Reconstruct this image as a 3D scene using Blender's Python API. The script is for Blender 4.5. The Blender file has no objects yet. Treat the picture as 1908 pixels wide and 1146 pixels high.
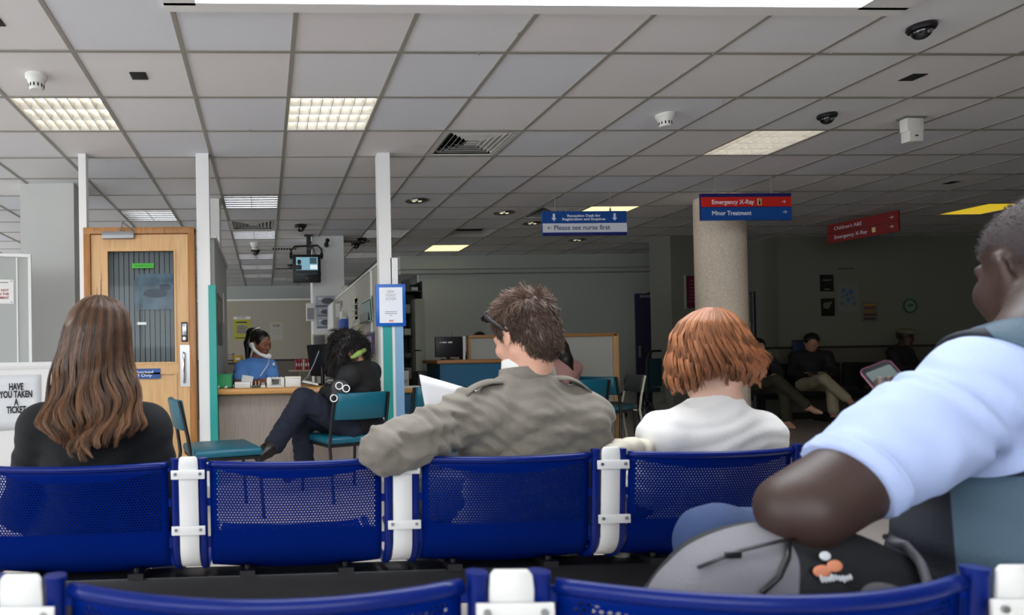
import bpy, bmesh, math, random
import numpy as np
from mathutils import Vector, Matrix, Euler, noise
random.seed(7)
D = bpy.data
SC = bpy.context.scene
PI = math.pi

# ------------------------------------------------------------ camera
F, CX, CY = 1167.44, 541.70, 655.54
EYE = Vector((0.0, 0.0, 1.03))
def _cam_rot(y, p, r):
    return (Matrix.Rotation(y, 3, 'Z') @ Matrix.Rotation(p, 3, 'X') @ Matrix.Rotation(r, 3, 'Y'))
RM = _cam_rot(-0.0411, 0.0105, 0.0167)
cam_data = D.cameras.new('camera')
cam = D.objects.new('camera', cam_data)
SC.collection.objects.link(cam)
SC.camera = cam
cr, cf, cu = RM.col[0], RM.col[1], RM.col[2]
cam.matrix_world = Matrix(((cr[0], cu[0], -cf[0], EYE[0]), (cr[1], cu[1], -cf[1], EYE[1]), (cr[2], cu[2], -cf[2], EYE[2]), (0, 0, 0, 1)))
cam_data.sensor_width = 36
cam_data.lens = 36 * F / 1908
cam_data.shift_x = (954 - CX) / 1908
cam_data.shift_y = (CY - 573) / 1908
cam_data.clip_start = 0.02
cam_data.dof.use_dof = True
cam_data.dof.focus_distance = 4.0
cam_data.dof.aperture_fstop = 4.6

# ------------------------------------------------------------ world, exposure
world = D.worlds.new('world'); SC.world = world
world.use_nodes = True
bg = world.node_tree.nodes['Background']
bg.inputs[0].default_value = (0.90, 0.95, 1.0, 1)
bg.inputs[1].default_value = 6.9
SC.view_settings.view_transform = 'Standard'
SC.view_settings.look = 'None'
SC.view_settings.gamma = 1
SC.view_settings.use_curve_mapping = False
SC.view_settings.exposure = 0.0
SC.cycles.use_denoising = True
SC.cycles.max_bounces = 7
SC.cycles.diffuse_bounces = 4
SC.cycles.glossy_bounces = 3
SC.cycles.transparent_max_bounces = 12
SC.cycles.caustics_reflective = False
SC.cycles.caustics_refractive = False
SC.cycles.sample_clamp_indirect = 6

def portal(name, loc, sx, sy, rot):
    l = D.lights.new(name, 'AREA'); l.shape = 'RECTANGLE'; l.size = sx; l.size_y = sy
    l.cycles.is_portal = True
    o = D.objects.new(name, l); SC.collection.objects.link(o)
    o.location = loc; o.rotation_euler = rot
CEIL = 2.725
GX0, GY0, T = -1.0214, 3.4384, 0.6
ROOF = (GX0 + T, GX0 + 7 * T, 1.4, 2.968)          # rooflight opening x0 x1 y0 y1
ADDED_WINS = [(-6.9, -4.1), (-3.9, -1.1), (-0.9, 1.9)]  # unseen windows added in the wall behind to light the room from the left
ADDED_WINL2 = (6.2, 13.0, .9, 2.62)  # second unseen left opening, added to brighten the middle of the ceiling
ADDED_WINL = (-1.6, 4.4, .35, 2.6)                               # unseen opening added in the left wall to brighten that side: y0 y1 z0 z1           
WZ = (1.25, 2.6); YB = -2.4
portal('rooflight_portal', ((ROOF[0] + ROOF[1]) / 2, (ROOF[2] + ROOF[3]) / 2, CEIL + .35), ROOF[1] - ROOF[0], ROOF[3] - ROOF[2], (0, 0, 0))
for i, (a, b) in enumerate(ADDED_WINS):
    portal('window_portal', ((a + b) / 2, YB - .1, (WZ[0] + WZ[1]) / 2), b - a, WZ[1] - WZ[0], (PI / 2, 0, PI))

portal('entrance_portal', (-7.3, (ADDED_WINL[0] + ADDED_WINL[1]) / 2, (ADDED_WINL[2] + ADDED_WINL[3]) / 2), ADDED_WINL[3] - ADDED_WINL[2], ADDED_WINL[1] - ADDED_WINL[0], (0, -PI / 2, 0))
portal('office_window_portal', (-7.3, (ADDED_WINL2[0] + ADDED_WINL2[1]) / 2, (ADDED_WINL2[2] + ADDED_WINL2[3]) / 2), ADDED_WINL2[3] - ADDED_WINL2[2], ADDED_WINL2[1] - ADDED_WINL2[0], (0, -PI / 2, 0))

# ------------------------------------------------------------ helpers
def ray(px, py):
    return RM @ Vector(((px - CX) / F, 1.0, -(py - CY) / F))
def at(px, py, Y):
    """world point on the plane y=Y seen at photo position px, py (used to read sizes off the photo)"""
    r = ray(px, py); return EYE + r * (Y / r[1])
def atz(px, py, Z):
    r = ray(px, py); return EYE + r * ((Z - EYE[2]) / r[2])

MATS = {}
def srgb(c):
    if isinstance(c, str):
        c = tuple(int(c[i:i + 2], 16) / 255 for i in (0, 2, 4))
    return tuple(x / 12.92 if x <= .04045 else ((x + .055) / 1.055) ** 2.4 for x in c)
def mat(name, col, rough=.6, metal=0, bump=0, bscale=200, var=0, vscale=8, coat=0, emit=None, estr=1, sheen=0, vcol=None, stretch=None, spec=.5):
    """procedural Principled material: colour variation by noise, fine noise bump"""
    if name in MATS: return MATS[name]
    m = D.materials.new(name); MATS[name] = m; m.use_nodes = True
    nt = m.node_tree; N = nt.nodes; L = nt.links; b = N['Principled BSDF']
    c = srgb(col)
    b.inputs['Base Color'].default_value = (*c, 1)
    b.inputs['Roughness'].default_value = rough; b.inputs['Metallic'].default_value = metal
    b.inputs['Specular IOR Level'].default_value = spec
    if coat: b.inputs['Coat Weight'].default_value = coat; b.inputs['Coat Roughness'].default_value = .12
    if sheen: b.inputs['Sheen Weight'].default_value = sheen; b.inputs['Sheen Roughness'].default_value = .5
    if emit is not None:
        b.inputs['Emission Color'].default_value = (*srgb(emit), 1); b.inputs['Emission Strength'].default_value = estr
    tc = N.new('ShaderNodeTexCoord'); mp = N.new('ShaderNodeMapping'); L.new(tc.outputs['Object'], mp.inputs[0])
    if stretch: mp.inputs['Scale'].default_value = stretch
    if var:
        n = N.new('ShaderNodeTexNoise'); n.inputs['Scale'].default_value = vscale; n.inputs['Detail'].default_value = 5
        L.new(mp.outputs[0], n.inputs[0])
        r = N.new('ShaderNodeValToRGB'); L.new(n.outputs[0], r.inputs[0])
        r.color_ramp.elements[0].position = .3; r.color_ramp.elements[1].position = .7
        r.color_ramp.elements[0].color = (*[x * (1 - var) for x in c], 1)
        r.color_ramp.elements[1].color = (*[min(1, x * (1 + var)) for x in c], 1)
        L.new(r.outputs[0], b.inputs['Base Color'])
    if vcol:
        a = N.new('ShaderNodeAttribute'); a.attribute_name = vcol
        r = N.new('ShaderNodeMixRGB'); r.blend_type = 'MULTIPLY'; r.inputs[0].default_value = 1
        r.inputs[1].default_value = (*c, 1); L.new(a.outputs[0], r.inputs[2]); L.new(r.outputs[0], b.inputs['Base Color'])
    if bump:
        n = N.new('ShaderNodeTexNoise'); n.inputs['Scale'].default_value = bscale; n.inputs['Detail'].default_value = 3
        L.new(mp.outputs[0], n.inputs[0])
        bp = N.new('ShaderNodeBump'); bp.inputs['Strength'].default_value = bump; bp.inputs['Distance'].default_value = .003
        L.new(n.outputs[0], bp.inputs['Height']); L.new(bp.outputs[0], b.inputs['Normal'])
    return m
def wood(name, col, axis=2, dark=.75, rough=.4):
    if name in MATS: return MATS[name]
    m = mat(name, col, rough, bump=.15, bscale=60)
    N = m.node_tree.nodes; L = m.node_tree.links; b = N['Principled BSDF']; mp = N['Mapping']
    s = [14, 14, 14]; s[axis] = .9
    mp.inputs['Scale'].default_value = s
    n = N.new('ShaderNodeTexNoise'); n.inputs['Scale'].default_value = 3.5; n.inputs['Detail'].default_value = 8; n.inputs['Distortion'].default_value = .8
    L.new(mp.outputs[0], n.inputs[0])
    r = N.new('ShaderNodeValToRGB'); L.new(n.outputs[0], r.inputs[0])
    c = srgb(col)
    r.color_ramp.elements[0].position = .32; r.color_ramp.elements[1].position = .62
    r.color_ramp.elements[0].color = (c[0] * dark, c[1] * dark * .92, c[2] * dark * .8, 1)
    r.color_ramp.elements[1].color = (*c, 1)
    L.new(r.outputs[0], b.inputs['Base Color'])
    return m
def perforated(name, col, pitch, rad, w, h, sag, drop):
    """painted steel sheet with round punched holes laid out hexagonally; u,v in metres, v=0 at the top edge"""
    m = mat(name, col, .4, spec=.03)
    nt = m.node_tree; N = nt.nodes; L = nt.links; b = N['Principled BSDF']; out = N['Material Output']
    def M(op, a, bb=None, c=None):
        n = N.new('ShaderNodeMath'); n.operation = op
        for i, v in enumerate((a, bb, c)):
            if v is None: continue
            if isinstance(v, (int, float)): n.inputs[i].default_value = v
            else: L.new(v, n.inputs[i])
        return n.outputs[0]
    uv = N.new('ShaderNodeUVMap'); sp = N.new('ShaderNodeSeparateXYZ'); L.new(uv.outputs[0], sp.inputs[0])
    u, v = sp.outputs[0], sp.outputs[1]
    vs = M('DIVIDE', v, pitch * .866); row = M('FLOOR', vs)
    fv = M('MULTIPLY', M('SUBTRACT', M('SUBTRACT', vs, row), .5), pitch * .866)
    us = M('ADD', M('DIVIDE', u, pitch), M('MULTIPLY', M('MODULO', row, 2.0), .5))
    fu = M('MULTIPLY', M('SUBTRACT', M('SUBTRACT', us, M('FLOOR', us)), .5), pitch)
    d = M('SQRT', M('ADD', M('MULTIPLY', fu, fu), M('MULTIPLY', fv, fv)))
    hole = M('LESS_THAN', d, rad)
    # hole field: |u|<w, v between a curved top boundary and h
    t = M('DIVIDE', u, w)
    top = M('ADD', M('MULTIPLY', M('SUBTRACT', 1.0, M('MULTIPLY', t, t)), sag), drop)
    k = M('MULTIPLY', M('LESS_THAN', M('ABSOLUTE', u), w), M('GREATER_THAN', v, top))
    k = M('MULTIPLY', k, M('LESS_THAN', v, h))
    k = M('MULTIPLY', k, hole)
    tr = N.new('ShaderNodeBsdfTransparent'); mx = N.new('ShaderNodeMixShader')
    L.new(k, mx.inputs[0]); L.new(b.outputs[0], mx.inputs[1]); L.new(tr.outputs[0], mx.inputs[2]); L.new(mx.outputs[0], out.inputs[0])
    return m

WM = {}     # world matrix of every empty / object we parent to
def place(o, parent, local):
    o.matrix_local = local
    if parent is not None:
        o.parent = parent
        WM[o.name] = WM[parent.name] @ local
    else:
        WM[o.name] = local.copy()
def tag(o, label=None, cat=None, group=None, kind=None):
    if label: o['label'] = label
    if cat: o['category'] = cat
    if group: o['group'] = group
    if kind: o['kind'] = kind
    return o
def thing(name, label, cat, loc=(0, 0, 0), rz=0, group=None, kind=None):
    o = D.objects.new(name, None); SC.collection.objects.link(o); o.empty_display_size = .1
    place(o, None, Matrix.Translation(loc) @ Matrix.Rotation(rz, 4, 'Z'))
    return tag(o, label, cat, group, kind)
def structure(name, loc=(0, 0, 0), rz=0):
    return thing(name, None, None, loc, rz, kind='structure')
def link_mesh(me, name, m, parent=None, world=False, smooth=True, angle=35):
    o = D.objects.new(name, me); SC.collection.objects.link(o)
    place(o, parent, Matrix.Identity(4))
    if world and parent is not None: me.transform(WM[parent.name].inverted())
    if m is not None:
        for x in (m if isinstance(m, (list, tuple)) else [m]): me.materials.append(x)
    if smooth is True: smooth_by_angle(me, angle)
    elif smooth == 'all': me.shade_smooth()
    return o
def smooth_by_angle(me, angle):
    me.shade_smooth()
    try: me.set_sharp_from_angle(angle=math.radians(angle))
    except Exception: pass

class MB:
    def __init__(s): s.b = bmesh.new(); s.mi = 0
    def _fin(s, vs, M):
        if M is not None: bmesh.ops.transform(s.b, matrix=M, verts=vs)
        if s.mi:
            fs = {f for v in vs for f in v.link_faces}
            for f in fs: f.material_index = s.mi
        return s
    def box(s, lo, hi, M=None, bev=0):
        lo, hi = Vector(lo), Vector(hi); c = (lo + hi) / 2; d = hi - lo
        r = bmesh.ops.create_cube(s.b, size=1)
        vs = r['verts']
        for v in vs: v.co = Vector((v.co.x * d.x, v.co.y * d.y, v.co.z * d.z)) + c
        if bev:
            es = list({e for v in vs for e in v.link_edges})
            rr = bmesh.ops.bevel(s.b, geom=es, offset=bev, segments=2, affect='EDGES', profile=.5)
            vs = list({v for f in rr['faces'] for v in f.verts} | {v for v in vs if v.is_valid})
        return s._fin(vs, M)
    def cyl(s, p0, p1, r, r1=None, seg=16, M=None, caps=True):
        p0, p1 = Vector(p0), Vector(p1); d = p1 - p0
        q = d.to_track_quat('Z', 'Y').to_matrix().to_4x4()
        rr = bmesh.ops.create_cone(s.b, cap_ends=caps, segments=seg, radius1=r, radius2=r if r1 is None else r1, depth=d.length)
        X = Matrix.Translation((p0 + p1) / 2) @ q
        if M is not None: X = M @ X
        return s._fin(rr['verts'], X)
    def ball(s, c, r, M=None, seg=16):
        rr = bmesh.ops.create_uvsphere(s.b, u_segments=seg, v_segments=max(6, seg // 2), radius=1)
        rad = r if hasattr(r, '__len__') else (r, r, r)
        X = Matrix.Translation(c) @ Matrix.Diagonal((*rad, 1))
        if M is not None: X = M @ X
        return s._fin(rr['verts'], X)
    def tube(s, pts, r, seg=10, M=None, flat=None, closed=False):
        pts = [Vector(p) for p in pts]; n = len(pts)
        rs = r if hasattr(r, '__len__') else [r] * n
        rings = []; prev = None
        for i, p in enumerate(pts):
            if closed: t = pts[(i + 1) % n] - pts[i - 1]
            else: t = pts[min(i + 1, n - 1)] - pts[max(i - 1, 0)]
            if t.length < 1e-9: t = Vector((0, 0, 1))
            t.normalize()
            if prev is None:
                a = Vector((0, 0, 1)) if abs(t.z) < .9 else Vector((1, 0, 0))
                prev = t.cross(a).normalized()
            prev = (prev - t * prev.dot(t)).normalized(); b2 = t.cross(prev)
            fx = flat or 1
            rings.append([s.b.verts.new(p + prev * math.cos(2 * PI * k / seg) * rs[i] + b2 * math.sin(2 * PI * k / seg) * rs[i] * fx) for k in range(seg)])
        m = n if closed else n - 1
        for i in range(m):
            A, B = rings[i], rings[(i + 1) % n]
            for k in range(seg): s.b.faces.new((A[k], A[(k + 1) % seg], B[(k + 1) % seg], B[k]))
        if not closed:
            s.b.faces.new(rings[0][::-1]); s.b.faces.new(rings[-1])
        return s._fin([v for x in rings for v in x], M)
    def prism(s, pts, z0, z1, M=None):
        """outline in xy extruded z0..z1"""
        A = [s.b.verts.new((x, y, z0)) for x, y in pts]; B = [s.b.verts.new((x, y, z1)) for x, y in pts]
        n = len(pts)
        s.b.faces.new(A[::-1]); s.b.faces.new(B)
        for i in range(n): s.b.faces.new((A[i], A[(i + 1) % n], B[(i + 1) % n], B[i]))
        return s._fin(A + B, M)
    def lathe(s, prof, seg=24, M=None):
        rings = []
        for r, z in prof:
            rings.append([s.b.verts.new((r * math.cos(2 * PI * k / seg), r * math.sin(2 * PI * k / seg), z)) for k in range(seg)])
        for A, B in zip(rings, rings[1:]):
            for k in range(seg): s.b.faces.new((A[k], A[(k + 1) % seg], B[(k + 1) % seg], B[k]))
        if prof[0][0] > 1e-6: s.b.faces.new(rings[0][::-1])
        if prof[-1][0] > 1e-6: s.b.faces.new(rings[-1])
        return s._fin([v for x in rings for v in x], M)
    def quad(s, a, b, c, d, M=None):
        vs = [s.b.verts.new(p) for p in (a, b, c, d)]; s.b.faces.new(vs)
        return s._fin(vs, M)
    def grid(s, P, thick=0):
        """P[i][j] points -> sheet"""
        V = [[s.b.verts.new(p) for p in r] for r in P]
        for i in range(len(V) - 1):
            for j in range(len(V[0]) - 1):
                s.b.faces.new((V[i][j], V[i][j + 1], V[i + 1][j + 1], V[i + 1][j]))
        return s
    def build(s, name, m, parent=None, world=False, smooth=True, angle=35):
        s.b.verts.ensure_lookup_table()
        bmesh.ops.recalc_face_normals(s.b, faces=s.b.faces)
        me = D.meshes.new(name); s.b.to_mesh(me); s.b.free()
        return link_mesh(me, name, m, parent, world, smooth, angle)
def solidify(o, t, off=0):
    md = o.modifiers.new('s', 'SOLIDIFY'); md.thickness = t; md.offset = off
def rounded(w, h, r, n=5, cx=0, cy=0):
    pts = []
    for qx, qy, a0 in ((1, 1, 0), (-1, 1, 90), (-1, -1, 180), (1, -1, 270)):
        for k in range(n + 1):
            a = math.radians(a0 + 90 * k / n)
            pts.append((cx + qx * (w / 2 - r) + r * math.cos(a), cy + qy * (h / 2 - r) + r * math.sin(a)))
    return pts
def text_mesh(s, size, name, m, parent, M, width=None, bold=0, align='CENTER', spacing=1):
    """lettering as a thin raised mesh; M places it (text in local xy, reading +x, normal +z)"""
    c = D.curves.new('t', 'FONT'); c.body = s; c.size = size; c.align_x = align; c.align_y = 'CENTER'
    c.extrude = .0006; c.offset = bold; c.space_line = spacing; c.resolution_u = 3
    o = D.objects.new('t', c); SC.collection.objects.link(o)
    bpy.context.view_layer.update()
    me = D.meshes.new_from_object(o.evaluated_get(bpy.context.evaluated_depsgraph_get()))
    D.objects.remove(o); D.curves.remove(c)
    if width and len(me.vertices):
        xs = [v.co.x for v in me.vertices]; k = width / (max(xs) - min(xs)); c0 = 0 if align == 'LEFT' else (max(xs) + min(xs)) / 2
        me.transform(Matrix.Diagonal((k, 1, 1, 1)) @ Matrix.Translation((-c0, 0, 0)))
    me.transform(M)
    me.materials.clear()
    return link_mesh(me, name, m, parent, False, False)
FACE_CAM = Matrix.Rotation(PI / 2, 4, 'X')      # local xy -> upright, facing -y
def mate(lo, v): return Matrix.Translation(v)
def copy_tree(o, loc=None, rz=None, label=None, parent=None, group=None, root=True, M=None):
    c = o.copy(); SC.collection.objects.link(c)
    if parent is not None: c.parent = parent
    if root:
        if M is None: M = Matrix.Translation(loc) @ Matrix.Rotation(rz or 0, 4, 'Z')
        c.matrix_local = M; WM[c.name] = M.copy()
        if label: c['label'] = label
        if group: c['group'] = group
    else:
        WM[c.name] = WM[parent.name] @ o.matrix_local
    for ch in list(o.children):
        copy_tree(ch, parent=c, root=False)
    return c
# ------------------------------------------------------------ setting
M_tile = mat('ceiling_tile', 'b4b2ac', .9, bump=.25, bscale=260)
def tile_variation(m):
    N = m.node_tree.nodes; L = m.node_tree.links; b = N['Principled BSDF']
    g = N.new('ShaderNodeTexCoord'); mp = N.new('ShaderNodeMapping')
    mp.inputs['Location'].default_value = (-GX0 / T, -GY0 / T, 0); mp.inputs['Scale'].default_value = (1 / T, 1 / T, 0)
    L.new(g.outputs['Object'], mp.inputs[0])
    f = N.new('ShaderNodeVectorMath'); f.operation = 'FLOOR'; L.new(mp.outputs[0], f.inputs[0])
    w = N.new('ShaderNodeTexWhiteNoise'); w.noise_dimensions = '2D'; L.new(f.outputs[0], w.inputs['Vector'])
    r = N.new('ShaderNodeValToRGB'); L.new(w.outputs['Value'], r.inputs[0]); r.color_ramp.interpolation = 'CONSTANT'
    e = r.color_ramp.elements
    e[0].color = (*srgb('e4e4e6'), 1); e[1].position = .3; e[1].color = (*srgb('e5e3e2'), 1)
    x = e.new(.5); x.color = (*srgb('e0e2e7'), 1); x = e.new(.75); x.color = (*srgb('e6e5e4'), 1); x = e.new(.88); x.color = (*srgb('e4e1e0'), 1)
    L.new(r.outputs[0], b.inputs['Base Color'])
tile_variation(M_tile)
M_bar = mat('grid_bar_metal', '98948b', .5)
M_white = mat('white_paint', 'e8e7e5', .45)
M_wall = mat('wall_paint', 'c4c4c0', .7, bump=.1, bscale=120, var=.03, vscale=2)
M_wall2 = mat('far_wall_paint', 'b3b7b1', .7, bump=.1, bscale=120, var=.03, vscale=1.5)
M_wallr = mat('side_wall_paint', '7a7a70', .75, bump=.1, bscale=120)  # wall colour darkened, the vignette on the right put into the paint
M_cream = mat('partition_laminate', 'b9b6aa', .55, var=.02, vscale=3)
M_grey = mat('grey_laminate', 'a9aca8', .5)
M_dado = mat('dado_rail_dark', '25231f', .5)
M_teal = mat('teal_paint', '1f9c92', .4)
M_blue_l = mat('light_blue_paint', '86aed2', .4)
M_black = mat('black_plastic', '141416', .4)
M_steel = mat('brushed_steel', 'b5b7ba', .3, .9)
M_chrome = mat('chrome', 'd8d8da', .12, 1)
M_dark = mat('dark_void', '0c0c0d', .8)
M_oak = wood('oak_frame', 'b07a42', 2)
M_oakd = wood('oak_door_leaf', 'd6ac78', 2, .88)
M_oakh = wood('oak_horizontal', 'cf9a58', 0, .82)

XL, XR, YF = -7.2, 11.8, 14.6
# floor
M_floor = mat('vinyl_floor', 'b8afa9', .3, var=.08, vscale=1.2, bump=.05, bscale=30)
MB().box((XL, YB, -.12), (XR, YF, 0)).build('floor', M_floor).__setitem__('kind', 'structure')
# ceiling made of square tiles, left open where fittings and the rooflight are let in
LIT = [(-1, 1), (2, 1), (8, 2)]
FLAT = [(8, 6), (6, 10), (16, 6)]
OFF = [(-1, 6), (1, 5), (1, 8), (1, 11), (1, 13), (1, 15), (4, 8), (4, 11), (2, 16), (4, 16)]
VENT = [(4, 2), (1, 7), (7, 6)]
HATCH = [(6, 8)]
open_cells = set(LIT + FLAT + OFF + VENT + HATCH)
b = bmesh.new()
c0, c1 = math.floor((XL - GX0) / T), math.ceil((XR - GX0) / T)
j0, j1 = math.floor((YB - GY0) / T), math.ceil((YF - GY0) / T)
def cl(v, a, bb): return max(a, min(bb, v))
def cquad(x0, x1, y0, y1):
    if x1 - x0 < 1e-4 or y1 - y0 < 1e-4: return
    vs = [b.verts.new(p) for p in ((x0, y0, CEIL), (x0, y1, CEIL), (x1, y1, CEIL), (x1, y0, CEIL))]; b.faces.new(vs)
for c in range(c0, c1):
    for j in range(j0, j1):
        if (c, j) in open_cells: continue
        x0, x1 = cl(GX0 + c * T, XL, XR), cl(GX0 + c * T + T, XL, XR)
        y0, y1 = cl(GY0 + j * T, YB, YF), cl(GY0 + j * T + T, YB, YF)
        if x0 >= ROOF[0] - .01 and x1 <= ROOF[1] + .01:
            if y1 > ROOF[2] and y0 < ROOF[3]:
                cquad(x0, x1, y0, min(y1, ROOF[2])) if y0 < ROOF[2] else None
                cquad(x0, x1, max(y0, ROOF[3]), y1) if y1 > ROOF[3] else None
                continue
        cquad(x0, x1, y0, y1)
me = D.meshes.new('ceiling'); b.to_mesh(me); b.free()
ceiling = link_mesh(me, 'ceiling', M_tile, smooth=False); ceiling['kind'] = 'structure'
g = MB(); w = .012
for c in range(c0 + 1, c1):
    x = GX0 + c * T
    if ROOF[0] - .01 < x < ROOF[1] + .01:
        g.box((x - w, YB, CEIL - .005), (x + w, ROOF[2], CEIL + .002)); g.box((x - w, ROOF[3] + .06, CEIL - .005), (x + w, YF, CEIL + .002))
    else: g.box((x - w, YB, CEIL - .005), (x + w, YF, CEIL + .002))
for j in range(j0 + 1, j1):
    y = GY0 + j * T
    if ROOF[2] < y < ROOF[3]:
        g.box((XL, y - w, CEIL - .0055), (ROOF[0], y + w, CEIL + .002)); g.box((ROOF[1], y - w, CEIL - .0055), (XR, y + w, CEIL + .002))
    else: g.box((XL, y - w, CEIL - .0055), (XR, y + w, CEIL + .002))
gr = g.build('grid', M_bar, ceiling, smooth=False)
# rooflight: white flange, upstand and opening to the sky
rf = structure('window_5')
g = MB(); x0, x1, y0, y1 = ROOF; f = .055
g.box((x0 - .03, y1 - .02, CEIL - .015), (x1 + .03, y1 + f, CEIL + .02)); g.box((x0 - .03, y0 - f, CEIL - .015), (x1 + .03, y0, CEIL + .02))
g.box((x0 - .03, y0, CEIL - .015), (x0 + .12, y1, CEIL + .02)); g.box((x1 - .22, y0, CEIL - .015), (x1 + .03, y1, CEIL + .02))
g.build('flange', M_white, rf)
g = MB(); H = CEIL + .33
g.box((x0 - .03, y1, CEIL), (x1 + .03, y1 + .03, H)); g.box((x0 - .03, y0 - .03, CEIL), (x1 + .03, y0, H))
g.box((x0 - .03, y0, CEIL), (x0, y1, H)); g.box((x1, y0, CEIL), (x1 + .03, y1, H))
g.build('upstand', M_white, rf)

# walls
def swall(name, lo, hi, m=None):
    o = MB().box(lo, hi).build(name, m or M_wall, smooth=False); o['kind'] = 'structure'; return o
g = MB(); y0, y1, z0, z1 = ADDED_WINL
u0, u1, v0, v1 = ADDED_WINL2
for lo, hi in (((YB, 0), (y0, CEIL)), ((y1, 0), (u0, CEIL)), ((u1, 0), (YF, CEIL)), ((u0, 0), (u1, v0)), ((u0, v1), (u1, CEIL)), ((y0, 0), (y1, z0)), ((y0, z1), (y1, CEIL))): g.box((XL - .15, lo[0], lo[1]), (XL, hi[0], hi[1]))
g.build('wall_left', M_wall, smooth=False)['kind'] = 'structure'
we = structure('window_6', (XL - .1, y0, z0)); g = MB()  # frame of the left opening added for daylight
for k in range(5): g.box((0, (y1 - y0 - .06) * k / 4, 0), (.06, (y1 - y0 - .06) * k / 4 + .06, z1 - z0))
g.box((0, 0, 0), (.06, y1 - y0, .05)); g.box((0, 0, z1 - z0 - .05), (.06, y1 - y0, z1 - z0)); g.build('window_frame', M_white, we)
we = structure('window_7', (XL - .1, u0, v0)); g = MB()  # frame of the farther left opening added for daylight
for k in range(6): g.box((0, (u1 - u0 - .06) * k / 5, 0), (.06, (u1 - u0 - .06) * k / 5 + .06, v1 - v0))
g.box((0, 0, 0), (.06, u1 - u0, .05)); g.box((0, 0, v1 - v0 - .05), (.06, u1 - u0, v1 - v0)); g.build('window_frame', M_white, we)
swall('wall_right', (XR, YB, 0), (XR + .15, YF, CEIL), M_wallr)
swall('wall_far', (XL, YF, 0), (XR, YF + .15, CEIL), M_wall2)
bw = MB(); xs = XL
for a, bb in ADDED_WINS:
    bw.box((xs, YB - .15, 0), (a, YB, CEIL)); bw.box((a, YB - .15, 0), (bb, YB, WZ[0])); bw.box((a, YB - .15, WZ[1]), (bb, YB, CEIL)); xs = bb
bw.box((xs, YB - .15, 0), (XR, YB, CEIL))
bw.build('wall_back', M_wall, smooth=False)['kind'] = 'structure'
for i, (a, bb) in enumerate(ADDED_WINS):  # frames of the unseen back windows added as light source
    w_ = structure('window_%d' % (i + 1), (a, YB - .1, WZ[0])); W_, H_ = bb - a, WZ[1] - WZ[0]
    g = MB()
    for lo, hi in (((0, 0, 0), (.05, .06, H_)), ((W_ - .05, 0, 0), (W_, .06, H_)), ((0, 0, 0), (W_, .06, .05)), ((0, 0, H_ - .05), (W_, .06, H_)), ((W_ / 2 - .025, 0, 0), (W_ / 2 + .025, .06, H_))): g.box(lo, hi)
    g.build('window_frame', M_white, w_)
# big grey wall of the waiting area, its bulkhead, and the pier and side wall on the right
YW = 10.75
swall('wall_waiting', (at(782, 600, YW).x, YW, 0), (7.0, YW + .12, CEIL), M_wall2)
swall('trim_1', (at(745, 480, 10.45).x, 10.45, 2.50), (6.95, YW, CEIL), M_wall2)
swall('trim_2', (at(745, 480, 10.6).x, 10.56, 2.44), (6.95, YW, 2.50), M_wall2)
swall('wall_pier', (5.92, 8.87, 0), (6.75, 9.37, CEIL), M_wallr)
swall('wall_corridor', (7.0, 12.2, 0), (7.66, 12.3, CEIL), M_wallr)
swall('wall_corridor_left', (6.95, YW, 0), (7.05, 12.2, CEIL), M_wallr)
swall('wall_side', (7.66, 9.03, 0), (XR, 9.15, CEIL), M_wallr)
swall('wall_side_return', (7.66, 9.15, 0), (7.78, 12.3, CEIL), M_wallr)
z_d = 1.03 + 4 * 9 / 1167
swall('trim_3', (7.63, 9.01, z_d - .015), (XR, 9.03, z_d + .02), M_dado)
swall('trim_4', (7.64, 9.03, z_d - .015), (7.66, 12.2, z_d + .02), M_dado)
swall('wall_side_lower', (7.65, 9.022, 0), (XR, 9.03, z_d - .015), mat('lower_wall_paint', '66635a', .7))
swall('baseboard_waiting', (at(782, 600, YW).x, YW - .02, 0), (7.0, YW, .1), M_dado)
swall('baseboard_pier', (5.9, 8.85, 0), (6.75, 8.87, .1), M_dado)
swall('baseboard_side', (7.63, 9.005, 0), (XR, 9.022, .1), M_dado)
# box columns
def boxcol(name, xa, xb, Y, dy, m):
    a, bb = at(xa, 500, Y).x, at(xb, 500, Y).x
    return swall(name, (a, Y, 0), (bb, Y + dy, CEIL), m)
boxcol('wall_column_left', 39, 139, 6.0, .45, M_wall)
boxcol('wall_column_behind_door', 392, 410, 6.6, .3, M_white)
boxcol('wall_column_middle', 582, 641, 8.68, .42, M_white)
# round speckled column
col = MB().lathe([(.245, 0), (.245, CEIL)], 48, Matrix.Translation((at(1346, 500, 6.7).x, 6.7 + .03, 0)))
M_col = mat('speckled_column', 'e6d6c2', .8, bump=.4, bscale=90, var=.12, vscale=45)
col.build('wall_round_column', M_col)['kind'] = 'structure'

# posts of the nurse station
def post(name, xa, xb, Y, d, z0=0, z1=CEIL, m=None):
    a, bb = at(xa, 400, Y).x, at(xb, 400, Y).x
    return swall(name, (a, Y, z0), (bb, Y + d, z1), m or M_white)
PY = 5.15
post('trim_5', 366, 390, PY, .1)
pm = post('trim_6', 705, 728, PY, .1)
post('trim_7', 147, 161, PY, .07)
# cladding boards beside the posts
zt = 1.64
a = at(391, 600, PY).x
swall('trim_8', (a - .008, PY - .012, 0), (a + .052, PY + .11, zt), M_teal)
g = at(711, 560, PY).x
swall('wall_partition_end', (at(728, 500, PY).x, PY, 1.2), (at(741, 500, PY).x, PY + .1, 1.85), M_white)
swall('trim_9', (g + .006, PY - .02, 0), (g + .079, PY, 1.32), M_teal)
swall('trim_10', (g + .079, PY - .016, 0), (g + .102, PY, 1.32), M_white)
swall('trim_11', (g + .102, PY - .02, 0), (g + .172, PY, 1.32), M_blue_l)
swall('wall_partition_base', (g + .01, PY, 0), (g + .168, PY + .1, 1.25), M_white)
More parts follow.
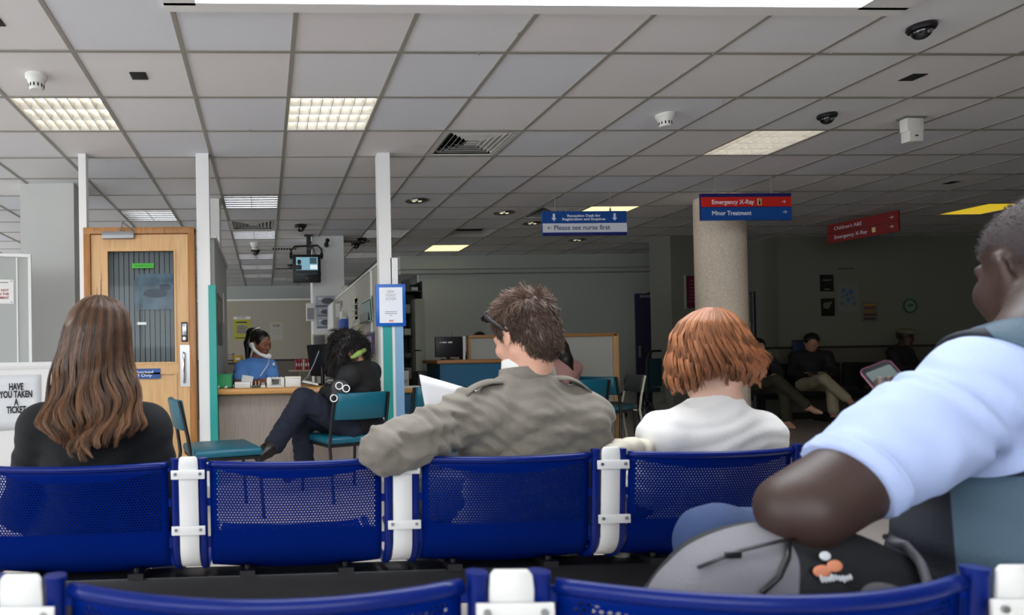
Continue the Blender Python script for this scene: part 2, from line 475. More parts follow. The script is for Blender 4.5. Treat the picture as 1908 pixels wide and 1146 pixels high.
# partitions running back from the posts
xr = at(716, 520, PY).x
swall('wall_partition_right', (xr, PY + .1, 0), (xr + .05, 8.68, 1.83), M_cream)
swall('trim_12', (xr - .012, PY + .1, 1.83), (xr + .062, 8.68, 1.85), M_white)
swall('trim_13', (xr - .012, 5.75, .75), (xr, 5.79, 1.83), M_white)
xl = at(391, 480, PY).x
swall('wall_partition_left', (xl, PY + .1, 0), (xl + .03, 6.9, 2.04), M_grey)
swall('trim_14', (xl - .02, PY + .06, 2.04), (xl + .05, 6.92, 2.06), M_white)
# wall behind the nurse with its rail and dark lower half
YN = 10.9
a, bb = at(405, 600, YN).x, at(584, 600, YN).x
swall('wall_nurse', (a - 2.2, YN, 1.0), (bb, YN + .06, 2.04), mat('nurse_wall_paint', 'aaa494', .7))
swall('wall_nurse_lower', (a - 2.2, YN, 0), (bb, YN + .06, 1.0), mat('nurse_wall_lower', '6d665e', .7))
swall('trim_15', (a - 2.2, YN - .02, 2.04), (bb, YN + .07, 2.07), M_white)
swall('trim_16', (a - 2.2, YN - .015, .985), (bb, YN, 1.02), M_dado)
# left low wall with sill and the panel above it
lw = structure('wall_ticket', (at(150, 700, PY).x, PY, 0), math.radians(14))
W_ = 3.2
MB().box((-W_, 0, 0), (0, .1, 1.0)).build('lower_panel', M_white, lw)
MB().box((-W_, -.02, 1.0), (0, .12, 1.035)).box((-W_, -.012, .985), (0, 0, 1.0)).build('sill', M_white, lw)
xa = -.375
MB().box((-W_, .02, 1.035), (xa, .07, 1.87)).build('upper_panel', M_grey, lw)
MB().box((-W_, .0, 1.87), (xa + .01, .09, 1.895)).box((xa - .012, .008, 1.035), (xa + .01, .08, 1.87)).box((xa - .10, .014, 1.035), (xa - .09, .02, 1.87)).build('cap_trim', M_white, lw)
# ------------------------------------------------------------ ceiling fittings
M_louvre = mat('louvre_aluminium', 'd9d9dc', .25, .85)
M_louvre_on = mat('louvre_white_metal', 'c4c4c4', .3)  # blades of the lit lights whitened in colour to look brighter
M_housing = mat('light_housing', 'e8e6e0', .5)
M_tube_on = mat('fluorescent_tube_lit', 'fffaf0', .5, emit='fff8e4', estr=8)
M_tube_off = mat('fluorescent_tube_dim', 'd8d8d4', .3, emit='fff4dc', estr=1.6)  # faint glow added to the unlit tubes to brighten the nurse area
M_back_on = mat('light_reflector_lit', 'fffaf2', .4, emit='fff8e6', estr=.3)
M_diff_on = mat('prismatic_diffuser_lit', 'fff4c8', .4, emit='fff1b4', estr=1.25)
M_diff_yel = mat('prismatic_diffuser_yellow', 'e8cf50', .4, emit='e6c431', estr=.75)
M_vent = mat('vent_white', 'c9c8c3', .45)
def cell_xy(c, j): return GX0 + (c + .5) * T, GY0 + (j + .5) * T
def col_row(c, j):
    return ''
def housing(t, m=None):
    g = MB(); s = .29; h = .09
    g.box((-s, -s, h), (s, s, h + .01)); g.box((-s, -s, 0), (-s + .006, s, h)); g.box((s - .006, -s, 0), (s, s, h)); g.box((-s, -s, 0), (s, -s + .006, h)); g.box((-s, s - .006, 0), (s, s, h))
    g.build('housing', m or M_housing, t, smooth=False)
    g = MB(); a, w = .2995, .292
    for lo, hi in (((-a, -a, -.004), (a, -w, .003)), ((-a, w, -.004), (a, a, .003)), ((-a, -w, -.004), (-w, w, .003)), ((w, -w, -.004), (a, w, .003))): g.box(lo, hi)
    g.build('frame', M_vent, t, smooth=False)
def louvre(t, nx, ny, on):
    g = MB(); s = .286
    def blade(a, c, ax):   # v-section blade
        pr = [(-.002, 0), (.002, 0), (.010, .045), (-.010, .045)]
        vs = []
        for e in (-s, s):
            for u, z in pr: vs.append(g.b.verts.new((a + u, e, z) if ax == 0 else (e, a + u, z)))
        for k in range(4): g.b.faces.new((vs[k], vs[(k + 1) % 4], vs[4 + (k + 1) % 4], vs[4 + k]))
    for i in range(nx + 1): blade(-s + 2 * s * i / nx, 0, 0)
    for i in range(ny + 1): blade(-s + 2 * s * i / ny, 0, 1)
    g.build('louvre', M_louvre_on if on else M_louvre, t, smooth=False)
    for i in range(ny if ny < 5 else 4):
        n = ny if ny < 5 else 4
        y = -s + 2 * s * (i + .5) / n
        MB().cyl((-.27, y, .066), (.27, y, .066), .011, seg=10).build('tube', M_tube_on if on else M_tube_off, t)
names = {(-1, 1): 'lit grid ceiling light nearest the left corner, warm tubes behind deep louvres',
         (2, 1): 'lit square louvred ceiling light, second from the left in the front row',
         (8, 2): 'lit louvred ceiling light left of the small dome camera'}
for k, (c, j) in enumerate(LIT):
    x, y = cell_xy(c, j)
    t = thing('ceiling_light', names[(c, j)], 'ceiling light', (x, y, CEIL), 0, 'lit louvred ceiling lights')
    housing(t, M_back_on); louvre(t, 8, 3 if k == 0 else 4, True)
names = {(8, 6): 'lit plain diffuser ceiling light just behind the blue reception desk sign',
         (6, 10): 'small lit ceiling light near the far bulkhead above the reception desk',
         (16, 6): 'yellow lit ceiling light at the far right beside the dark wall'}
for c, j in FLAT:
    x, y = cell_xy(c, j)
    t = thing('ceiling_light', names[(c, j)], 'ceiling light', (x, y, CEIL), 0, 'lit flat ceiling lights')
    housing(t); MB().box((-.288, -.288, .004), (.288, .288, .012)).build('diffuser', M_diff_yel if c == 16 else M_diff_on, t, smooth=False)
names = {(-1, 6): 'unlit louvred ceiling light seen above the oak door', (1, 5): 'unlit ceiling light nearest of the row above the nurse station',
         (1, 8): 'unlit ceiling light just behind the square air vent of the nurse station', (1, 11): 'third unlit ceiling light above the nurse, partly behind a dome camera',
         (1, 13): 'fourth unlit ceiling light of the row receding above the nurse', (1, 15): 'fifth and farthest unlit ceiling light of the row above the nurse',
         (4, 8): 'unlit ceiling light cut across by the middle white post', (4, 11): 'unlit ceiling light beyond the middle post, above the partition top',
         (2, 16): 'thin far unlit ceiling light low behind the hanging television', (4, 16): 'thin far unlit ceiling light right of the white column'}
for c, j in OFF:
    x, y = cell_xy(c, j)
    t = thing('ceiling_light', names[(c, j)], 'ceiling light', (x, y, CEIL), 0, 'unlit ceiling lights of the nurse station')
    housing(t); louvre(t, 2, 6, False)
# square air vents with nested blades
vn = {(4, 2): 'large square air vent with nested slanted blades right of the middle post', (1, 7): 'square air vent between two unlit lights above the nurse', (7, 6): 'square air vent half hidden behind the blue reception sign'}
for c, j in VENT:
    x, y = cell_xy(c, j)
    t = thing('air_vent', vn[(c, j)], 'air vent', (x, y, CEIL), 0, 'square ceiling air vents')
    g = MB(); s = .295
    g.box((-s, -s, .12), (s, s, .13)); g.box((-s, -s, .01), (-s + .01, s, .12)); g.box((s - .01, -s, .01), (s, s, .12)); g.box((-s, -s, .01), (s, -s + .01, .12)); g.box((-s, s - .01, .01), (s, s, .12))
    g.build('plenum', M_dark, t, smooth=False)
    g = MB(); a, w = .2995, .255
    for lo, hi in (((-a, -a, -.005), (a, -w, .002)), ((-a, w, -.005), (a, a, .002)), ((-a, -w, -.005), (-w, w, .002)), ((w, -w, -.005), (a, w, .002))): g.box(lo, hi)
    g.build('frame', M_vent, t, smooth=False)
    g = MB()
    for i in range(5):
        o, o2 = .245 - i * .045, .245 - i * .045 - .034
        P = [(-o, -o), (o, -o), (o, o), (-o, o)]; Q = [(-o2, -o2), (o2, -o2), (o2, o2), (-o2, o2)]
        for k in range(4):
            p, p2, q, q2 = P[k], P[(k + 1) % 4], Q[k], Q[(k + 1) % 4]
            zo, zi = (.034, 0) if k in (0, 2) else (0, .034); g.quad((*p, zo), (*p2, zo), (*q2, zi), (*q, zi))
    g.quad((-.05, -.05, .004), (.05, -.05, .004), (.05, .05, .004), (-.05, .05, .004))
    o = g.build('blades', M_vent, t, smooth=False); solidify(o, .0015)
x, y = cell_xy(6, 8)
t = thing('ceiling_grille', 'grey ceiling grille with one dark slot in front of the far bulkhead', 'air vent', (x, y, CEIL))
g = MB()
for k, (p, q) in enumerate((((-.3, -.3), (.3, -.3)), ((.3, -.3), (.3, .3)), ((.3, .3), (-.3, .3)), ((-.3, .3), (-.3, -.3)))):
    g.quad((*p, 0), (*q, 0), (q[0] * .7, q[1] * .7, .07), (p[0] * .7, p[1] * .7, .07))
o = g.build('frame', M_vent, t, smooth=False); solidify(o, .003)
MB().box((-.22, -.22, .07), (.22, .22, .08)).build('mesh_panel', M_dark, t)
# two narrow slotted grilles near the television
for (px, py, lab) in ((530, 463, 'narrow slotted ceiling grille left of the television bracket'), (665, 449, 'narrow slotted ceiling grille by the small dome cameras right of the white column'), (530, 500, 'small far slotted ceiling grille left of the television')):
    p = atz(px, py, CEIL)
    t = thing('slot_grille', lab, 'air vent', (p.x, p.y, CEIL))
    w = .42
    MB().box((-w / 2, -.1, -.006), (w / 2, .1, 0)).build('frame', M_vent, t)
    for i in range(9): MB().box((-w / 2 + .03 + i * .042, -.08, -.008), (-w / 2 + .052 + i * .042, .08, -.0055)).build('slot', M_dark, t, smooth=False)
# recessed downlights
dn = {(4, 5): 'recessed round downlight nearest, right of the middle post', (6, 6): 'recessed round downlight left of the blue reception sign', (7, 7): 'recessed round downlight partly behind the left edge of the reception sign', (9, 9): 'small recessed downlight glinting just below the reception sign'}
for (c, j), lab in dn.items():
    x, y = cell_xy(c, j)
    t = thing('downlight', lab, 'downlight', (x, y, CEIL), 0, 'recessed round downlights')
    MB().lathe([(.105, 0), (.122, -.006), (.128, -.004), (.128, 0)], 32).build('trim_ring', mat('downlight_ring', '6f6d66', .4), t)
    MB().lathe([(.104, -.0025), (.085, -.0018), (.05, -.0012), (.0, -.0008)], 32).build('reflector', mat('downlight_reflector', 'b9b6a8', .18, 1), t, smooth='all')
    for dx in (-.03, .035): MB().ball((dx, .01, -.006), (.022, .014, .008)).build('lamp', mat('small_lamp', 'f4ecd2', .2, emit='fff0c0', estr=.5), t)
# smoke detectors
def smoke(x, y, lab, s=1.0):
    t = thing('smoke_detector', lab, 'smoke detector', (x, y, CEIL), 0, 'white smoke detectors')
    m = mat('detector_plastic', 'dedcd6', .4)
    MB().lathe([(.062 * s, 0), (.062 * s, -.02 * s), (.056 * s, -.028 * s), (0, -.028 * s)], 32).build('base', m, t)
    MB().lathe([(.054 * s, -.028 * s), (.047 * s, -.05 * s), (.043 * s, -.055 * s), (.043 * s, -.078 * s), (.036 * s, -.09 * s), (0, -.09 * s)], 32).build('head', m, t)
    for k in range(12):
        a = 2 * PI * k / 12
        MB().box((.0425 * s, -.004 * s, -.076 * s), (.0445 * s, .004 * s, -.057 * s), Matrix.Rotation(a, 4, 'Z')).build('slot', M_dark, t, smooth=False)
smoke(*cell_xy(-1, 0), 'white smoke detector on the ceiling in front of the leftmost lit light')
smoke(*cell_xy(6, 1), 'white smoke detector on the ceiling left of the right louvred light')
smoke(*cell_xy(1, 9), 'far smoke detector above the nurse station in front of a dome camera', 1.1)
# dome cameras
def dome(x, y, lab, s=1.0):
    t = thing('dome_camera', lab, 'security camera', (x, y, CEIL), 0, 'dark dome security cameras')
    MB().lathe([(.075 * s, 0), (.078 * s, -.02 * s), (.07 * s, -.034 * s), (0, -.034 * s)], 32).build('base', mat('dome_base', '1a1a1c', .35), t)
    MB().lathe([(.056 * s * math.cos(a), -.034 * s - .056 * s * math.sin(a)) for a in [i * PI / 20 for i in range(11)]], 32).build('dome', mat('dome_glass', '0b0c10', .08, coat=.5), t, smooth='all')
    MB().cyl((0, -.03 * s, -.05 * s), (.0, -.0585 * s, -.063 * s), .013 * s).build('lens', M_steel, t)
dome(*cell_xy(7, -1), 'large dark dome camera on the ceiling in the upper right', .8)
dome(*cell_xy(8, 1), 'dark dome camera behind the right louvred ceiling light', .78)
dome(*cell_xy(1, 10), 'dome camera hanging under the row of unlit lights above the nurse', .9)
dome(*cell_xy(2, 7), 'dome camera above and left of the hanging television', 1.0)
for px, py, lab in ((675, 444, 'right one of two dome cameras beside the white column'), (663, 453, 'left one of two dome cameras beside the white column'), (543, 493, 'far dome camera just left of the television')):
    p = atz(px, py, CEIL); dome(p.x, p.y, lab, .95)
# flush black speaker plates
for (c, j), lab in {(0, 0): 'square black plate set in a ceiling tile above the oak door', (8, 0): 'square black plate in a ceiling tile right of the rooflight', (13, 4): 'dark plate in the ceiling far right above the red sign', (-1, -1): 'dark plate at the left edge of the ceiling'}.items():
    x, y = cell_xy(c, j)
    t = thing('ceiling_speaker', lab, 'ceiling speaker', (x, y, CEIL), 0, 'square black ceiling plates')
    MB().box((-.048, -.048, -.004), (.048, .048, 0), bev=.001).build('plate', mat('speaker_black', '17181a', .6), t)
# white wall box device hanging at the right
p = atz(1698, 219, CEIL)
t = thing('motion_sensor', 'white boxy sensor unit hanging from the ceiling at the upper right', 'sensor', (p.x, p.y, CEIL))
m = mat('detector_plastic', 'dedcd6', .4)
MB().box((-.085, -.035, -.012), (.085, .035, 0)).build('mounting_rail', mat('sensor_rail', '6f6e6a', .5), t)
MB().box((-.065, -.03, -.11), (.065, .03, -.01), bev=.008).build('upper_housing', m, t)
MB().box((-.052, -.035, -.185), (.052, .032, -.105), bev=.006).build('lower_housing', m, t)
MB().box((-.012, -.0365, -.15), (.012, -.035, -.14)).build('indicator', M_black, t)
# sprinkler-like studs
for k, (px, py) in enumerate(((465, 243), (637, 243), (966, 63), (1329, 101), (1548, 100), (892, 101))):
    p = atz(px, py, CEIL - .008)
    o = MB().cyl((0, 0, -.006), (0, 0, .0), .007).build('ceiling_stud', M_bar)
    o.location = (p.x, p.y, CEIL - .004); tag(o, 'tiny metal stud under the ceiling grid bars', 'stud', 'tiny studs on the ceiling grid')

# ------------------------------------------------------------ hanging signs
def hang_sign(name, label, pl, pr, ztop, Y, H, th=.02):
    pass
def arrow(g, x, z, s, kind):
    if kind == 'down':
        g.prism([(x - s * .18, z + s * .6), (x - s * .18, z - s * .1), (x - s * .42, z - s * .1), (x, z - s * .6), (x + s * .42, z - s * .1), (x + s * .18, z - s * .1), (x + s * .18, z + s * .6)], 0, .0006)
    else:
        d = 1 if kind == 'right' else -1
        w = s * .07
        g.box((x - s * .5, z - w, 0), (x + s * .5, z + w, .0006))
        for q in (1, -1):
            a = [(x + d * s * .5, z - w * q), (x + d * s * .5, z + w * q), (x + d * s * .08, z + q * s * .42), (x + d * s * .0, z + q * s * .34)]
            g.prism(a, 0, .0006)
M_sb = mat('sign_blue', '0d4c9c', .35); M_sbd = mat('sign_dark_blue', '1c1a66', .35); M_sr = mat('sign_red', 'd5261c', .35); M_sw = mat('sign_white', 'dfe2ea', .4)
M_let_w = mat('lettering_white', 'eef2fa', .5); M_let_d = mat('lettering_slate', '4a5a7a', .5)
Y = GY0 + 5 * T
pa, pb = at(1010, 394, Y), at(1166, 394, Y); W_ = pb.x - pa.x; H_ = (440 - 394) * Y / F
t = thing('hanging_sign', 'blue and white hanging sign reading Please see nurse first', 'hanging sign', ((pa.x + pb.x) / 2, Y, (pa.z + pb.z) / 2 - H_))
MB().box((-W_ / 2, -.012, 0), (W_ / 2, .012, H_)).build('board', M_sb, t)
MB().box((-W_ / 2 - .002, -.0135, H_ * .13), (W_ / 2 + .002, -.012, H_ * .50)).build('white_panel', M_sw, t)
MB().box((-W_ / 2, -.013, 0), (W_ / 2, -.012, H_ * .1)).build('bottom_band', M_sbd, t)
B = FACE_CAM
text_mesh('Reception Desk for\nRegistration and Enquires', .036, 'lettering', M_let_w, t, Matrix.Translation((-.01, -.0125, H_ * .74)) @ B, width=.46, bold=.0010)
text_mesh('Please see nurse first', .07, 'lettering', M_let_d, t, Matrix.Translation((-.03, -.014, H_ * .315)) @ B, width=.60, bold=.0012)
g = MB(); arrow(g, -.33, 0, .065, 'down'); arrow(g, .32, 0, .065, 'down'); g.build('arrows', M_let_w, t).matrix_local = Matrix.Translation((0, -.0126, H_ * .75)) @ B
g = MB(); arrow(g, -.38, 0, .04, 'left'); g.build('arrow', mat('lettering_navy', '1f2a5c', .5), t).matrix_local = Matrix.Translation((0, -.0142, H_ * .315)) @ B
for dx in (at(1034, 392, Y).x, at(1137, 392, Y).x):
    dx -= (pa.x + pb.x) / 2
    MB().cyl((dx, 0, H_), (dx, 0, CEIL - t.location.z), .003).box((dx - .008, -.006, H_ - .01), (dx + .008, .006, H_ + .03)).build('hanger', M_bar, t)
Y = GY0 + 4 * T
pa, pb = at(1304, 361, Y), at(1472, 361, Y); W_ = pb.x - pa.x; H_ = 51.5 * Y / F
t = thing('hanging_sign', 'red and blue hanging sign for Emergency X-Ray and Minor Treatment', 'hanging sign', ((pa.x + pb.x) / 2, Y, (pa.z + pb.z) / 2 - H_))
MB().box((-W_ / 2, -.012, 0), (W_ / 2, .012, H_)).build('board', M_sbd, t)
MB().box((-W_ / 2, -.0135, 0), (W_ / 2, -.012, H_ * .475)).build('blue_panel', M_sb, t)
MB().box((-W_ / 2, -.0135, H_ * .505), (W_ / 2, -.012, H_ * .87)).build('red_panel', M_sr, t)
text_mesh('Emergency X-Ray', .06, 'lettering', M_let_w, t, Matrix.Translation((-.345, -.0142, H_ * .675)) @ B, width=.42, align='LEFT', bold=.0008)
text_mesh('Minor Treatment', .06, 'lettering', M_let_w, t, Matrix.Translation((-.345, -.0142, H_ * .26)) @ B, width=.39, align='LEFT', bold=.0008)
MB().box((.11, -.0145, H_ * .56), (.15, -.0135, H_ * .80)).build('pictogram', mat('pictogram_cream', 'e8d9a0', .5), t)
MB().box((.12, -.0152, H_ * .58), (.14, -.0145, H_ * .70)).cyl((.13, -.0152, H_ * .745), (.13, -.0145, H_ * .745), .008).build('pictogram_figure', M_black, t)
g = MB(); arrow(g, .37, -.0, .04, 'right'); g.build('arrow', M_let_w, t).matrix_local = Matrix.Translation((0, -.0142, H_ * .68)) @ B
g = MB(); arrow(g, .38, 0, .04, 'right'); g.build('arrow', M_let_w, t).matrix_local = Matrix.Translation((0, -.0142, H_ * .30)) @ B
for px in (1333, 1437):
    dx = at(px, 360, Y).x - (pa.x + pb.x) / 2
    MB().cyl((dx, 0, H_), (dx, 0, CEIL - t.location.z), .003).box((dx - .008, -.006, H_ - .005), (dx + .008, .006, H_ + .02)).build('hanger', M_bar, t)
# red sign hanging across, seen at an angle
pa, pb = at(1543, 455, 7.97), at(1676, 430, 7.13)
d = Vector((pb.x - pa.x, pb.y - pa.y, 0)); W_ = d.length; H_ = .25
t = thing('hanging_sign', 'dark red hanging sign seen at an angle by the right wall', 'hanging sign', ((pa.x + pb.x) / 2, (pa.y + pb.y) / 2, (pa.z + pb.z) / 2), math.atan2(d.y, d.x))
MB().box((-W_ / 2, -.012, 0), (W_ / 2, .012, H_)).build('board', mat('sign_dark_red', '861714', .4), t)
MB().box((-W_ / 2, -.0135, H_ * .49), (W_ / 2, -.012, H_ * .51)).build('divider', M_black, t)
text_mesh("Children's A&E", .065, 'lettering', M_let_w, t, Matrix.Translation((-.33, -.0142, H_ * .72)) @ B, width=.34, align='LEFT')
text_mesh('Emergency X-Ray', .065, 'lettering', M_let_w, t, Matrix.Translation((-.33, -.0142, H_ * .26)) @ B, width=.40, align='LEFT')
MB().box((.13, -.0145, H_ * .16), (.17, -.0135, H_ * .40)).build('pictogram', mat('pictogram_cream', 'e8d9a0', .5), t)
for z in (.72, .27):
    g = MB(); arrow(g, .35, 0, .04, 'right'); g.build('arrow', M_let_w, t).matrix_local = Matrix.Translation((0, -.0142, H_ * z)) @ B
for dx in (-.3, .3): MB().cyl((dx, 0, H_), (dx, 0, CEIL - t.location.z), .003).build('hanger', M_bar, t)
# ------------------------------------------------------------ beam seating
M_navy = mat('navy_powder_coat', '001c6c', .30, coat=.08, var=.04, vscale=20, spec=.25)
PITCH = .0078
M_perf = perforated('navy_perforated_sheet', '001c6a', PITCH, .0024, .205, .172, .024, .012)
M_perf_seat = perforated('navy_perforated_seat', '001c6a', PITCH, .0024, .2, .40, 0, .03)
M_plate = mat('white_enamel_plate', 'e9e8e4', .35, var=.02, vscale=10)
M_beam = mat('black_beam', '19191c', .4)
MOD = .5505; SAG = .042
def back_profile(n=26):
    """(y,z) from the top of the back down and forward into the seat; origin at the top, z down"""
    P = []
    for i in range(10): s = i / 9; P.append((.012 * s, -.205 * s))
    r = .075; y0, z0 = P[-1]
    for i in range(1, 9): a = i / 8 * PI / 2; P.append((y0 + r - r * math.cos(a) + .0, z0 - r * math.sin(a)))
    y1, z1 = P[-1]
    for i in range(1, 10): s = i / 9; P.append((y1 + .34 * s, z1 - .01 * math.sin(s * PI) + .018 * s * s))
    y2, z2 = P[-1]
    for i in range(1, 5): a = i / 4 * PI / 2 * .8; P.append((y2 + .03 * math.sin(a), z2 - .03 * (1 - math.cos(a))))
    return P
def seat_module(t, x):
    """one perforated seat shell, its curved rims and end tubes, centre x"""
    hw = .222
    prof = back_profile()
    cum = [0]
    for a, bb in zip(prof, prof[1:]): cum.append(cum[-1] + math.hypot(bb[0] - a[0], bb[1] - a[1]))
    nu = 24
    def sag(u, s):     # back bows towards the viewer, seat dishes
        k = 1 - (u / hw) ** 2
        fade = max(0, 1 - s / .26)
        return -SAG * k * fade
    bm = bmesh.new(); uvl = bm.loops.layers.uv.new('UVMap')
    V = []
    for i, ((y, z), s) in enumerate(zip(prof, cum)):
        row = []
        for j in range(nu + 1):
            u = -hw + 2 * hw * j / nu
            row.append((bm.verts.new((x + u, y + sag(u, s), z - (0.012 * (1 - (u / hw) ** 2) if s > .3 else 0))), u, s))
        V.append(row)
    for i in range(len(V) - 1):
        for j in range(nu):
            q = (V[i][j], V[i][j + 1], V[i + 1][j + 1], V[i + 1][j])
            f = bm.faces.new([v[0] for v in q])
            f.material_index = 1 if q[2][2] > .34 else 0
            for lp, v in zip(f.loops, q): lp[uvl].uv = (v[1], v[2] if f.material_index == 0 else v[2] - .32)
    me = D.meshes.new('seat_shell'); bm.to_mesh(me); bm.free()
    shell = link_mesh(me, 'seat_shell', [M_perf, M_perf_seat], t, smooth='all'); solidify(shell, .002)
    # rolled top rim
    pts = [(x - hw + 2 * hw * k / 20, sag(-hw + 2 * hw * k / 20, 0), 0) for k in range(21)]
    MB().tube(pts, .009, 10).build('top_rim', M_navy, shell, smooth='all')
    yf, zf = prof[-5]
    for s in (-1, 1):
        tx = x + s * (hw + .0185)
        pp = [(tx, y, z) for y, z in prof[:-4]]
        pp[0] = (tx, 0, .012)
        g = MB().tube(pp, .0115, 12); g.cyl((tx, 0, .01), (tx, 0, .0165), .0125)
        g.build('side_tube', M_navy, shell)
        for a, bb in ((.0, .018), (.088, .108), (.188, .215)):
            MB().box((min(x + s * hw, tx), -.001 + .012 * a / .2, -bb), (max(x + s * hw, tx), .003 + .012 * a / .2, -a)).build('bracket_tab', M_navy, shell)
def connector(t, x, first=True):
    prof = back_profile()
    w = .0245
    g = MB(); yo = -.014
    P = [(w * math.cos(a) * (1 if abs(math.cos(a)) > 0 else 1), .0) for a in (0,)]
    # strap following the profile, rounded at its top
    line = [(yo, .022)] + [(y + yo, z) for y, z in prof[:18]]
    T_ = .006
    pts_l = []
    for i, (y, z) in enumerate(line):
        ww = w
        if i == 0: ww = w - .006
        pts_l.append((ww, y, z))
    pts_l.insert(1, (w - .0015, yo, .0165)); 
    A = [[(x - ww, y, z), (x + ww, y, z)] for ww, y, z in pts_l]
    g.grid(A)
    o = g.build('connector_strap', M_plate, t, angle=60); solidify(o, T_, -1)
    o.modifiers.new('b', 'BEVEL').width = .0012
    for z in (-.022, -.163):
        MB().box((x - .0425, yo - .0105, z - .0115), (x + .0425, yo - .006, z + .0115), bev=.0015).build('cross_plate', M_plate, o)
        for s in (-1, 1): MB().cyl((x + s * .031, yo - .0105, z + .002), (x + s * .031, yo - .0135, z + .002), .0042, seg=10).build('bolt', M_steel, o)
def bench(label, x_first, n, Y, z_top, conns, ends=True, beam_x=None):
    t = thing('beam_seating', label, 'bench seating', (0, Y, 0))
    s = D.objects.new('seat_row', None)
    base = Matrix.Translation((0, 0, z_top))
    class _T: pass
    kids0 = set(SC.objects)
    for k in range(n): seat_module(t, x_first + k * MOD)
    for k in conns: connector(t, x_first + (k - .5) * MOD)
    for o in set(SC.objects) - kids0:
        if o.parent == t: o.matrix_local = base @ o.matrix_local; WM[o.name] = WM[t.name] @ o.matrix_local
    D.objects.remove(s)
    xa, xb = x_first - MOD * .62, x_first + (n - 1 + .62) * MOD
    zb = z_top - .282
    MB().box((xa, .045, zb - .115), (xb, .125, zb - .02), bev=.005).build('beam', M_beam, t)
    for k in range(n):
        for s_ in (-1, 1):
            xx = x_first + k * MOD + s_ * .13
            MB().box((xx - .02, .03, zb - .022), (xx + .02, .3, zb - .004)).cyl((xx, .05, zb - .01), (xx, .05, zb + .006), .008).build('seat_bracket', M_beam, t)
    for xx in (x_first - .02, x_first + (n - 1) * MOD + .02):
        MB().box((xx - .03, .06, .03), (xx + .03, .11, zb - .08), bev=.004).build('leg', M_beam, t)
        MB().box((xx - .035, -.12, 0), (xx + .035, .42, .035), bev=.008).build('foot', M_beam, t)
    return t
YA, ZA = 1.62, 0.762
xa1 = at(352, 900, YA).x
benchA = bench('row of four navy perforated metal seats with white connector plates, people sitting on it', xa1 - MOD / 2, 4, YA, ZA, [1, 2, 3, 0])
SAG = .058; YBn, ZB = .70, .769
xb1 = at(947, 1100, YBn).x
benchB = bench('nearest row of navy perforated seats cut off by the bottom of the photo', xb1 - MOD * 1.5, 4, YBn, ZB, [1, 2, 3])

pv = Vector((xb1, YBn, 0)); m_ = Matrix.Translation(pv) @ Matrix.Rotation(-.063, 4, 'Z') @ Matrix.Translation(-pv) @ Matrix.Translation((0, YBn, 0))
benchB.matrix_local = m_; WM[benchB.name] = m_
# ------------------------------------------------------------ things of the nurse station and around
def onx(px, py, X):
    r = ray(px, py); return EYE + r * (X / r.x)
def span(px0, px1, py0, py1, Y):
    """world x0,x1,z0,z1 covering photo columns px0..px1 and rows py0(top)..py1(bottom) at distance Y"""
    a = at(px0, (py0 + py1) / 2, Y); c = at(px1, (py0 + py1) / 2, Y); m = (px0 + px1) / 2
    return a.x, c.x, at(m, py1, Y).z, at(m, py0, Y).z
def paper(name, label, cat, px0, px1, py0, py1, Y, m, depth=.003, group=None):
    """a flat sheet facing the camera side, thing origin at its bottom centre"""
    x0, x1, z0, z1 = span(px0, px1, py0, py1, Y)
    t = thing(name, label, cat, ((x0 + x1) / 2, Y, z0), 0, group)
    MB().box((-(x1 - x0) / 2, -depth, 0), ((x1 - x0) / 2, 0, z1 - z0)).build('sheet', m, t, smooth=False)
    return t, x1 - x0, z1 - z0
def lines(t, w, h, z0, z1, n, m, x0=-.38, x1=.38, y=-.0045, th=.35):
    for k in range(n):
        z = z0 + (z1 - z0) * (k + .5) / n; d = (z1 - z0) / n * th
        e = x1 - (.12 if k % 3 == 2 else 0) - (.05 if k % 2 else 0)
        MB().box((x0 * w, y, (z - d / 2) * h), (e * w, y + .001, (z + d / 2) * h)).build('text_line', m, t, smooth=False)
M_paper = mat('white_paper', 'e9e9e6', .7); M_ink = mat('printed_ink', '3c3c3e', .7)
M_inkl = mat('faint_print', '9c9c9e', .7)
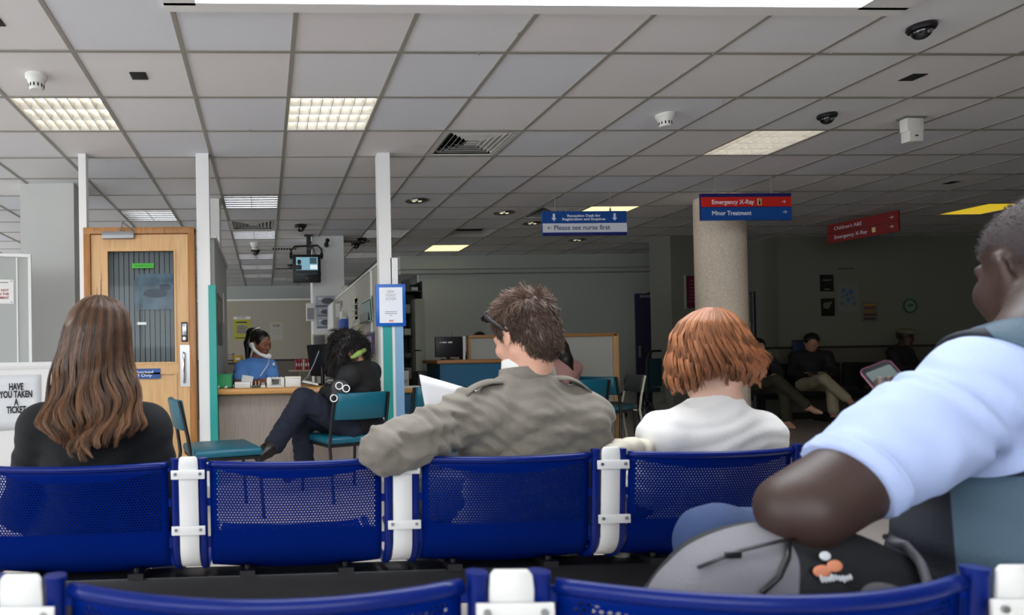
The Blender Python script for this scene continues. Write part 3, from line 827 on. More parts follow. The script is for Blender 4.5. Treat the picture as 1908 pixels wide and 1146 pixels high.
# teal chair, seat faces +y
M_vinyl = mat('teal_vinyl', '0b5c70', .38, bump=.1, bscale=150)
M_tubeb = mat('black_chair_frame', '131315', .35)
def teal_chair(name='teal_chair', label='', group=None, vinyl=None, frame=None, arms=False):
    vinyl = vinyl or M_vinyl; frame = frame or M_tubeb
    t = thing(name, label, 'chair', group=group)
    MB().box((-.235, -.2, .405), (.235, .25, .46), bev=.02).build('seat', vinyl, t, smooth='all')
    MB().box((-.225, -.19, .385), (.225, .24, .405)).build('seat_frame', frame, t)
    P = []; W_, n = .215, 14
    g = MB(); rows = []
    for s, y0 in ((0, -.0), (1, -.03)):
        pass
    for j in range(2):
        pass
    V = []
    for z in (.585, .595, .68, .77, .78):
        r = []
        for k in range(n + 1):
            u = -1 + 2 * k / n
            th = .019 if z not in (.585, .78) else .008
            y = -.235 - .035 * (1 - u * u) - (z - .58) * .18
            r.append((u * W_, y, z, th * (1 if abs(u) < .99 else .4)))
        V.append(r)
    Fv = [[g.b.verts.new((x, y + th, z)) for x, y, z, th in r] for r in V]; Bv = [[g.b.verts.new((x, y - th, z)) for x, y, z, th in r] for r in V]
    for A, fl in ((Fv, 0), (Bv, 1)):
        for i in range(4):
            for k in range(n):
                q = (A[i][k], A[i][k + 1], A[i + 1][k + 1], A[i + 1][k]); g.b.faces.new(q[::-1] if fl else q)
    for i in range(4):
        for k in (0, n): g.b.faces.new((Fv[i][k], Fv[i + 1][k], Bv[i + 1][k], Bv[i][k]))
    for k in range(n):
        for i in (0, 4): g.b.faces.new((Fv[i][k], Fv[i][k + 1], Bv[i][k + 1], Bv[i][k]))
    o = g.build('backrest', vinyl, t, smooth='all')
    for s in (-1, 1):
        MB().tube([(s * .235, -.27, 0), (s * .232, -.215, .4), (s * .228, -.235, .55), (s * .222, -.285, .775)], .0125, 8).build('leg', frame, t)
        MB().tube([(s * .23, .25, 0), (s * .228, .225, .39)], .0125, 8).build('leg', frame, t)
        if arms: MB().tube([(s * .25, .2, .4), (s * .25, .2, .62), (s * .25, -.2, .65)], .012, 8).build('armrest', frame, t)
    return t
def set_thing(t, loc, rz):
    m = Matrix.Translation(loc) @ Matrix.Rotation(rz, 4, 'Z'); t.matrix_local = m; WM[t.name] = m
def seat_at(px, py, z=.44):
    p = atz(px, py, z); return (p.x, p.y, 0)
ch = teal_chair(label='teal vinyl chair seen side on between the long haired woman and the counter')
set_thing(ch, (at(406, 850, 4.22).x, 4.22, 0), math.radians(-74))
c2 = copy_tree(ch, (at(640, 815, 4.72).x, 4.72, 0), math.radians(22), 'teal chair under the person in black at the nurse counter')
c3 = copy_tree(ch, (at(1127, 760, 6.8).x, 6.8, 0), math.radians(-48), 'teal chair standing in front of the oak framed white screen')
c4 = copy_tree(ch, (at(1062, 760, 6.1).x, 6.1, 0), math.radians(14), 'teal chair just showing above the right shoulder of the man in the grey jacket')
c5 = copy_tree(ch, (at(795, 760, 5.35).x, 5.35, 0), math.radians(8), 'teal chair half hidden right of the light blue post')
c6 = teal_chair(label='cream framed chair peeking out right of the oak framed screen', frame=mat('cream_metal', 'cfc9b4', .4), vinyl=mat('grey_seat_fabric', '4a4d50', .8), arms=False)
set_thing(c6, (at(1140, 760, 7.0).x, 7.02, 0), math.radians(82))

# counter
xa, xb = xl + .04, xr - .015
t = thing('nurse_counter', 'long wood topped counter with a beige textured front panel', 'counter', (xa, 5.2, 0))
MB().box((0, 0, .738), (xb - xa, .66, .786), bev=.012).build('worktop', M_oakh, t)
M_front = mat('beige_textured_panel', 'aa9d92', .8, bump=.5, bscale=14, stretch=(14, 14, .6), var=.14, vscale=9)
MB().box((.0, .16, 0), (xb - xa, .19, .738)).build('front_panel', M_front, t)
MB().box((.0, .19, 0), (.03, .64, .738)).build('side_panel', M_front, t)
ZC = .786
def onc(px, Y): return at(px, 700, Y).x
def item(name, label, cat, px, Y, z=ZC, rz=0, group=None): return thing(name, label, cat, (onc(px, Y), Y, z), rz, group)
M_white_p = mat('white_plastic', 'dcdcd8', .4); M_grey_p = mat('grey_plastic', '8d8f92', .45)
t = item('plastic_crate', 'bright green plastic tub at the left end of the counter', 'box', 417, 5.45)
g = MB(); w, d, h = .075, .08, .118
g.box((-w, -d, 0), (w, d, .006)); g.box((-w, -d, 0), (w, -d + .004, h)); g.box((-w, d - .004, 0), (w, d, h)); g.box((-w, -d, 0), (-w + .004, d, h)); g.box((w - .004, -d, 0), (w, d, h))
g.box((-w - .006, -d - .006, h - .008), (w + .006, -d, h)); g.box((-w - .006, d, h - .008), (w + .006, d + .006, h)); g.box((-w - .006, -d, h - .008), (-w, d, h)); g.box((w, -d, h - .008), (w + .006, d, h))
g.build('tub', mat('green_plastic', '0c9a55', .35), t)
for dx, lab in ((405, 'crumpled white tissue in front of the green tub, left one'), (420, 'crumpled white tissue in front of the green tub, right one')):
    q = item('tissue', lab, 'tissue', dx, 5.33)
    g = MB(); g.ball((0, 0, .008), (.011, .009, .009), seg=10); g.ball((.009, .004, .012), (.008, .008, .012), seg=8)
    g.build('crumple', M_paper, q)
t = item('paper_sheet', 'stack of white sheets lying beside the green tub', 'paper', 437, 5.6)
for k in range(4): MB().box((-.06, -.08, k * .004), (.06, .08, k * .004 + .002), Matrix.Rotation(k * .25 - .3, 4, 'Z')).build('sheet', M_paper, t)
t = item('clipboard', 'white clipboard leaning up in front of the nurse arm', 'clipboard', 458, 5.62)
MB().box((-.05, -.004, 0), (.05, .0, .10), Matrix.Rotation(-.3, 4, 'X') @ Matrix.Rotation(.2, 4, 'Y')).build('board', M_paper, t)
t = item('card_box', 'low white box on the counter right of the green tub', 'box', 452, 5.38)
MB().box((-.065, -.06, 0), (.065, .06, .048), bev=.003).build('carton', M_white_p, t)
MB().box((-.066, -.061, .034), (.066, .061, .050), bev=.003).build('lid', M_paper, t)
t = item('desk_organiser', 'small clear desk organiser with a dark base', 'organiser', 476, 5.36)
MB().box((-.035, -.03, 0), (.035, .03, .02), bev=.003).build('base', mat('dark_green_plastic', '24423c', .3), t)
for dx in (-.03, 0, .03): MB().box((dx - .002, -.03, .02), (dx + .002, .03, .055)).build('divider', M_white_p, t)
t = item('tape_dispenser', 'white tape dispenser beside the desk organiser', 'tape dispenser', 490, 5.36)
MB().box((-.02, -.02, 0), (.02, .02, .02), bev=.004).build('base', M_white_p, t); MB().cyl((0, -.01, .028), (0, .01, .028), .016).build('tape_roll', M_grey_p, t)
t = item('telephone_unit', 'wide white telephone base with a square opening on the counter', 'telephone', 513, 5.40)
g = MB(); g.box((-.075, -.07, 0), (.075, .07, .012), bev=.003); g.box((-.075, -.07, .012), (-.035, .07, .082), bev=.004); g.box((.045, -.07, .012), (.075, .07, .082), bev=.004); g.box((-.035, -.05, .07), (.045, .07, .082), bev=.003); g.box((-.035, .0, .012), (.045, .01, .07))
g.build('body', M_white_p, t)
MB().box((-.025, -.006, .022), (.03, -.001, .062)).build('display', mat('dim_display', '5a5c58', .3), t)
for k in range(4): MB().box((-.06 + k * .034, -.05, .082), (-.045 + k * .034, -.035, .089), bev=.002).build('key', M_white_p, t)
t = item('label_printer', 'boxy white printer right of the telephone base', 'printer', 545, 5.42)
MB().box((-.067, -.08, 0), (.067, .08, .075), bev=.006).build('body', M_white_p, t); MB().box((-.069, -.082, .07), (.069, .082, .088), bev=.004).build('lid', mat('cream_plastic', 'e4e1d4', .4), t)
t = item('keyboard', 'pale keyboard tilted on the counter near the monitor', 'keyboard', 577, 5.42, rz=-.1)
g = MB(); g.box((-.07, -.06, 0), (.07, .06, .014), bev=.004); g.build('case', M_white_p, t).matrix_local = Matrix.Rotation(.22, 4, 'Y') @ Matrix.Translation((0, 0, .022))
for r in range(4):
    k = MB().box((-.062, -.045 + r * .026, .014), (.062, -.025 + r * .026, .019)).build('key_row', mat('key_grey', 'b9b9b5', .5), t, smooth=False); k.matrix_local = Matrix.Rotation(.22, 4, 'Y') @ Matrix.Translation((0, 0, .022))
# nurse's monitor seen from the side and behind
t = item('monitor', 'black flat monitor turned away on the counter before the seated person in black', 'computer monitor', 606, 5.62, rz=math.radians(-62))
g = MB(); g.box((-.2, -.02, .08), (.2, .012, .37), bev=.006); o = g.build('display_housing', M_black, t); o.matrix_local = Matrix.Rotation(.14, 4, 'X')
o2 = MB().box((-.185, .0125, .095), (.185, .0135, .355)).build('screen', mat('dark_screen', '0a0d14', .1), t, smooth=False); o2.matrix_local = Matrix.Rotation(.14, 4, 'X')
MB().cyl((0, -.03, .01), (0, -.03, .18), .016).build('stand', M_black, t); MB().box((-.1, -.1, 0), (.1, .06, .012), bev=.004).build('foot', M_black, t)
p0 = Vector((0, -.02, .3)); MB().tube([(0, -.06, .31), (-.02, -.1, .2), (-.04, -.16, .08), (-.1, -.22, .012), (-.2, -.23, .008)], .006, 6).build('cable', M_grey_p, t)
t = item('plug', 'white plug hanging over the counter edge beside the person in black', 'plug', 602, 5.185, z=.70)
MB().box((-.016, -.012, 0), (.016, .012, .03), bev=.004).build('plug_body', M_white_p, t); MB().tube([(0, 0, .03), (.004, .0, .06), (.0, .01, .09), (.0, .03, .1)], .003, 6).build('cord', M_grey_p, t)
t = item('document_tray', 'stack of wire and plastic trays on the counter behind the monitor', 'document tray', 632, 5.66)
for k in range(3):
    MB().box((-.14, -.1, k * .035), (.14, .12, k * .035 + .006)).box((-.14, -.1, k * .035), (-.134, .12, k * .035 + .03)).box((.134, -.1, k * .035), (.14, .12, k * .035 + .03)).build('tray', M_grey_p, t)
    MB().box((-.12, -.09, k * .035 + .006), (.12, .11, k * .035 + .016)).build('papers', M_paper, t)
# shelf area behind the nurse at left: trays, yellow folders, office chair
t = thing('side_table', 'low dark table behind the nurse carrying trays and yellow folders', 'table', (at(430, 700, 8.2).x, 8.2, 0))
MB().box((-.28, -.2, .96), (.36, .2, .99)).build('tabletop', mat('dark_tabletop', '3a332c', .5), t)
for sx in (-.26, .34):
    for sy in (-.18, .18): MB().box((sx - .015, sy - .015, 0), (sx + .015, sy + .015, .96)).build('leg', M_black, t)
z = .99
q = thing('tray_stack', 'stack of grey trays with papers on the table behind the nurse', 'document tray', (at(424, 670, 8.1).x, 8.1, z))
for k in range(4):
    MB().box((-.08, -.1, k * .032), (.08, .1, k * .032 + .005)).box((-.08, -.1, k * .032), (-.075, .1, k * .032 + .026)).box((.075, -.1, k * .032), (.08, .1, k * .032 + .026)).build('tray', mat('tray_grey', '6a655c', .5), q)
    MB().box((-.07, -.101, k * .032 + .006), (.07, .09, k * .032 + .018)).build('papers', mat('tray_papers', ['b0a894', 'a59a80', 'c2a24c', 'a8a090'][k], .7), q)
q = thing('yellow_folder_box', 'yellow box file on the table behind the nurse', 'box file', (at(444, 674, 8.1).x, 8.1, z))
MB().box((-.055, -.1, 0), (.055, .1, .09), bev=.003).build('carton', mat('yellow_card', 'c79a12', .6), q); MB().box((-.03, -.1015, .03), (.03, -.1, .06)).build('label_patch', M_paper, q)
t = thing('office_chair', 'dark office chair behind the nurse', 'chair', (-.09, 6.5, 0), math.radians(-80))
MB().ball((0, -.2, .8), (.2, .045, .17), seg=20).build('backrest', mat('charcoal_fabric', '1b1a20', .8), t, smooth='all'); MB().box((-.23, -.2, .46), (.23, .23, .53), bev=.03).build('seat', MATS['charcoal_fabric'], t, smooth='all')
MB().cyl((0, 0, .1), (0, 0, .46), .025).build('gas_lift', M_black, t)
for k in range(5):
    a = 2 * PI * k / 5; MB().tube([(0, 0, .1), (.28 * math.cos(a), .28 * math.sin(a), .06)], .018, 8).build('base_spoke', M_black, t); MB().cyl((.28 * math.cos(a) - .015, .28 * math.sin(a), .03), (.28 * math.cos(a) + .015, .28 * math.sin(a), .03), .03).build('castor', M_black, t)
MB().box((-.02, -.22, .48), (.02, -.18, .7)).build('back_support', M_black, t)
# shelf with red folders, right of the nurse
t = thing('wall_shelf', 'short shelf on a side panel carrying red folders right of the nurse', 'shelf', (at(558, 690, 8.4).x, 8.4, 0))
MB().box((-.14, -.14, .855), (.18, .14, .875)).build('board', mat('shelf_cream', 'b7ac96', .5), t); MB().box((.0, -.12, 0), (.14, .12, .855)).build('side_panel', mat('shelf_panel', '7d7462', .6), t)
for k in range(6):
    q = thing('red_folder', ('red folder on the shelf right of the nurse' if k not in (0, 5) else 'leftmost red folder on the shelf right of the nurse' if k == 0 else 'rightmost red folder on the shelf right of the nurse'), 'folder', (at(552, 680, 8.36).x + k * .031, 8.36, .875), 0, 'red folders on the shelf')
    pale = k == 3
    MB().box((-.013, -.1, 0), (.013, .1, .14 + .004 * (k % 3)), bev=.003).build('cover', mat('pale_folder', 'd0c8c0', .6) if pale else mat('red_card', 'a8202c', .5), q)
    MB().box((-.008, -.1015, .05), (.008, -.1, .09)).build('spine_label', M_paper, q)
    if pale: q['label'] = 'pale folder among the red folders right of the nurse'; del q['group']
# stuff on the front of the white column
YCOL = 8.67
def leaflet(px0, px1, py0, py1, lab, k):
    t, w, h = paper('leaflet', lab, 'poster', px0, px1, py0, py1, YCOL, mat('leaflet_silver', 'a9abb8', .3))
    MB().box((-w * .48, -.0045, h * .03), (w * .48, -.003, h * .2)).build('dark_band', mat('leaflet_grey', '5a5a66', .4), t, smooth=False)
    MB().ball((w * .12, -.003, h * .55), (w * .33, .002, h * .26), seg=20).build('oval_picture', mat('leaflet_dark', '45464a', .4), t)
    MB().ball((-w * .25, -.0035, h * .75), (w * .12, .002, h * .1), seg=12).build('oval_highlight', M_paper, t)
leaflet(588, 624, 551, 573, 'top silver leaflet on the front of the white column', 0)
leaflet(590, 617, 574, 590, 'middle silver leaflet on the front of the white column', 1)
leaflet(590, 617, 592, 612, 'bottom silver leaflet on the front of the white column', 2)
x0, x1, z0, z1 = span(568, 582, 565, 598, 8.6)
t = thing('towel_dispenser', 'white and grey paper dispenser at the left edge of the white column', 'dispenser', ((x0 + x1) / 2 + .03, 8.62, z0))
MB().box((-.06, -.05, 0), (.055, .05, z1 - z0), bev=.004).build('casing', M_white_p, t); MB().box((-.05, -.052, .02), (.045, -.05, (z1 - z0) * .72)).build('front_cover', mat('lilac_grey', '8f8a92', .5), t)
t = thing('patient_monitor', 'small beige patient monitor with a dark screen on a bracket by the white column', 'medical monitor', (at(596, 646, 8.4).x, 8.4, at(596, 646, 8.4).z))
MB().box((-.1, -.08, 0), (.1, .1, .165), bev=.01).build('casing', mat('beige_plastic', 'c4bda6', .5), t); MB().box((-.088, -.082, .02), (.062, -.079, .15)).build('screen', mat('dim_screen', '1f1c18', .2), t, smooth=False)
for k in range(4): MB().box((-.08, -.0835, .05 + k * .022), (-.01 + .01 * (k % 2), -.082, .056 + k * .022)).build('trace_line', mat('dim_trace', '5c4a38', .5), t, smooth=False)
MB().box((-.11, -.05, -.03), (.12, .268, -.002)).build('bracket', M_grey_p, t)
t = thing('handset_unit', 'beige wall unit with a dark handset beside the patient monitor', 'intercom', (at(612, 646, 8.4).x, 8.42, at(612, 646, 8.4).z))
MB().box((-.035, -.05, 0), (.09, .06, .15), bev=.012).build('casing', MATS['beige_plastic'], t); MB().tube([(-.01, -.06, .12), (-.012, -.075, .08), (.0, -.06, .03)], .012, 8).build('handset', M_black, t)
MB().box((-.03, .06, -.05), (.08, .248, .02)).build('bracket', M_grey_p, t)
t = thing('small_fridge', 'off white cabinet standing below the patient monitor', 'cabinet', (at(603, 680, 8.42).x, 8.4, 0))
MB().box((-.11, -.1, 0), (.11, .2, .985), bev=.01).build('casing', mat('offwhite_enamel', 'b7b4a6', .4), t); MB().box((-.1, -.115, .05), (.1, -.1, .97), bev=.004).build('door', MATS['offwhite_enamel'], t)
# things fixed on the inner face of the right partition
def on_part(name, label, cat, px0, px1, py0, py1, depth, group=None):
    a = onx(px1, py1, xr); c = onx(px0, py1, xr)       # nearer edge is at the right
    z1 = onx(px1, py0, xr).z
    t = thing(name, label, cat, (xr, (a.y + c.y) / 2, a.z), 0, group)
    return t, abs(c.y - a.y), z1 - a.z
t, w, h = on_part('wall_cabinet', 'small glazed white cabinet fixed to the partition behind the person in black', 'cabinet', 616, 639, 560, 612, .1)
MB().box((-.12, -w / 2, 0), (-.001, w / 2, h), bev=.004).build('carcass', M_cream, t); MB().box((-.125, -w / 2 + .02, .02), (-.12, w / 2 - .02, h - .02)).build('door', M_white, t, smooth=False)
MB().box((-.12 + .03, -w / 2 - .004, h * .4), (-.03, -w / 2, h * .9)).build('window', M_paper, t)
t, w, h = on_part('glove_dispenser', 'blue glove dispenser with a white box on the partition above the dark hair', 'dispenser', 641, 653, 592, 614, .09)
MB().box((-.09, -.12, 0), (-.001, .12, h), bev=.006).build('holder', mat('bright_blue_plastic', '1a4fae', .4), t); MB().box((-.085, -.1, h * .2), (-.01, .1, h * 1.25), bev=.006).build('carton', M_white_p, t)
t, w, h = on_part('pump_bottle', 'small white pump bottle above the blue dispenser on the partition', 'bottle', 643, 648, 584, 591, .06)
MB().lathe([(.0, 0), (.03, 0), (.03, .07), (.01, .09), (.01, .12), (0, .12)], 16, Matrix.Translation((-.05, 0, 0))).build('bottle_body', M_white_p, t); MB().tube([(-.05, 0, .11), (-.05, 0, .14), (-.09, 0, .135)], .006, 6).build('pump_head', M_white_p, t)
MB().box((-.09, -.03, -.012), (-.001, .03, 0)).build('bracket', M_grey_p, t)
for (a, bb, c, d, lab, m) in ((656, 668, 545, 640, 'large printed sheet on the partition behind the person in black', M_paper), (668, 679, 600, 640, 'narrow beige notice low on the partition', mat('beige_paper', 'b0a080', .7)), (662, 676, 548, 590, 'upper printed sheet on the partition nearer the post', M_paper)):
    t, w, h = on_part('notice', lab, 'notice', a, bb, c, d, .004)
    MB().box((-.003, -w / 2, 0), (-.0005, w / 2, h)).build('sheet', mat('aged_paper', 'bdb8aa', .7) if m is M_paper else m, t, smooth=False)
    for k in range(7): MB().box((-.0042, -w * .4, h * (.12 + .11 * k)), (-.003, w * (.4 - .1 * (k % 2)), h * (.15 + .11 * k))).build('text_line', M_inkl, t, smooth=False)
def leaflet_rack(px0, px1, py0, py1, lab, cols):
    t, w, h = on_part('leaflet_rack', lab, 'leaflet rack', px0, px1, py0, py1, .06)
    MB().box((-.006, -w / 2, 0), (-.001, w / 2, h)).build('back_plate', mat('clear_grey', '8e9496', .2), t, smooth=False)
    MB().box((-.06, -w / 2, 0), (-.001, w / 2, .006)).box((-.06, -w / 2, 0), (-.057, w / 2, h * .35)).build('pocket', mat('clear_grey', '8e9496', .2), t, smooth=False)
    for k, c in enumerate(cols):
        MB().box((-.012 - k * .01, -w / 2 + .01, .008), (-.006 - k * .01, w / 2 - .01, h * (.95 - k * .08)), Matrix.Rotation(-.06, 4, 'Y')).build('leaflets', mat('leaflet_' + c, c, .5), t, smooth=False)
leaflet_rack(681, 697, 549, 598, 'clear leaflet rack with pale green leaflets beside the blue framed notice', ['c8d2cc', '4c6a66', '9fb4ae'])
leaflet_rack(684, 700, 616, 661, 'leaflet rack with purple and pink leaflets behind the teal post board', ['7a5a74', '4b4a70', 'a89cb8'])
t = thing('crumpled_cloth', 'crumpled pale cloth lying on top of the right partition', 'cloth', (xr + .02, 7.6, 1.85))
g = MB(); g.ball((0, 0, .02), (.05, .12, .035), seg=14); g.ball((-.02, .08, .05), (.05, .07, .03), seg=12); g.ball((.0, -.07, .02), (.05, .08, .025), seg=12); g.build('folds', M_cream, t, smooth='all')
# things on the left partition
t = thing('paper_pad', 'thick white pad hanging on the edge of the left partition', 'notepad', (at(410, 600, 6.3).x, 6.3, at(410, 602, 6.3).z))
MB().box((-.042, -.02, 0), (.042, .02, .31), bev=.002).build('pages', M_paper, t); MB().box((-.042, -.022, .3), (.042, .022, .325)).build('clip', M_grey_p, t)
for k in range(9): MB().box((.0, -.0215, .03 + k * .028), (.02, -.02, .036 + k * .028)).build('text_line', M_inkl, t, smooth=False)
MB().box((-.12, -.005, .28), (-.04, .005, .3)).build('arm', M_grey_p, t)
p = onx(396, 640, xl + .03)
t = thing('dark_poster', 'dark poster on the left partition seen almost edge on', 'poster', (xl + .03, 5.75, 1.16))
MB().box((.001, -.28, 0), (.005, .28, .45)).build('sheet', mat('poster_dark', '3a2f33', .4), t, smooth=False); MB().box((.005, -.24, .2), (.006, .1, .4)).build('picture', mat('poster_pic', '8a7a74', .5), t, smooth=False)

# notices on the nurse wall
t, w, h = paper('notice', 'yellow green notice on the wall behind the nurse', 'notice', 434, 467, 590, 633, YN - .001, mat('lime_paper', 'b4b040', .7))
MB().box((-w * .46, -.006, h * .88), (w * .5, -.003, h * 1.0)).build('header_strip', M_paper, t, smooth=False); text_mesh('CHIPS', .05, 'lettering', mat('ink_navy', '20284a', .6), t, Matrix.Translation((0, -.0065, h * .94)) @ FACE_CAM, width=w * .5)
MB().box((-w * .3, -.0045, h * .25), (w * .34, -.003, h * .64)).build('text_box', mat('box_grey', '9d9a86', .7), t, smooth=False); lines(t, w, h, .28, .62, 6, M_ink, -.26, .3, -.0055, .3)
MB().box((-w * .32, -.0045, h * .72), (w * .3, -.003, h * .78)).build('heading', M_ink, t, smooth=False); MB().box((-w * .38, -.0045, h * .06), (w * .38, -.003, h * .1)).build('rule', M_ink, t, smooth=False)
t, w, h = paper('notice', 'white notice with a short bold heading on the wall behind the nurse', 'notice', 503, 527, 600, 634, YN - .001, mat('pale_notice', 'b4b1a6', .7))
text_mesh('STOP', .05, 'lettering', M_ink, t, Matrix.Translation((0, -.0045, h * .78)) @ FACE_CAM, width=w * .55, bold=.001); lines(t, w, h, .3, .6, 2, M_inkl, -.3, .3, -.0045, .15)
t, w, h = paper('notice', 'faint printed notice near the left partition on the nurse wall', 'notice', 415, 428, 603, 634, YN - .001, mat('pale_notice', 'b4b1a6', .7)); lines(t, w, h, .1, .95, 8, M_inkl, -.4, .4, -.0045, .3)

# blue framed notice on the post
Yp = PY - .022
x0, x1, z0, z1 = span(700, 755, 530, 608, Yp)
t = thing('framed_notice', 'bright blue framed white notice about the new ticket system on the middle post', 'notice', ((x0 + x1) / 2, Yp, z0))
w, h = x1 - x0, z1 - z0; MB().box((-w / 2, -.02, 0), (w / 2, 0, h), bev=.003).build('frame', mat('frame_blue', '0a5fc0', .3), t)
MB().box((-w / 2 + .027, -.0215, .027), (w / 2 - .027, -.02, h - .027)).build('sheet', mat('bright_paper', 'f0f2f8', .6), t, smooth=False)
text_mesh('NEW\nTICKET\nSYSTEM', .03, 'lettering', M_inkl, t, Matrix.Translation((.0, -.022, h * .73)) @ FACE_CAM, width=.085)
for k, wd in enumerate((.1, .1, .02)): MB().box((-wd / 2, -.0222, h * (.335 - k * .045)), (wd / 2, -.0215, h * (.35 - k * .045))).build('text_line', M_inkl, t, smooth=False)
MB().box((-.018, -.0222, h * .1), (.018, -.0215, h * .15)).build('stamp', mat('pink_stamp', 'e0a0a0', .6), t, smooth=False)

# hanging television
YT = 8.25
x0, x1, z0, z1 = span(546, 598, 474, 526, YT)
t = thing('television', 'small black box television hanging from the ceiling showing a pale blue picture', 'television', ((x0 + x1) / 2, YT, z0), math.radians(4))
w, h = x1 - x0, z1 - z0
g = MB(); g.box((-w / 2, 0, 0), (w / 2, .08, h), bev=.008); A = [(-w / 2 + .01, .08, .01), (w / 2 - .01, .08, .01), (w / 2 - .01, .08, h - .01), (-w / 2 + .01, .08, h - .01)]; Bq = [(-w / 4, .33, .05), (w / 4, .33, .05), (w / 4, .33, h * .75), (-w / 4, .33, h * .75)]
for k in range(4): g.quad(A[k], A[(k + 1) % 4], Bq[(k + 1) % 4], Bq[k])
g.quad(*Bq); g.build('casing', M_black, t)
tilt = Matrix.Identity(4)
sw, s0, s1 = w * .39, h * .3, h * .9
MB().box((-sw, -.004, s0), (sw, .0, s1)).build('screen', mat('screen_lit', '6e9fb0', .3, emit='8fc0d0', estr=.55), t, smooth=False)
MB().box((-sw, -.0055, s0), (sw, -.004, s0 + .05)).build('picture_bottom', mat('screen_dark', '1e2a30', .3), t, smooth=False)
g = MB(); g.ball((-sw * .72, -.0052, h * .72), (.028, .002, .035), seg=14); g.box((-sw, -.0056, h * .45), (-sw * .5, -.004, h * .62)); g.build('picture_figure', mat('screen_figure', '2a2c36', .3), t)
MB().box((sw * .3, -.0056, h * .47), (sw * .95, -.004, h * .62)).build('picture_bright', mat('screen_white', 'e8f2f4', .3, emit='e8f4f8', estr=.7), t, smooth=False); MB().box((sw * .25, -.0056, h * .66), (sw * .9, -.004, h * .88)).build('picture_dark', mat('screen_teal', '3c6470', .3, emit='3c6470', estr=.3), t, smooth=False)
MB().box((-.02, -.0015, h * .13), (.02, 0, h * .15)).build('badge', M_grey_p, t, smooth=False); MB().cyl((w * .36, -.003, h * .14), (w * .36, 0, h * .14), .005).build('power_button', M_grey_p, t)
pz_ = t.location
t2 = thing('television_bracket', 'black ceiling bracket and yoke holding the television', 'bracket', (at(575, 440, YT + .36).x, YT + .36, CEIL))
hz = CEIL - (z1 + .0)
MB().box((-.03, -.03, -hz + .06), (.03, .03, 0)).box((-.025, -.3, -hz + .09), (.025, .0, -hz + .13)).build('pole', M_black, t2); MB().box((-.06, -.06, -.012), (.06, .06, 0)).build('ceiling_plate', M_black, t2)
cx_ = (x0 + x1) / 2 - t2.location.x
pts = [(cx_ - w / 2 - .02, -.28, -hz - .05), (cx_ - w / 2 - .02, -.28, -hz + .07), (cx_ - w / 2 + .03, -.28, -hz + .12), (cx_ + w / 2 - .03, -.28, -hz + .13), (cx_ + w / 2 + .02, -.28, -hz + .08), (cx_ + w / 2 + .02, -.28, -hz - .05)]
MB().tube(pts, .013, 8).build('yoke', M_black, t2)
for s in (0, -1): MB().cyl((pts[s][0] - .02, -.28, -hz - .0), (pts[s][0] + .02, -.28, -hz - .0), .03).build('pivot_knob', M_black, t2)
MB().tube([(0.02, 0, -.05), (.08, -.02, -.25), (.14, -.02, -.35), (.16, .0, -.55), (.12, .05, -.65)], .006, 6).build('cable', M_black, t2); MB().tube([(.05, .1, -.3), (.14, .16, -.12), (.22, .2, -.08), (.28, .28, -.1)], .006, 6).build('cable', M_black, t2)
for px, py in ((610, 448), (608, 456)):
    p = at(px, py, 8.62); q = thing('black_speaker', 'upper small round black speaker on the white column' if py == 448 else 'lower small round black speaker on the white column', 'speaker', p)
    MB().ball((0, 0, 0), (.03, .03, .03) if py == 448 else (.035, .03, .035), seg=14).build('ball', M_black, q); MB().cyl((0, .02, 0), (0, .06, 0), .012).build('stem', M_black, q)

# ------------------------------------------------------------ the oak door
def dx_(px, py=600): return at(px, py, PY).x
dl, dr = dx_(157, 500), dx_(365, 600)
dt = structure('door_1', (dl, PY + .0, 0)); Wd = dr - dl
ztop = at(262, 424, PY).z; fw = .053
g = MB(); g.box((0, -.02, 0), (fw, .09, ztop), bev=.004); g.box((Wd - fw, -.02, 0), (Wd, .09, ztop), bev=.004); g.box((0, -.021, ztop - fw), (Wd, .09, ztop), bev=.004); g.build('door_frame', M_oak, dt)
gl, grr = dx_(201, 500) - dl, dx_(324, 500) - dl; gt, gb = at(262, 468, PY).z, at(262, 675, PY).z
lf, rt, tp = fw + .004, Wd - fw - .004, ztop - fw - .004
g = MB(); g.box((lf, 0, .005), (gl, .044, tp)); g.box((grr, 0, .005), (rt, .044, tp)); g.box((gl, .0, gt), (grr, .044, tp)); g.box((gl, 0, gb - .1), (grr, .044, gb)); g.box((gl, 0, .005), (grr, .044, .2)); g.box((gl, .01, .2), (grr, .034, gb - .1))
leaf = g.build('door_leaf', M_oakd, dt, smooth=False)
g = MB(); bd = .014
for z0_, z1_ in ((gb, gt), (.2, gb - .1)):
    g.box((gl - bd, -.008, z0_ - bd), (gl, .004, z1_ + bd)); g.box((grr, -.008, z0_ - bd), (grr + bd, .004, z1_ + bd)); g.box((gl, -.008, z1_), (grr, .004, z1_ + bd)); g.box((gl, -.008, z0_ - bd), (grr, .004, z0_))
g.build('glazing_bead', M_oakd, leaf, smooth=False)
mg = mat('door_glass', 'ffffff', .03)
N_ = mg.node_tree.nodes; L_ = mg.node_tree.links; tr_ = N_.new('ShaderNodeBsdfTransparent'); gs_ = N_.new('ShaderNodeBsdfGlossy'); gs_.inputs['Roughness'].default_value = .02; fr_ = N_.new('ShaderNodeFresnel'); fr_.inputs[0].default_value = 1.18; mx_ = N_.new('ShaderNodeMixShader'); tr_.inputs[0].default_value = (.86, .9, .9, 1)
L_.new(fr_.outputs[0], mx_.inputs[0]); L_.new(tr_.outputs[0], mx_.inputs[1]); L_.new(gs_.outputs[0], mx_.inputs[2]); L_.new(mx_.outputs[0], N_['Material Output'].inputs[0])
MB().box((gl, .018, gb), (grr, .024, gt)).build('glass', mg, leaf, smooth=False)
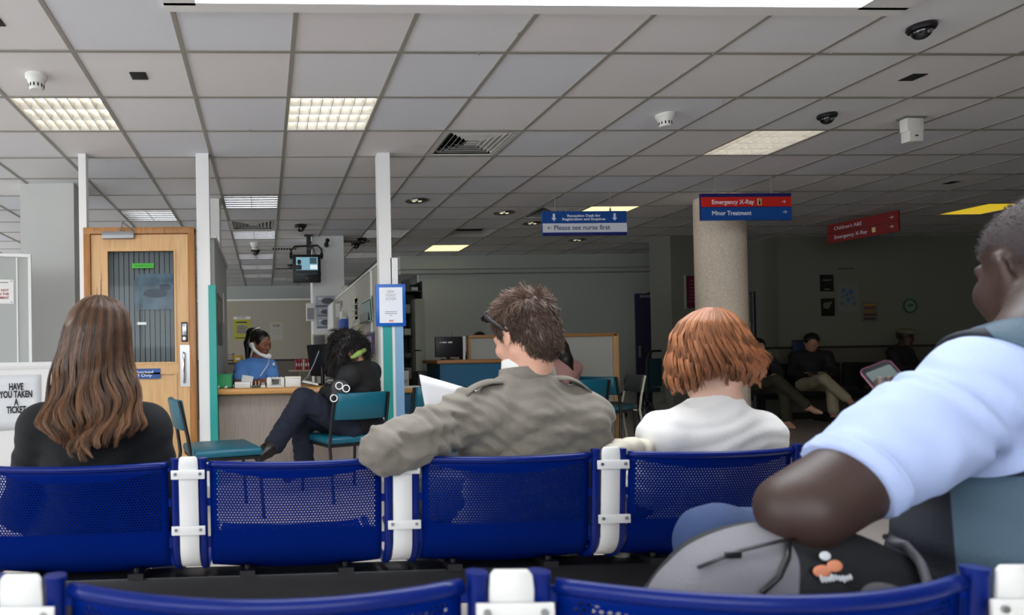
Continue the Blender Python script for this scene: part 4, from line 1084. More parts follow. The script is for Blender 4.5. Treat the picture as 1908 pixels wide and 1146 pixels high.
def on_door(px0, px1, py0, py1, y0, y1, name, m, bev=0):
    x0, x1, z0, z1 = span(px0, px1, py0, py1, PY); return MB().box((x0 - dl, y0, z0), (x1 - dl, y1, z1), bev=bev).build(name, m, leaf)
on_door(245, 286, 490, 499, .0165, .018, 'green_label', mat('green_label', '3fae2c', .6)); x0, x1, z0, z1 = span(245, 286, 490, 499, PY)
text_mesh('EMERGENCY EXIT', .012, 'lettering', M_ink, leaf, Matrix.Translation(((x0 + x1) / 2 - dl, .016, (z0 + z1) / 2)) @ FACE_CAM, width=.13)
on_door(255, 272, 600, 605, .0165, .018, 'white_label', M_paper)
o = on_door(231, 299, 687, 706, -.008, .0, 'name_plate', mat('plate_blue', '14458e', .4)); x0, x1, z0, z1 = span(231, 299, 687, 706, PY)
text_mesh('Authorised\nStaff Only', .034, 'lettering', M_let_w, leaf, Matrix.Translation(((x0 + x1) / 2 - dl - .01, -.009, (z0 + z1) / 2)) @ Matrix.Translation((0, 0, 0)) @ FACE_CAM, width=.2, spacing=.8)
kp = on_door(338, 350, 600, 637, -.014, .0, 'keypad_lock', mat('keypad_dark', '3c3430', .4), bev=.006)
x0, x1, z0, z1 = span(340, 348, 603, 625, PY); MB().box((x0 - dl, -.018, z0), (x1 - dl, -.013, z1), bev=.003).build('key_strip', M_steel, kp); MB().cyl(((x0 + x1) / 2 - dl, -.012, z0 - .026), ((x0 + x1) / 2 - dl, -.035, z0 - .026), .014).build('turn_knob', M_steel, kp)
ph = on_door(336, 355, 643, 720, -.003, .0, 'pull_plate', M_steel); x0, x1, z0, z1 = span(342, 345, 657, 712, PY); xm = (x0 + x1) / 2 - dl
MB().tube([(xm, 0, z0), (xm, -.035, z0), (xm, -.045, z0 + .02), (xm, -.045, z1 - .02), (xm, -.035, z1), (xm, 0, z1)], .009, 10).build('pull_handle', M_chrome, ph)
cl_ = on_door(192, 251, 433, 446, -.045, 0, 'door_closer', mat('closer_silver', '8f9092', .35, .5), bev=.003)
xm = dx_(226, 430) - dl; xk = dx_(233, 418) - dl; zk = at(233, 418, PY).z; xe = dx_(250, 428) - dl
MB().tube([(xm, -.03, at(226, 433, PY).z), (xk, -.1, zk)], .007, 6).tube([(xk, -.1, zk), (xe, -.02, ztop - .03)], .007, 6).build('closer_arm', M_steel, cl_)
for py in (478, 760): on_door(163, 168, py - 8, py + 14, -.012, .0, 'hinge', mat('brass', '9c7432', .35, .9))
# blind behind the door glass
t = thing('vertical_blind', 'grey vertical blind hanging behind the glass of the oak door', 'blind', (dl, PY + .066, 0))
MB().box((gl - .05, -.021, gt + .01), (grr + .05, .015, gt + .05)).build('headrail', M_grey_p, t)
for k in range(16):
    xx = gl - .03 + k * .0415; tw = Matrix.Translation((xx, 0, 0)) @ Matrix.Rotation(.1 + .08 * math.sin(k * 2.1), 4, 'Z')
    MB().box((-.0185, -.0008, gb - .05), (.0185, .0008, gt + .01), tw).build('slat', mat('blind_grey', '8d8c90', .7), t, smooth=False)
    MB().box((xx + .0185, -.006, gb - .05), (xx + .0235, -.003, gt + .01)).build('edge_strip', M_dark, t, smooth=False)  # dark strip standing in for the shade in the gap between slats
# a taped up picture behind the glass
x0, x1, z0, z1 = span(247, 323, 510, 577, PY + .047)
t = thing('window_poster', 'bluish picture sheet taped behind the glass of the oak door', 'poster', (x0, PY + .049, z0)); w, h = x1 - x0, z1 - z0
g = MB(); g.prism([(.0, h * .35), (w * .1, 0), (w, 0), (w, h), (w * .17, h), (w * .03, h * .8)], -.0015, 0, FACE_CAM); g.build('sheet', mat('poster_blue_grey', '68788a', .5, var=.5, vscale=9), t, smooth=False)
g = MB(); g.ball((w * .55, -.002, h * .45), (w * .3, .002, h * .12), seg=12); g.ball((w * .8, -.002, h * .62), (w * .15, .002, h * .08), seg=12); g.build('dark_shapes', mat('poster_navy', '26344c', .5), t)
# ------------------------------------------------------------ left wall notices (fixed to the skewed wall)
LW = WM[lw.name]
t = thing('notice', 'white notice with red lettering high on the left wall panel', 'notice'); M_ = LW @ Matrix.Translation((-.735, .02, 1.50))
t.matrix_local = M_; WM[t.name] = M_
MB().box((-.24, -.004, 0), (.24, 0, .19)).build('sheet', M_paper, t, smooth=False); text_mesh('ALCOHOL IS NOT\nPERMITTED IN THE\nDEPARTMENT', .026, 'lettering', mat('red_ink', 'a02038', .6), t, Matrix.Translation((.205, -.0045, .075)) @ FACE_CAM, align='RIGHT', bold=.0008, spacing=1.15)
MB().box((.08, -.005, .165), (.2, -.004, .17)).build('text_line', M_ink, t, smooth=False)
for sx in (-.225, .225):
    for zz in (.012, .178): MB().cyl((sx, -.008, zz), (sx, -.004, zz), .004, seg=8).build('pin', M_black, t)
t = thing('notice', 'white paper reading HAVE YOU TAKEN A TICKET on the low left wall', 'notice'); M_ = LW @ Matrix.Translation((-.53, .0, .50))
t.matrix_local = M_; WM[t.name] = M_
g = MB(); P = [[(-.23 + .46 * i / 8, -.003 - .004 * math.sin(i * .9) * (1 - j / 6), .0 + .435 * j / 6) for i in range(9)] for j in range(7)]
o = g.grid(P).build('sheet', mat('poster_paper', 'dfe1e4', .6), t, smooth='all'); solidify(o, .001)
text_mesh('HAVE\nYOU TAKEN\nA\nTICKET', .074, 'lettering', mat('ink_black', '1c1c20', .6), t, Matrix.Translation((.045, -.0085, .25)) @ FACE_CAM, width=.24, bold=.0024, spacing=.82)
# ------------------------------------------------------------ reception area further back
Yd = 6.6
x0, x1 = at(820, 700, Yd).x, at(1030, 700, Yd).x
t = thing('reception_desk', 'blue fronted reception desk with a wood top in the middle distance', 'desk', (x0, Yd, 0))
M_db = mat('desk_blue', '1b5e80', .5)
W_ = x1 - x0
MB().box((0, 0, 0), (W_, .03, .945)).build('front_panel', M_db, t); MB().box((0, .03, 0), (.03, .55, .945)).build('side_panel', mat('desk_blue_side', '1d4a62', .5), t); MB().box((W_ - .03, .03, 0), (W_, .55, .945)).build('side_panel', M_db, t)  # visible side panel in a darker blue, its shade put into the colour
MB().box((-.04, -.035, .945), (W_ + .03, .58, .985), bev=.008).build('worktop', wood('oak_worktop_dark', 'a87038', 0), t)
t = thing('monitor', 'black monitor seen from behind on the blue reception desk', 'computer monitor', (at(839, 660, 6.8).x, 6.85, .985), math.radians(3))
MB().box((-.155, -.02, .03), (.155, .015, .255), bev=.006).build('display_housing', mat('monitor_back', '15121c', .4), t); MB().box((-.06, .0, .0), (.06, .1, .012)).box((-.02, .01, .01), (.02, .03, .1)).build('stand', M_black, t)
for a, bb in ((-.11, -.095), (-.085, -.03), (-.015, .035)): MB().box((a, -.0215, .185), (bb, -.02, .2)).build('sticker', M_paper, t, smooth=False)
t = thing('cardboard_slip', 'white slip standing beside the monitor on the reception desk', 'paper', (at(868, 660, 6.85).x, 6.9, .985)); MB().box((-.018, -.002, .05), (.014, .002, .26)).box((-.014, -.0, 0), (.01, .02, .06)).build('slip', M_paper, t)
t = thing('clear_sign_holder', 'small clear sign holder rising behind the monitor', 'sign holder', (at(850, 625, 7.1).x, 7.1, .985))
MB().tube([(-.045, 0, .25), (.045, 0, .25), (.045, 0, .32), (-.045, 0, .32)], .004, 6, closed=True).build('rim', M_steel, t); MB().box((-.03, -.002, .26), (.03, .002, .3)).build('card', M_grey_p, t); MB().cyl((0, 0, 0), (0, 0, .25), .004).build('stem', M_steel, t)
# oak framed white screen
Ys = 7.35
xa, xb_ = at(872, 640, Ys).x, at(1152, 640, Ys).x; zs = at(1100, 621, Ys).z
t = thing('oak_framed_screen', 'low white screen with oak trim behind the reception desk', 'screen', (xa, Ys, 0)); W_ = xb_ - xa
MB().box((.02, .0, .03), (W_ - .06, .04, zs - .035)).build('panel', mat('screen_white_panel', 'bdbdb6', .6), t)
M_trim = wood('oak_trim_screen', 'b98a50', 0)
MB().box((0, -.02, zs - .04), (W_ - .015, .06, zs), bev=.006).build('top_trim', M_trim, t); MB().box((W_ - .07, -.02, 0), (W_, .06, zs - .005), bev=.01).build('end_trim', M_oakd, t); MB().box((0, -.01, 0), (.03, .05, zs - .04)).build('end_trim', M_oakd, t)
# side desk and machines right of the middle post
t = thing('side_desk', 'small wood topped desk with blue front right of the light blue post', 'desk', (at(757, 735, 5.7).x, 5.7, 0))
MB().box((-.16, 0, .695), (.06, .7, .735), bev=.006).build('worktop', M_oakh, t); MB().box((-.15, .04, 0), (.05, .07, .695)).build('front_panel', mat('desk_blue_dull', '2a6080', .6), t); MB().box((.02, .07, 0), (.05, .68, .695)).build('side_panel', MATS['desk_blue_dull'], t); MB().box((-.15, .62, 0), (.02, .65, .695)).build('back_panel', MATS['desk_blue_dull'], t)
t = thing('shelf_unit', 'dark open shelving stacked with papers in the recess behind the post', 'shelves', (at(765, 650, 7.6).x, 7.6, 0))
g = MB(); g.box((-.2, 0, 0), (-.18, .35, 1.95)); g.box((.14, 0, 0), (.16, .35, 1.95)); g.box((-.2, .33, 0), (.16, .35, 1.95))
for k in range(7): g.box((-.18, 0, .2 + k * .27), (.14, .33, .215 + k * .27))
g.build('carcass', mat('shelf_dark', '26241f', .6), t)
for k in range(7):
    for j in range(3): MB().box((-.17 + .1 * j, .02, .215 + k * .27), (-.09 + .1 * j, .28, .26 + k * .27 + .03 * ((k + j) % 4))).build('papers', mat('shelf_papers_%d' % ((k + j) % 3), ['8d8a80', '4b4a4c', 'b5b2a8'][(k + j) % 3], .7), t, smooth=False)
t = thing('pale_cabinet_door', 'pale green grey cabinet beside the dark shelves', 'cabinet', (at(772, 610, 7.5).x, 7.45, 0))
MB().box((-.0, -.0, .0), (.12, .4, 1.72), bev=.004).build('carcass', mat('pale_green_grey', '9a9f8e', .6), t); MB().tube([(-.02, -.012, 1.1), (.06, -.02, 1.1), (.06, 0, 1.1)], .008, 6).build('handle', M_black, t)
t = thing('printer', 'grey desktop printer on the side desk', 'printer', (at(757, 705, 5.95).x - .02, 6.12, .735))
MB().box((-.13, -.12, 0), (.06, .2, .16), bev=.01).build('body', mat('printer_grey', 'a9a8a2', .5), t); MB().box((-.12, -.11, .16), (.05, .18, .175), bev=.004).build('scanner_lid', M_black, t); MB().box((-.11, -.16, .06), (.04, -.12, .068)).build('paper_tray', M_grey_p, t)
t = thing('keyboard', 'white keyboard lying at the front of the side desk', 'keyboard', (at(760, 716, 5.85).x, 5.8, .735), .1); MB().box((-.12, -.06, 0), (.09, .05, .018), bev=.005).build('case', M_white_p, t); MB().box((-.11, -.05, .018), (.08, .04, .022)).build('keys', mat('key_grey', 'b9b9b5', .5), t)
t = thing('desktop_monitor_edge', 'dark machine between the shelves and the reception desk', 'computer', (at(789, 690, 6.9).x - .02, 6.9, .0)); MB().box((-.05, -.03, .0), (.05, .2, .86), bev=.005).build('casing', mat('dark_purple_plastic', '17141f', .5), t); MB().box((-.03, -.035, .7), (.03, -.03, .74)).build('front_slot', M_black, t)
# far door
x0, x1, z0, z1 = span(1184, 1238, 547, 760, YW)
t = structure('door_2', (x0, YW - .03, 0)); MB().box((0, 0, 0), (x1 - x0, .03, z1)).build('door_leaf', mat('door_dark_violet', '35334e', .5), t)
lf_ = t.children[0]
MB().box((.08, -.04, z1 - .07), (.32, 0, z1 - .03)).build('door_closer', M_grey_p, t); MB().tube([(.15, -.03, z1 - .03), (.25, -.1, z1 + .03), (.42, -.02, z1 + .05)], .01, 6).build('closer_arm', M_black, t)
MB().box((.3, -.003, z1 - .42), (.46, 0, z1 - .34)).build('yellow_plate', mat('dull_yellow', '8a7a1e', .5), t); MB().box((.04, -.02, .95), (.07, 0, 1.15)).build('handle', M_steel, t)
# wheelchair
t = thing('wheelchair', 'dark transit wheelchair parked by the far door', 'wheelchair', (at(1213, 700, 9.4).x, 9.4, 0), math.radians(12))
M_wc = mat('wheelchair_fabric', '12343f', .7)
MB().tube([(-.3, -.22, .3), (-.3, -.24, .9), (-.26, -.25, 1.02), (-.2, -.25, 1.05), (.2, -.25, 1.05), (.26, -.25, 1.02), (.3, -.24, .9), (.3, -.22, .3)], .018, 8).build('back_frame', M_black, t)
MB().box((-.27, -.25, .52), (.27, -.22, .94), bev=.01).build('backrest', M_wc, t); MB().box((-.26, -.22, .44), (.26, .25, .5), bev=.01).build('seat', M_wc, t)
for s in (-1, 1):
    MB().tube([(s * .3, -.2, .68), (s * .3, .15, .68), (s * .3, .2, .6), (s * .3, .2, .45)], .016, 8).build('armrest', M_black, t)
    q = MB().tube([(s * .32, -.2 + .16 * math.cos(a), .16 + .16 * math.sin(a)) for a in [2 * PI * k / 24 for k in range(24)]], .016, 8, closed=True).build('rear_wheel', M_black, t)
    for k in range(4):
        a = PI * k / 4; MB().cyl((s * .32, -.2 + .15 * math.cos(a), .16 + .15 * math.sin(a)), (s * .32, -.2 - .15 * math.cos(a), .16 - .15 * math.sin(a)), .003, seg=6).build('spoke', M_steel, q)
    MB().cyl((s * .26 - .015, .3, .08), (s * .26 + .015, .3, .08), .08).build('front_wheel', M_black, t); MB().tube([(s * .28, .22, .46), (s * .28, .38, .3), (s * .24, .46, .12)], .014, 8).build('leg_rest', M_black, t)
    MB().box((min(s * .05, s * .24), .42, .1), (max(s * .05, s * .24), .56, .12)).build('footplate', M_black, t)
# posters on the right
t, w, h = paper('poster', 'maroon poster on the pier left of the round column', 'poster', 1278, 1307, 514, 574, 8.868, mat('poster_maroon', '5a1030', .4)); lines(t, w, h, .15, .9, 7, mat('maroon_text', '8a5068', .6), -.3, .2, -.0045, .3)
x0, x1, z0, z1 = span(1274, 1278, 514, 574, 8.868); MB().box((-w / 2 - .03, -.012, -.01), (-w / 2, 0, h + .01)).build('frame_edge', M_grey, t)
YS = 9.02
t, w, h = paper('poster', 'upper black poster on the dark right wall', 'poster', 1528, 1553, 512, 543, YS, mat('poster_black', '0f0e10', .4)); lines(t, w, h, .6, .75, 1, M_inkl, -.3, .3, -.0045, .3); lines(t, w, h, .05, .2, 1, M_inkl, -.2, .2, -.0045, .3)
t, w, h = paper('poster', 'lower black and white photo poster on the dark right wall', 'poster', 1530, 1555, 556, 589, YS, mat('poster_black', '0f0e10', .4))
g = MB(); g.ball((-.02, -.003, h * .6), (w * .28, .0015, h * .2), seg=12); g.ball((w * .2, -.003, h * .75), (w * .12, .0015, h * .08), seg=10); g.build('grey_picture', mat('picture_grey', '6a6662', .6), t)
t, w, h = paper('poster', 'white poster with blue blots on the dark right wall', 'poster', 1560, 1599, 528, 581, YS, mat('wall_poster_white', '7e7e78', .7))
for k, (a, c, r) in enumerate(((-.2, .75, .1), (.15, .7, .12), (-.05, .6, .08), (.25, .5, .07), (-.28, .3, .09), (.3, .28, .08), (.02, .42, .1), (-.25, .55, .06))): MB().ball((a * w, -.003, c * h), (r * w, .0015, r * h * .8), seg=12).build('blue_blot', mat('blot_blue', '4a6a9c', .6), t)
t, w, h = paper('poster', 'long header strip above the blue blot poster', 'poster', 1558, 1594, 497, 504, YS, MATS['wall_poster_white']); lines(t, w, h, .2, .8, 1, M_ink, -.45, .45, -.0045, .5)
t, w, h = paper('poster', 'poster with brown and yellow lettering on the dark right wall', 'poster', 1606, 1636, 562, 600, YS, mat('wall_poster_grey', '6a6862', .7))
for k, (c, m) in enumerate(((.85, 'a07a2c'), (.7, '7a3a22'), (.52, '8a6a2c'), (.36, '5a2a20'), (.16, '3a3a3a'))): MB().box((-w * (.42 - .06 * (k % 2)), -.0045, h * (c - .05)), (w * (.4 - .08 * (k % 3)), -.003, h * (c + .05))).build('text_line', mat('poster_ink_%d' % k, m, .6), t, smooth=False)
x0, x1, z0, z1 = span(1683, 1707, 558, 582, YS); t = thing('round_sign', 'round green edged sign on the dark right wall', 'sign', ((x0 + x1) / 2, YS, z0)); r = (z1 - z0) / 2
MB().cyl((0, 0, r), (0, -.006, r), r * .92, seg=32).build('disc', mat('disc_grey', '7f8a80', .6), t); MB().tube([(r * math.cos(a), -.006, r + r * math.sin(a)) for a in [2 * PI * k / 32 for k in range(32)]], .012, 8, closed=True).build('rim', mat('rim_green', '2c5a44', .5), t); MB().box((-r * .3, -.0075, r * .9), (r * .5, -.006, r * 1.3)).build('symbol', MATS['rim_green'], t)
x0, x1, z0, z1 = span(1454, 1466, 596, 612, 9.1); t = thing('thermostat', 'small pale box on the wall right of the round column', 'wall box', (7.655, 9.6, z0)); MB().box((-.03, -.08, 0), (.0, .08, z1 - z0), bev=.004).build('casing', M_grey, t); MB().box((-.034, -.03, .03), (-.03, .03, .06)).build('dial', M_black, t)  # small box standing for a light switch
t = thing('privacy_screen_frame', 'black metal screen frame standing behind the round column', 'screen frame', (at(1378, 600, 8.4).x, 8.4, 0)); zz = at(1405, 543, 8.4).z; xx = at(1404, 600, 8.4).x - t.location.x
MB().cyl((xx, 0, .05), (xx, 0, zz), .03).build('post', M_black, t); MB().cyl((-.35, 0, .05), (-.35, 0, zz), .03).build('post', M_black, t); MB().cyl((-.35, 0, zz - .03), (xx, 0, zz - .03), .008).build('top_bar', M_black, t)
for q in (-.35, xx): MB().box((q - .03, -.25, 0), (q + .03, .25, .05), bev=.01).build('foot', M_black, t)
# dark waiting bench at the right
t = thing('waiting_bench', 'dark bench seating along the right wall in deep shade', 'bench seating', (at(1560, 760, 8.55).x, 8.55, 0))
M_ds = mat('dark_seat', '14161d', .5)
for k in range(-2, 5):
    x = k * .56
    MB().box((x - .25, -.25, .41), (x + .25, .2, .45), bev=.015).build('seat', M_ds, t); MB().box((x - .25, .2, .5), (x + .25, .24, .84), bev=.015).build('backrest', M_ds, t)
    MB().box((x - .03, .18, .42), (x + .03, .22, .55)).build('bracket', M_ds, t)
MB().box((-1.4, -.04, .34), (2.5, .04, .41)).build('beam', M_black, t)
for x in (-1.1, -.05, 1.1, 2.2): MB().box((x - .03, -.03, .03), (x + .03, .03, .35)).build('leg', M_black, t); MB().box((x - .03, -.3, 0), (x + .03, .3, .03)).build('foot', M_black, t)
x0, x1, z0, z1 = span(1478, 1500, 634, 700, 9.0); t = thing('blue_notice_board', 'dull blue board leaning on the wall behind the reading woman', 'board', ((x0 + x1) / 2, 8.98, .85)); MB().box((-.1, 0, 0), (.1, .02, z1 - .85), bev=.003).build('panel', mat('dull_blue', '39456a', .6), t); MB().box((-.1, -.003, z1 - .87), (.1, 0, z1 - .85)).build('top_edge', M_black, t)
# ------------------------------------------------------------ sculpting: smooth union of limbs turned into one continuous surface
V3 = lambda *a: np.array(a, dtype=float)
def nv(v): v = np.asarray(v, float); return v / (np.linalg.norm(v) + 1e-12)
class Sculpt:
    def __init__(s, vox): s.vox = vox; s.ops = []
    def cap(s, a, b, ra, rb=None, k=.02, fold=None, flat=None):
        s.ops.append(('cap', V3(*a), V3(*b), ra, ra if rb is None else rb, k, fold, flat)); return s
    def ell(s, c, r, R=None, k=.02, sub=False, fold=None):
        s.ops.append(('ell', V3(*c), V3(*r), np.eye(3) if R is None else np.array(R, float), k, sub, fold)); return s
    def chain(s, pts, rs, k=.02, fold=None):
        for i in range(len(pts) - 1): s.cap(pts[i], pts[i + 1], rs[i], rs[i + 1], k, fold)
        return s
    def mesh(s, post=None, shell=None):
        lo, hi = V3(1e9, 1e9, 1e9), V3(-1e9, -1e9, -1e9)
        bb = []
        for o in s.ops:
            if o[0] == 'cap': m = max(o[3], o[4]) + o[5]; l, h = np.minimum(o[1], o[2]) - m, np.maximum(o[1], o[2]) + m
            else: m = o[2].max() + o[4]; l, h = o[1] - m, o[1] + m
            bb.append((l, h))
            if not (o[0] == 'ell' and o[5]): lo, hi = np.minimum(lo, l), np.maximum(hi, h)
        v = s.vox; lo = lo - 3 * v; n = np.ceil((hi - lo) / v).astype(int) + 4
        Dg = np.full(n, .5, np.float32)
        ax = [lo[i] + v * np.arange(n[i]) for i in range(3)]
        for o, (l, h) in zip(s.ops, bb):
            i0 = np.maximum(((l - lo) / v).astype(int) - 2, 0); i1 = np.minimum(((h - lo) / v).astype(int) + 3, n)
            if (i1 <= i0).any(): continue
            sl = tuple(slice(a, c) for a, c in zip(i0, i1))
            X, Y, Z = np.meshgrid(ax[0][sl[0]], ax[1][sl[1]], ax[2][sl[2]], indexing='ij')
            if o[0] == 'cap':
                a, bq, ra, rb, k, fold, flat = o[1:]
                d = bq - a; L2 = d @ d + 1e-12
                px, py, pz = X - a[0], Y - a[1], Z - a[2]
                t = np.clip((px * d[0] + py * d[1] + pz * d[2]) / L2, 0, 1)
                q = np.sqrt((px - t * d[0]) ** 2 + (py - t * d[1]) ** 2 + (pz - t * d[2]) ** 2)
                dd = q - (ra + (rb - ra) * t)
                if fold:
                    am, fr, ph = fold; u = t * math.sqrt(L2)
                    w = u * fr + ph + 1.3 * np.sin(px * 31 + pz * 17 + ph) + 1.1 * np.sin(py * 27 - pz * 23 + 2 * ph)
                    dd = dd + am * (np.abs(np.sin(w)) ** 1.5 - .5)
            else:
                c, r, R, k, sub, fold = o[1:]
                px, py, pz = X - c[0], Y - c[1], Z - c[2]
                x = (px * R[0, 0] + py * R[1, 0] + pz * R[2, 0]) / r[0]; y = (px * R[0, 1] + py * R[1, 1] + pz * R[2, 1]) / r[1]; z = (px * R[0, 2] + py * R[1, 2] + pz * R[2, 2]) / r[2]
                k0 = np.sqrt(x * x + y * y + z * z) + 1e-9; k1 = np.sqrt((x / r[0]) ** 2 + (y / r[1]) ** 2 + (z / r[2]) ** 2) + 1e-9
                dd = k0 * (k0 - 1) / k1
                if fold:
                    am, fr, ph = fold
                    w = z * fr + ph + 1.2 * np.sin(x * 3.1 + ph) + .9 * np.sin(x * 5.3 - z * 3 + 2 * ph)
                    dd = dd + am * (np.abs(np.sin(w)) ** 1.5 - .5)
                if sub:
                    g = Dg[sl]; hh = np.clip(.5 - .5 * (g + dd) / k, 0, 1); Dg[sl] = g * (1 - hh) + (-dd) * hh + k * hh * (1 - hh); continue
            g = Dg[sl]; hh = np.clip(.5 + .5 * (g - dd) / k, 0, 1)
            Dg[sl] = g * (1 - hh) + dd * hh - k * hh * (1 - hh)
        if post is not None:
            X, Y, Z = np.meshgrid(*ax, indexing='ij', sparse=True); Dg = post(Dg, X, Y, Z).astype(np.float32)
        return surface_nets(Dg, lo, v)
def surface_nets(Dg, lo, v):
    S = Dg < 0; nx, ny, nz = Dg.shape
    cnt = np.zeros((nx - 1, ny - 1, nz - 1), np.int8)
    for i in (0, 1):
        for j in (0, 1):
            for k in (0, 1): cnt += S[i:nx - 1 + i, j:ny - 1 + j, k:nz - 1 + k]
    act = (cnt > 0) & (cnt < 8)
    I = np.argwhere(act); idx = np.full(act.shape, -1, np.int32); idx[act] = np.arange(len(I))
    P = np.zeros((len(I), 3)); C = np.zeros(len(I))
    cs = [(0, 0, 0), (1, 0, 0), (0, 1, 0), (1, 1, 0), (0, 0, 1), (1, 0, 1), (0, 1, 1), (1, 1, 1)]
    val = [Dg[I[:, 0] + a, I[:, 1] + b_, I[:, 2] + c] for a, b_, c in cs]
    for a in range(8):
        for b_ in range(a + 1, 8):
            if sum(abs(cs[a][q] - cs[b_][q]) for q in range(3)) != 1: continue
            m = (val[a] < 0) != (val[b_] < 0)
            t = np.where(m, val[a] / np.where(m, val[a] - val[b_], 1), 0)
            A = np.array(cs[a]); B_ = np.array(cs[b_])
            P += m[:, None] * (A + t[:, None] * (B_ - A)); C += m
    P = (P / C[:, None] + I) * v + lo
    Fs = []
    for ax in range(3):
        sl0 = [slice(None)] * 3; sl1 = [slice(None)] * 3; sl0[ax] = slice(0, -1); sl1[ax] = slice(1, None)
        a, b_ = S[tuple(sl0)], S[tuple(sl1)]
        E = np.argwhere(a != b_)
        o1, o2 = [(1, 2), (2, 0), (0, 1)][ax]
        E = E[(E[:, o1] > 0) & (E[:, o2] > 0) & (E[:, o1] < Dg.shape[o1] - 1) & (E[:, o2] < Dg.shape[o2] - 1)]
        def g(d1, d2):
            q = E.copy(); q[:, o1] -= d1; q[:, o2] -= d2; return idx[q[:, 0], q[:, 1], q[:, 2]]
        Q = np.stack([g(1, 1), g(0, 1), g(0, 0), g(1, 0)], 1)
        flip = ~a[tuple(E.T)]
        Q[flip] = Q[flip][:, ::-1]
        Fs.append(Q)
    Fq = np.concatenate(Fs); Fq = Fq[(Fq >= 0).all(1)]
    return P, Fq
def smooth_pts(P, Fq, it=2, lam=.5):
    E = np.concatenate([Fq[:, [0, 1]], Fq[:, [1, 2]], Fq[:, [2, 3]], Fq[:, [3, 0]]])
    n = len(P); deg = np.bincount(E[:, 0], minlength=n) + np.bincount(E[:, 1], minlength=n)
    for _ in range(it):
        A = np.zeros_like(P)
        for q in range(3): A[:, q] = np.bincount(E[:, 0], P[E[:, 1], q], n) + np.bincount(E[:, 1], P[E[:, 0], q], n)
        P = P + lam * (A / np.maximum(deg, 1)[:, None] - P)
    return P
def np_mesh(name, P, Fc, m, parent, world=True, colors=None):
    me = D.meshes.new(name)
    n, k = Fc.shape
    me.vertices.add(len(P)); me.vertices.foreach_set('co', np.asarray(P, np.float32).ravel())
    me.loops.add(n * k); me.loops.foreach_set('vertex_index', Fc.astype(np.int32).ravel())
    me.polygons.add(n); me.polygons.foreach_set('loop_start', np.arange(n, dtype=np.int32) * k)
    me.update(calc_edges=True); me.validate()
    if colors is not None:
        a = me.color_attributes.new('strand', 'FLOAT_COLOR', 'POINT'); a.data.foreach_set('color', np.asarray(colors, np.float32).ravel())
    return link_mesh(me, name, m, parent, world, 'all')
def build(S, name, m, parent, it=1, post=None):
    P, Fq = S.mesh(post)
    return np_mesh(name, smooth_pts(P, Fq, it), Fq, m, parent)

def frame(y, z):
    """rotation whose local y is as given, z as close to z as can be; columns x y z"""
    y = nv(y); z = np.asarray(z, float); z = nv(z - y * (z @ y)); x = np.cross(y, z); return np.stack([x, y, z], 1)
def head_frame(c, face, up=(0, 0, 1)):
    R = frame(face, up); return V3(*c), R
def head(S, c, R, s=1.0, ears=True, k=.014):
    T_ = lambda x, y, z: c + R @ (V3(x, y, z) * s)
    def el(x, y, z, rx, ry, rz, kk=k, sub=False, RR=None): S.ell(T_(x, y, z), V3(rx, ry, rz) * s, R if RR is None else R @ RR, kk * s, sub)
    el(0, -.014, .032, .076, .096, .084); el(0, .02, -.03, .064, .07, .085)
    el(0, .062, -.093, .03, .026, .022)
    for q in (-1, 1):
        S.cap(T_(q * .054, -.008, -.05), T_(q * .022, .058, -.09), .02 * s, .018 * s, .02 * s)
        el(q * .04, .058, -.022, .026, .026, .026)
        el(q * .031, .096, .012, .017, .014, .012, .01, True)
        el(q * .031, .079, .010, .0135, .0125, .0125, .004)
        el(q * .012, .098, -.026, .009, .01, .008, .006)
        if ears:
            a = .25 * q; RR = np.array([[math.cos(a), -math.sin(a), 0], [math.sin(a), math.cos(a), 0], [0, 0, 1]])
            el(q * .079, -.014, -.004, .0075, .021, .032, .006, False, RR); el(q * .076, -.006, -.026, .008, .011, .013, .006, False, RR)
            el(q * .087, -.008, .0, .006, .0115, .018, .005, True, RR)
    S.cap(T_(-.034, .086, .028), T_(.034, .086, .028), .010 * s, None, .014 * s)
    S.cap(T_(0, .090, .012), T_(0, .112, -.024), .008 * s, .0125 * s, .010 * s)
    S.cap(T_(-.019, .090, -.054), T_(.019, .090, -.054), .0072 * s, None, .006 * s); S.cap(T_(-.016, .088, -.067), T_(.016, .088, -.067), .0075 * s, None, .006 * s)
    el(0, .102, -.0605, .024, .006, .0022, .003, True)
def neck(S, c, R, base, r=.055, s=1.0):
    S.cap(c + R @ (V3(0, -.022, -.05) * s), base, r * s, (r + .006) * s, .03)
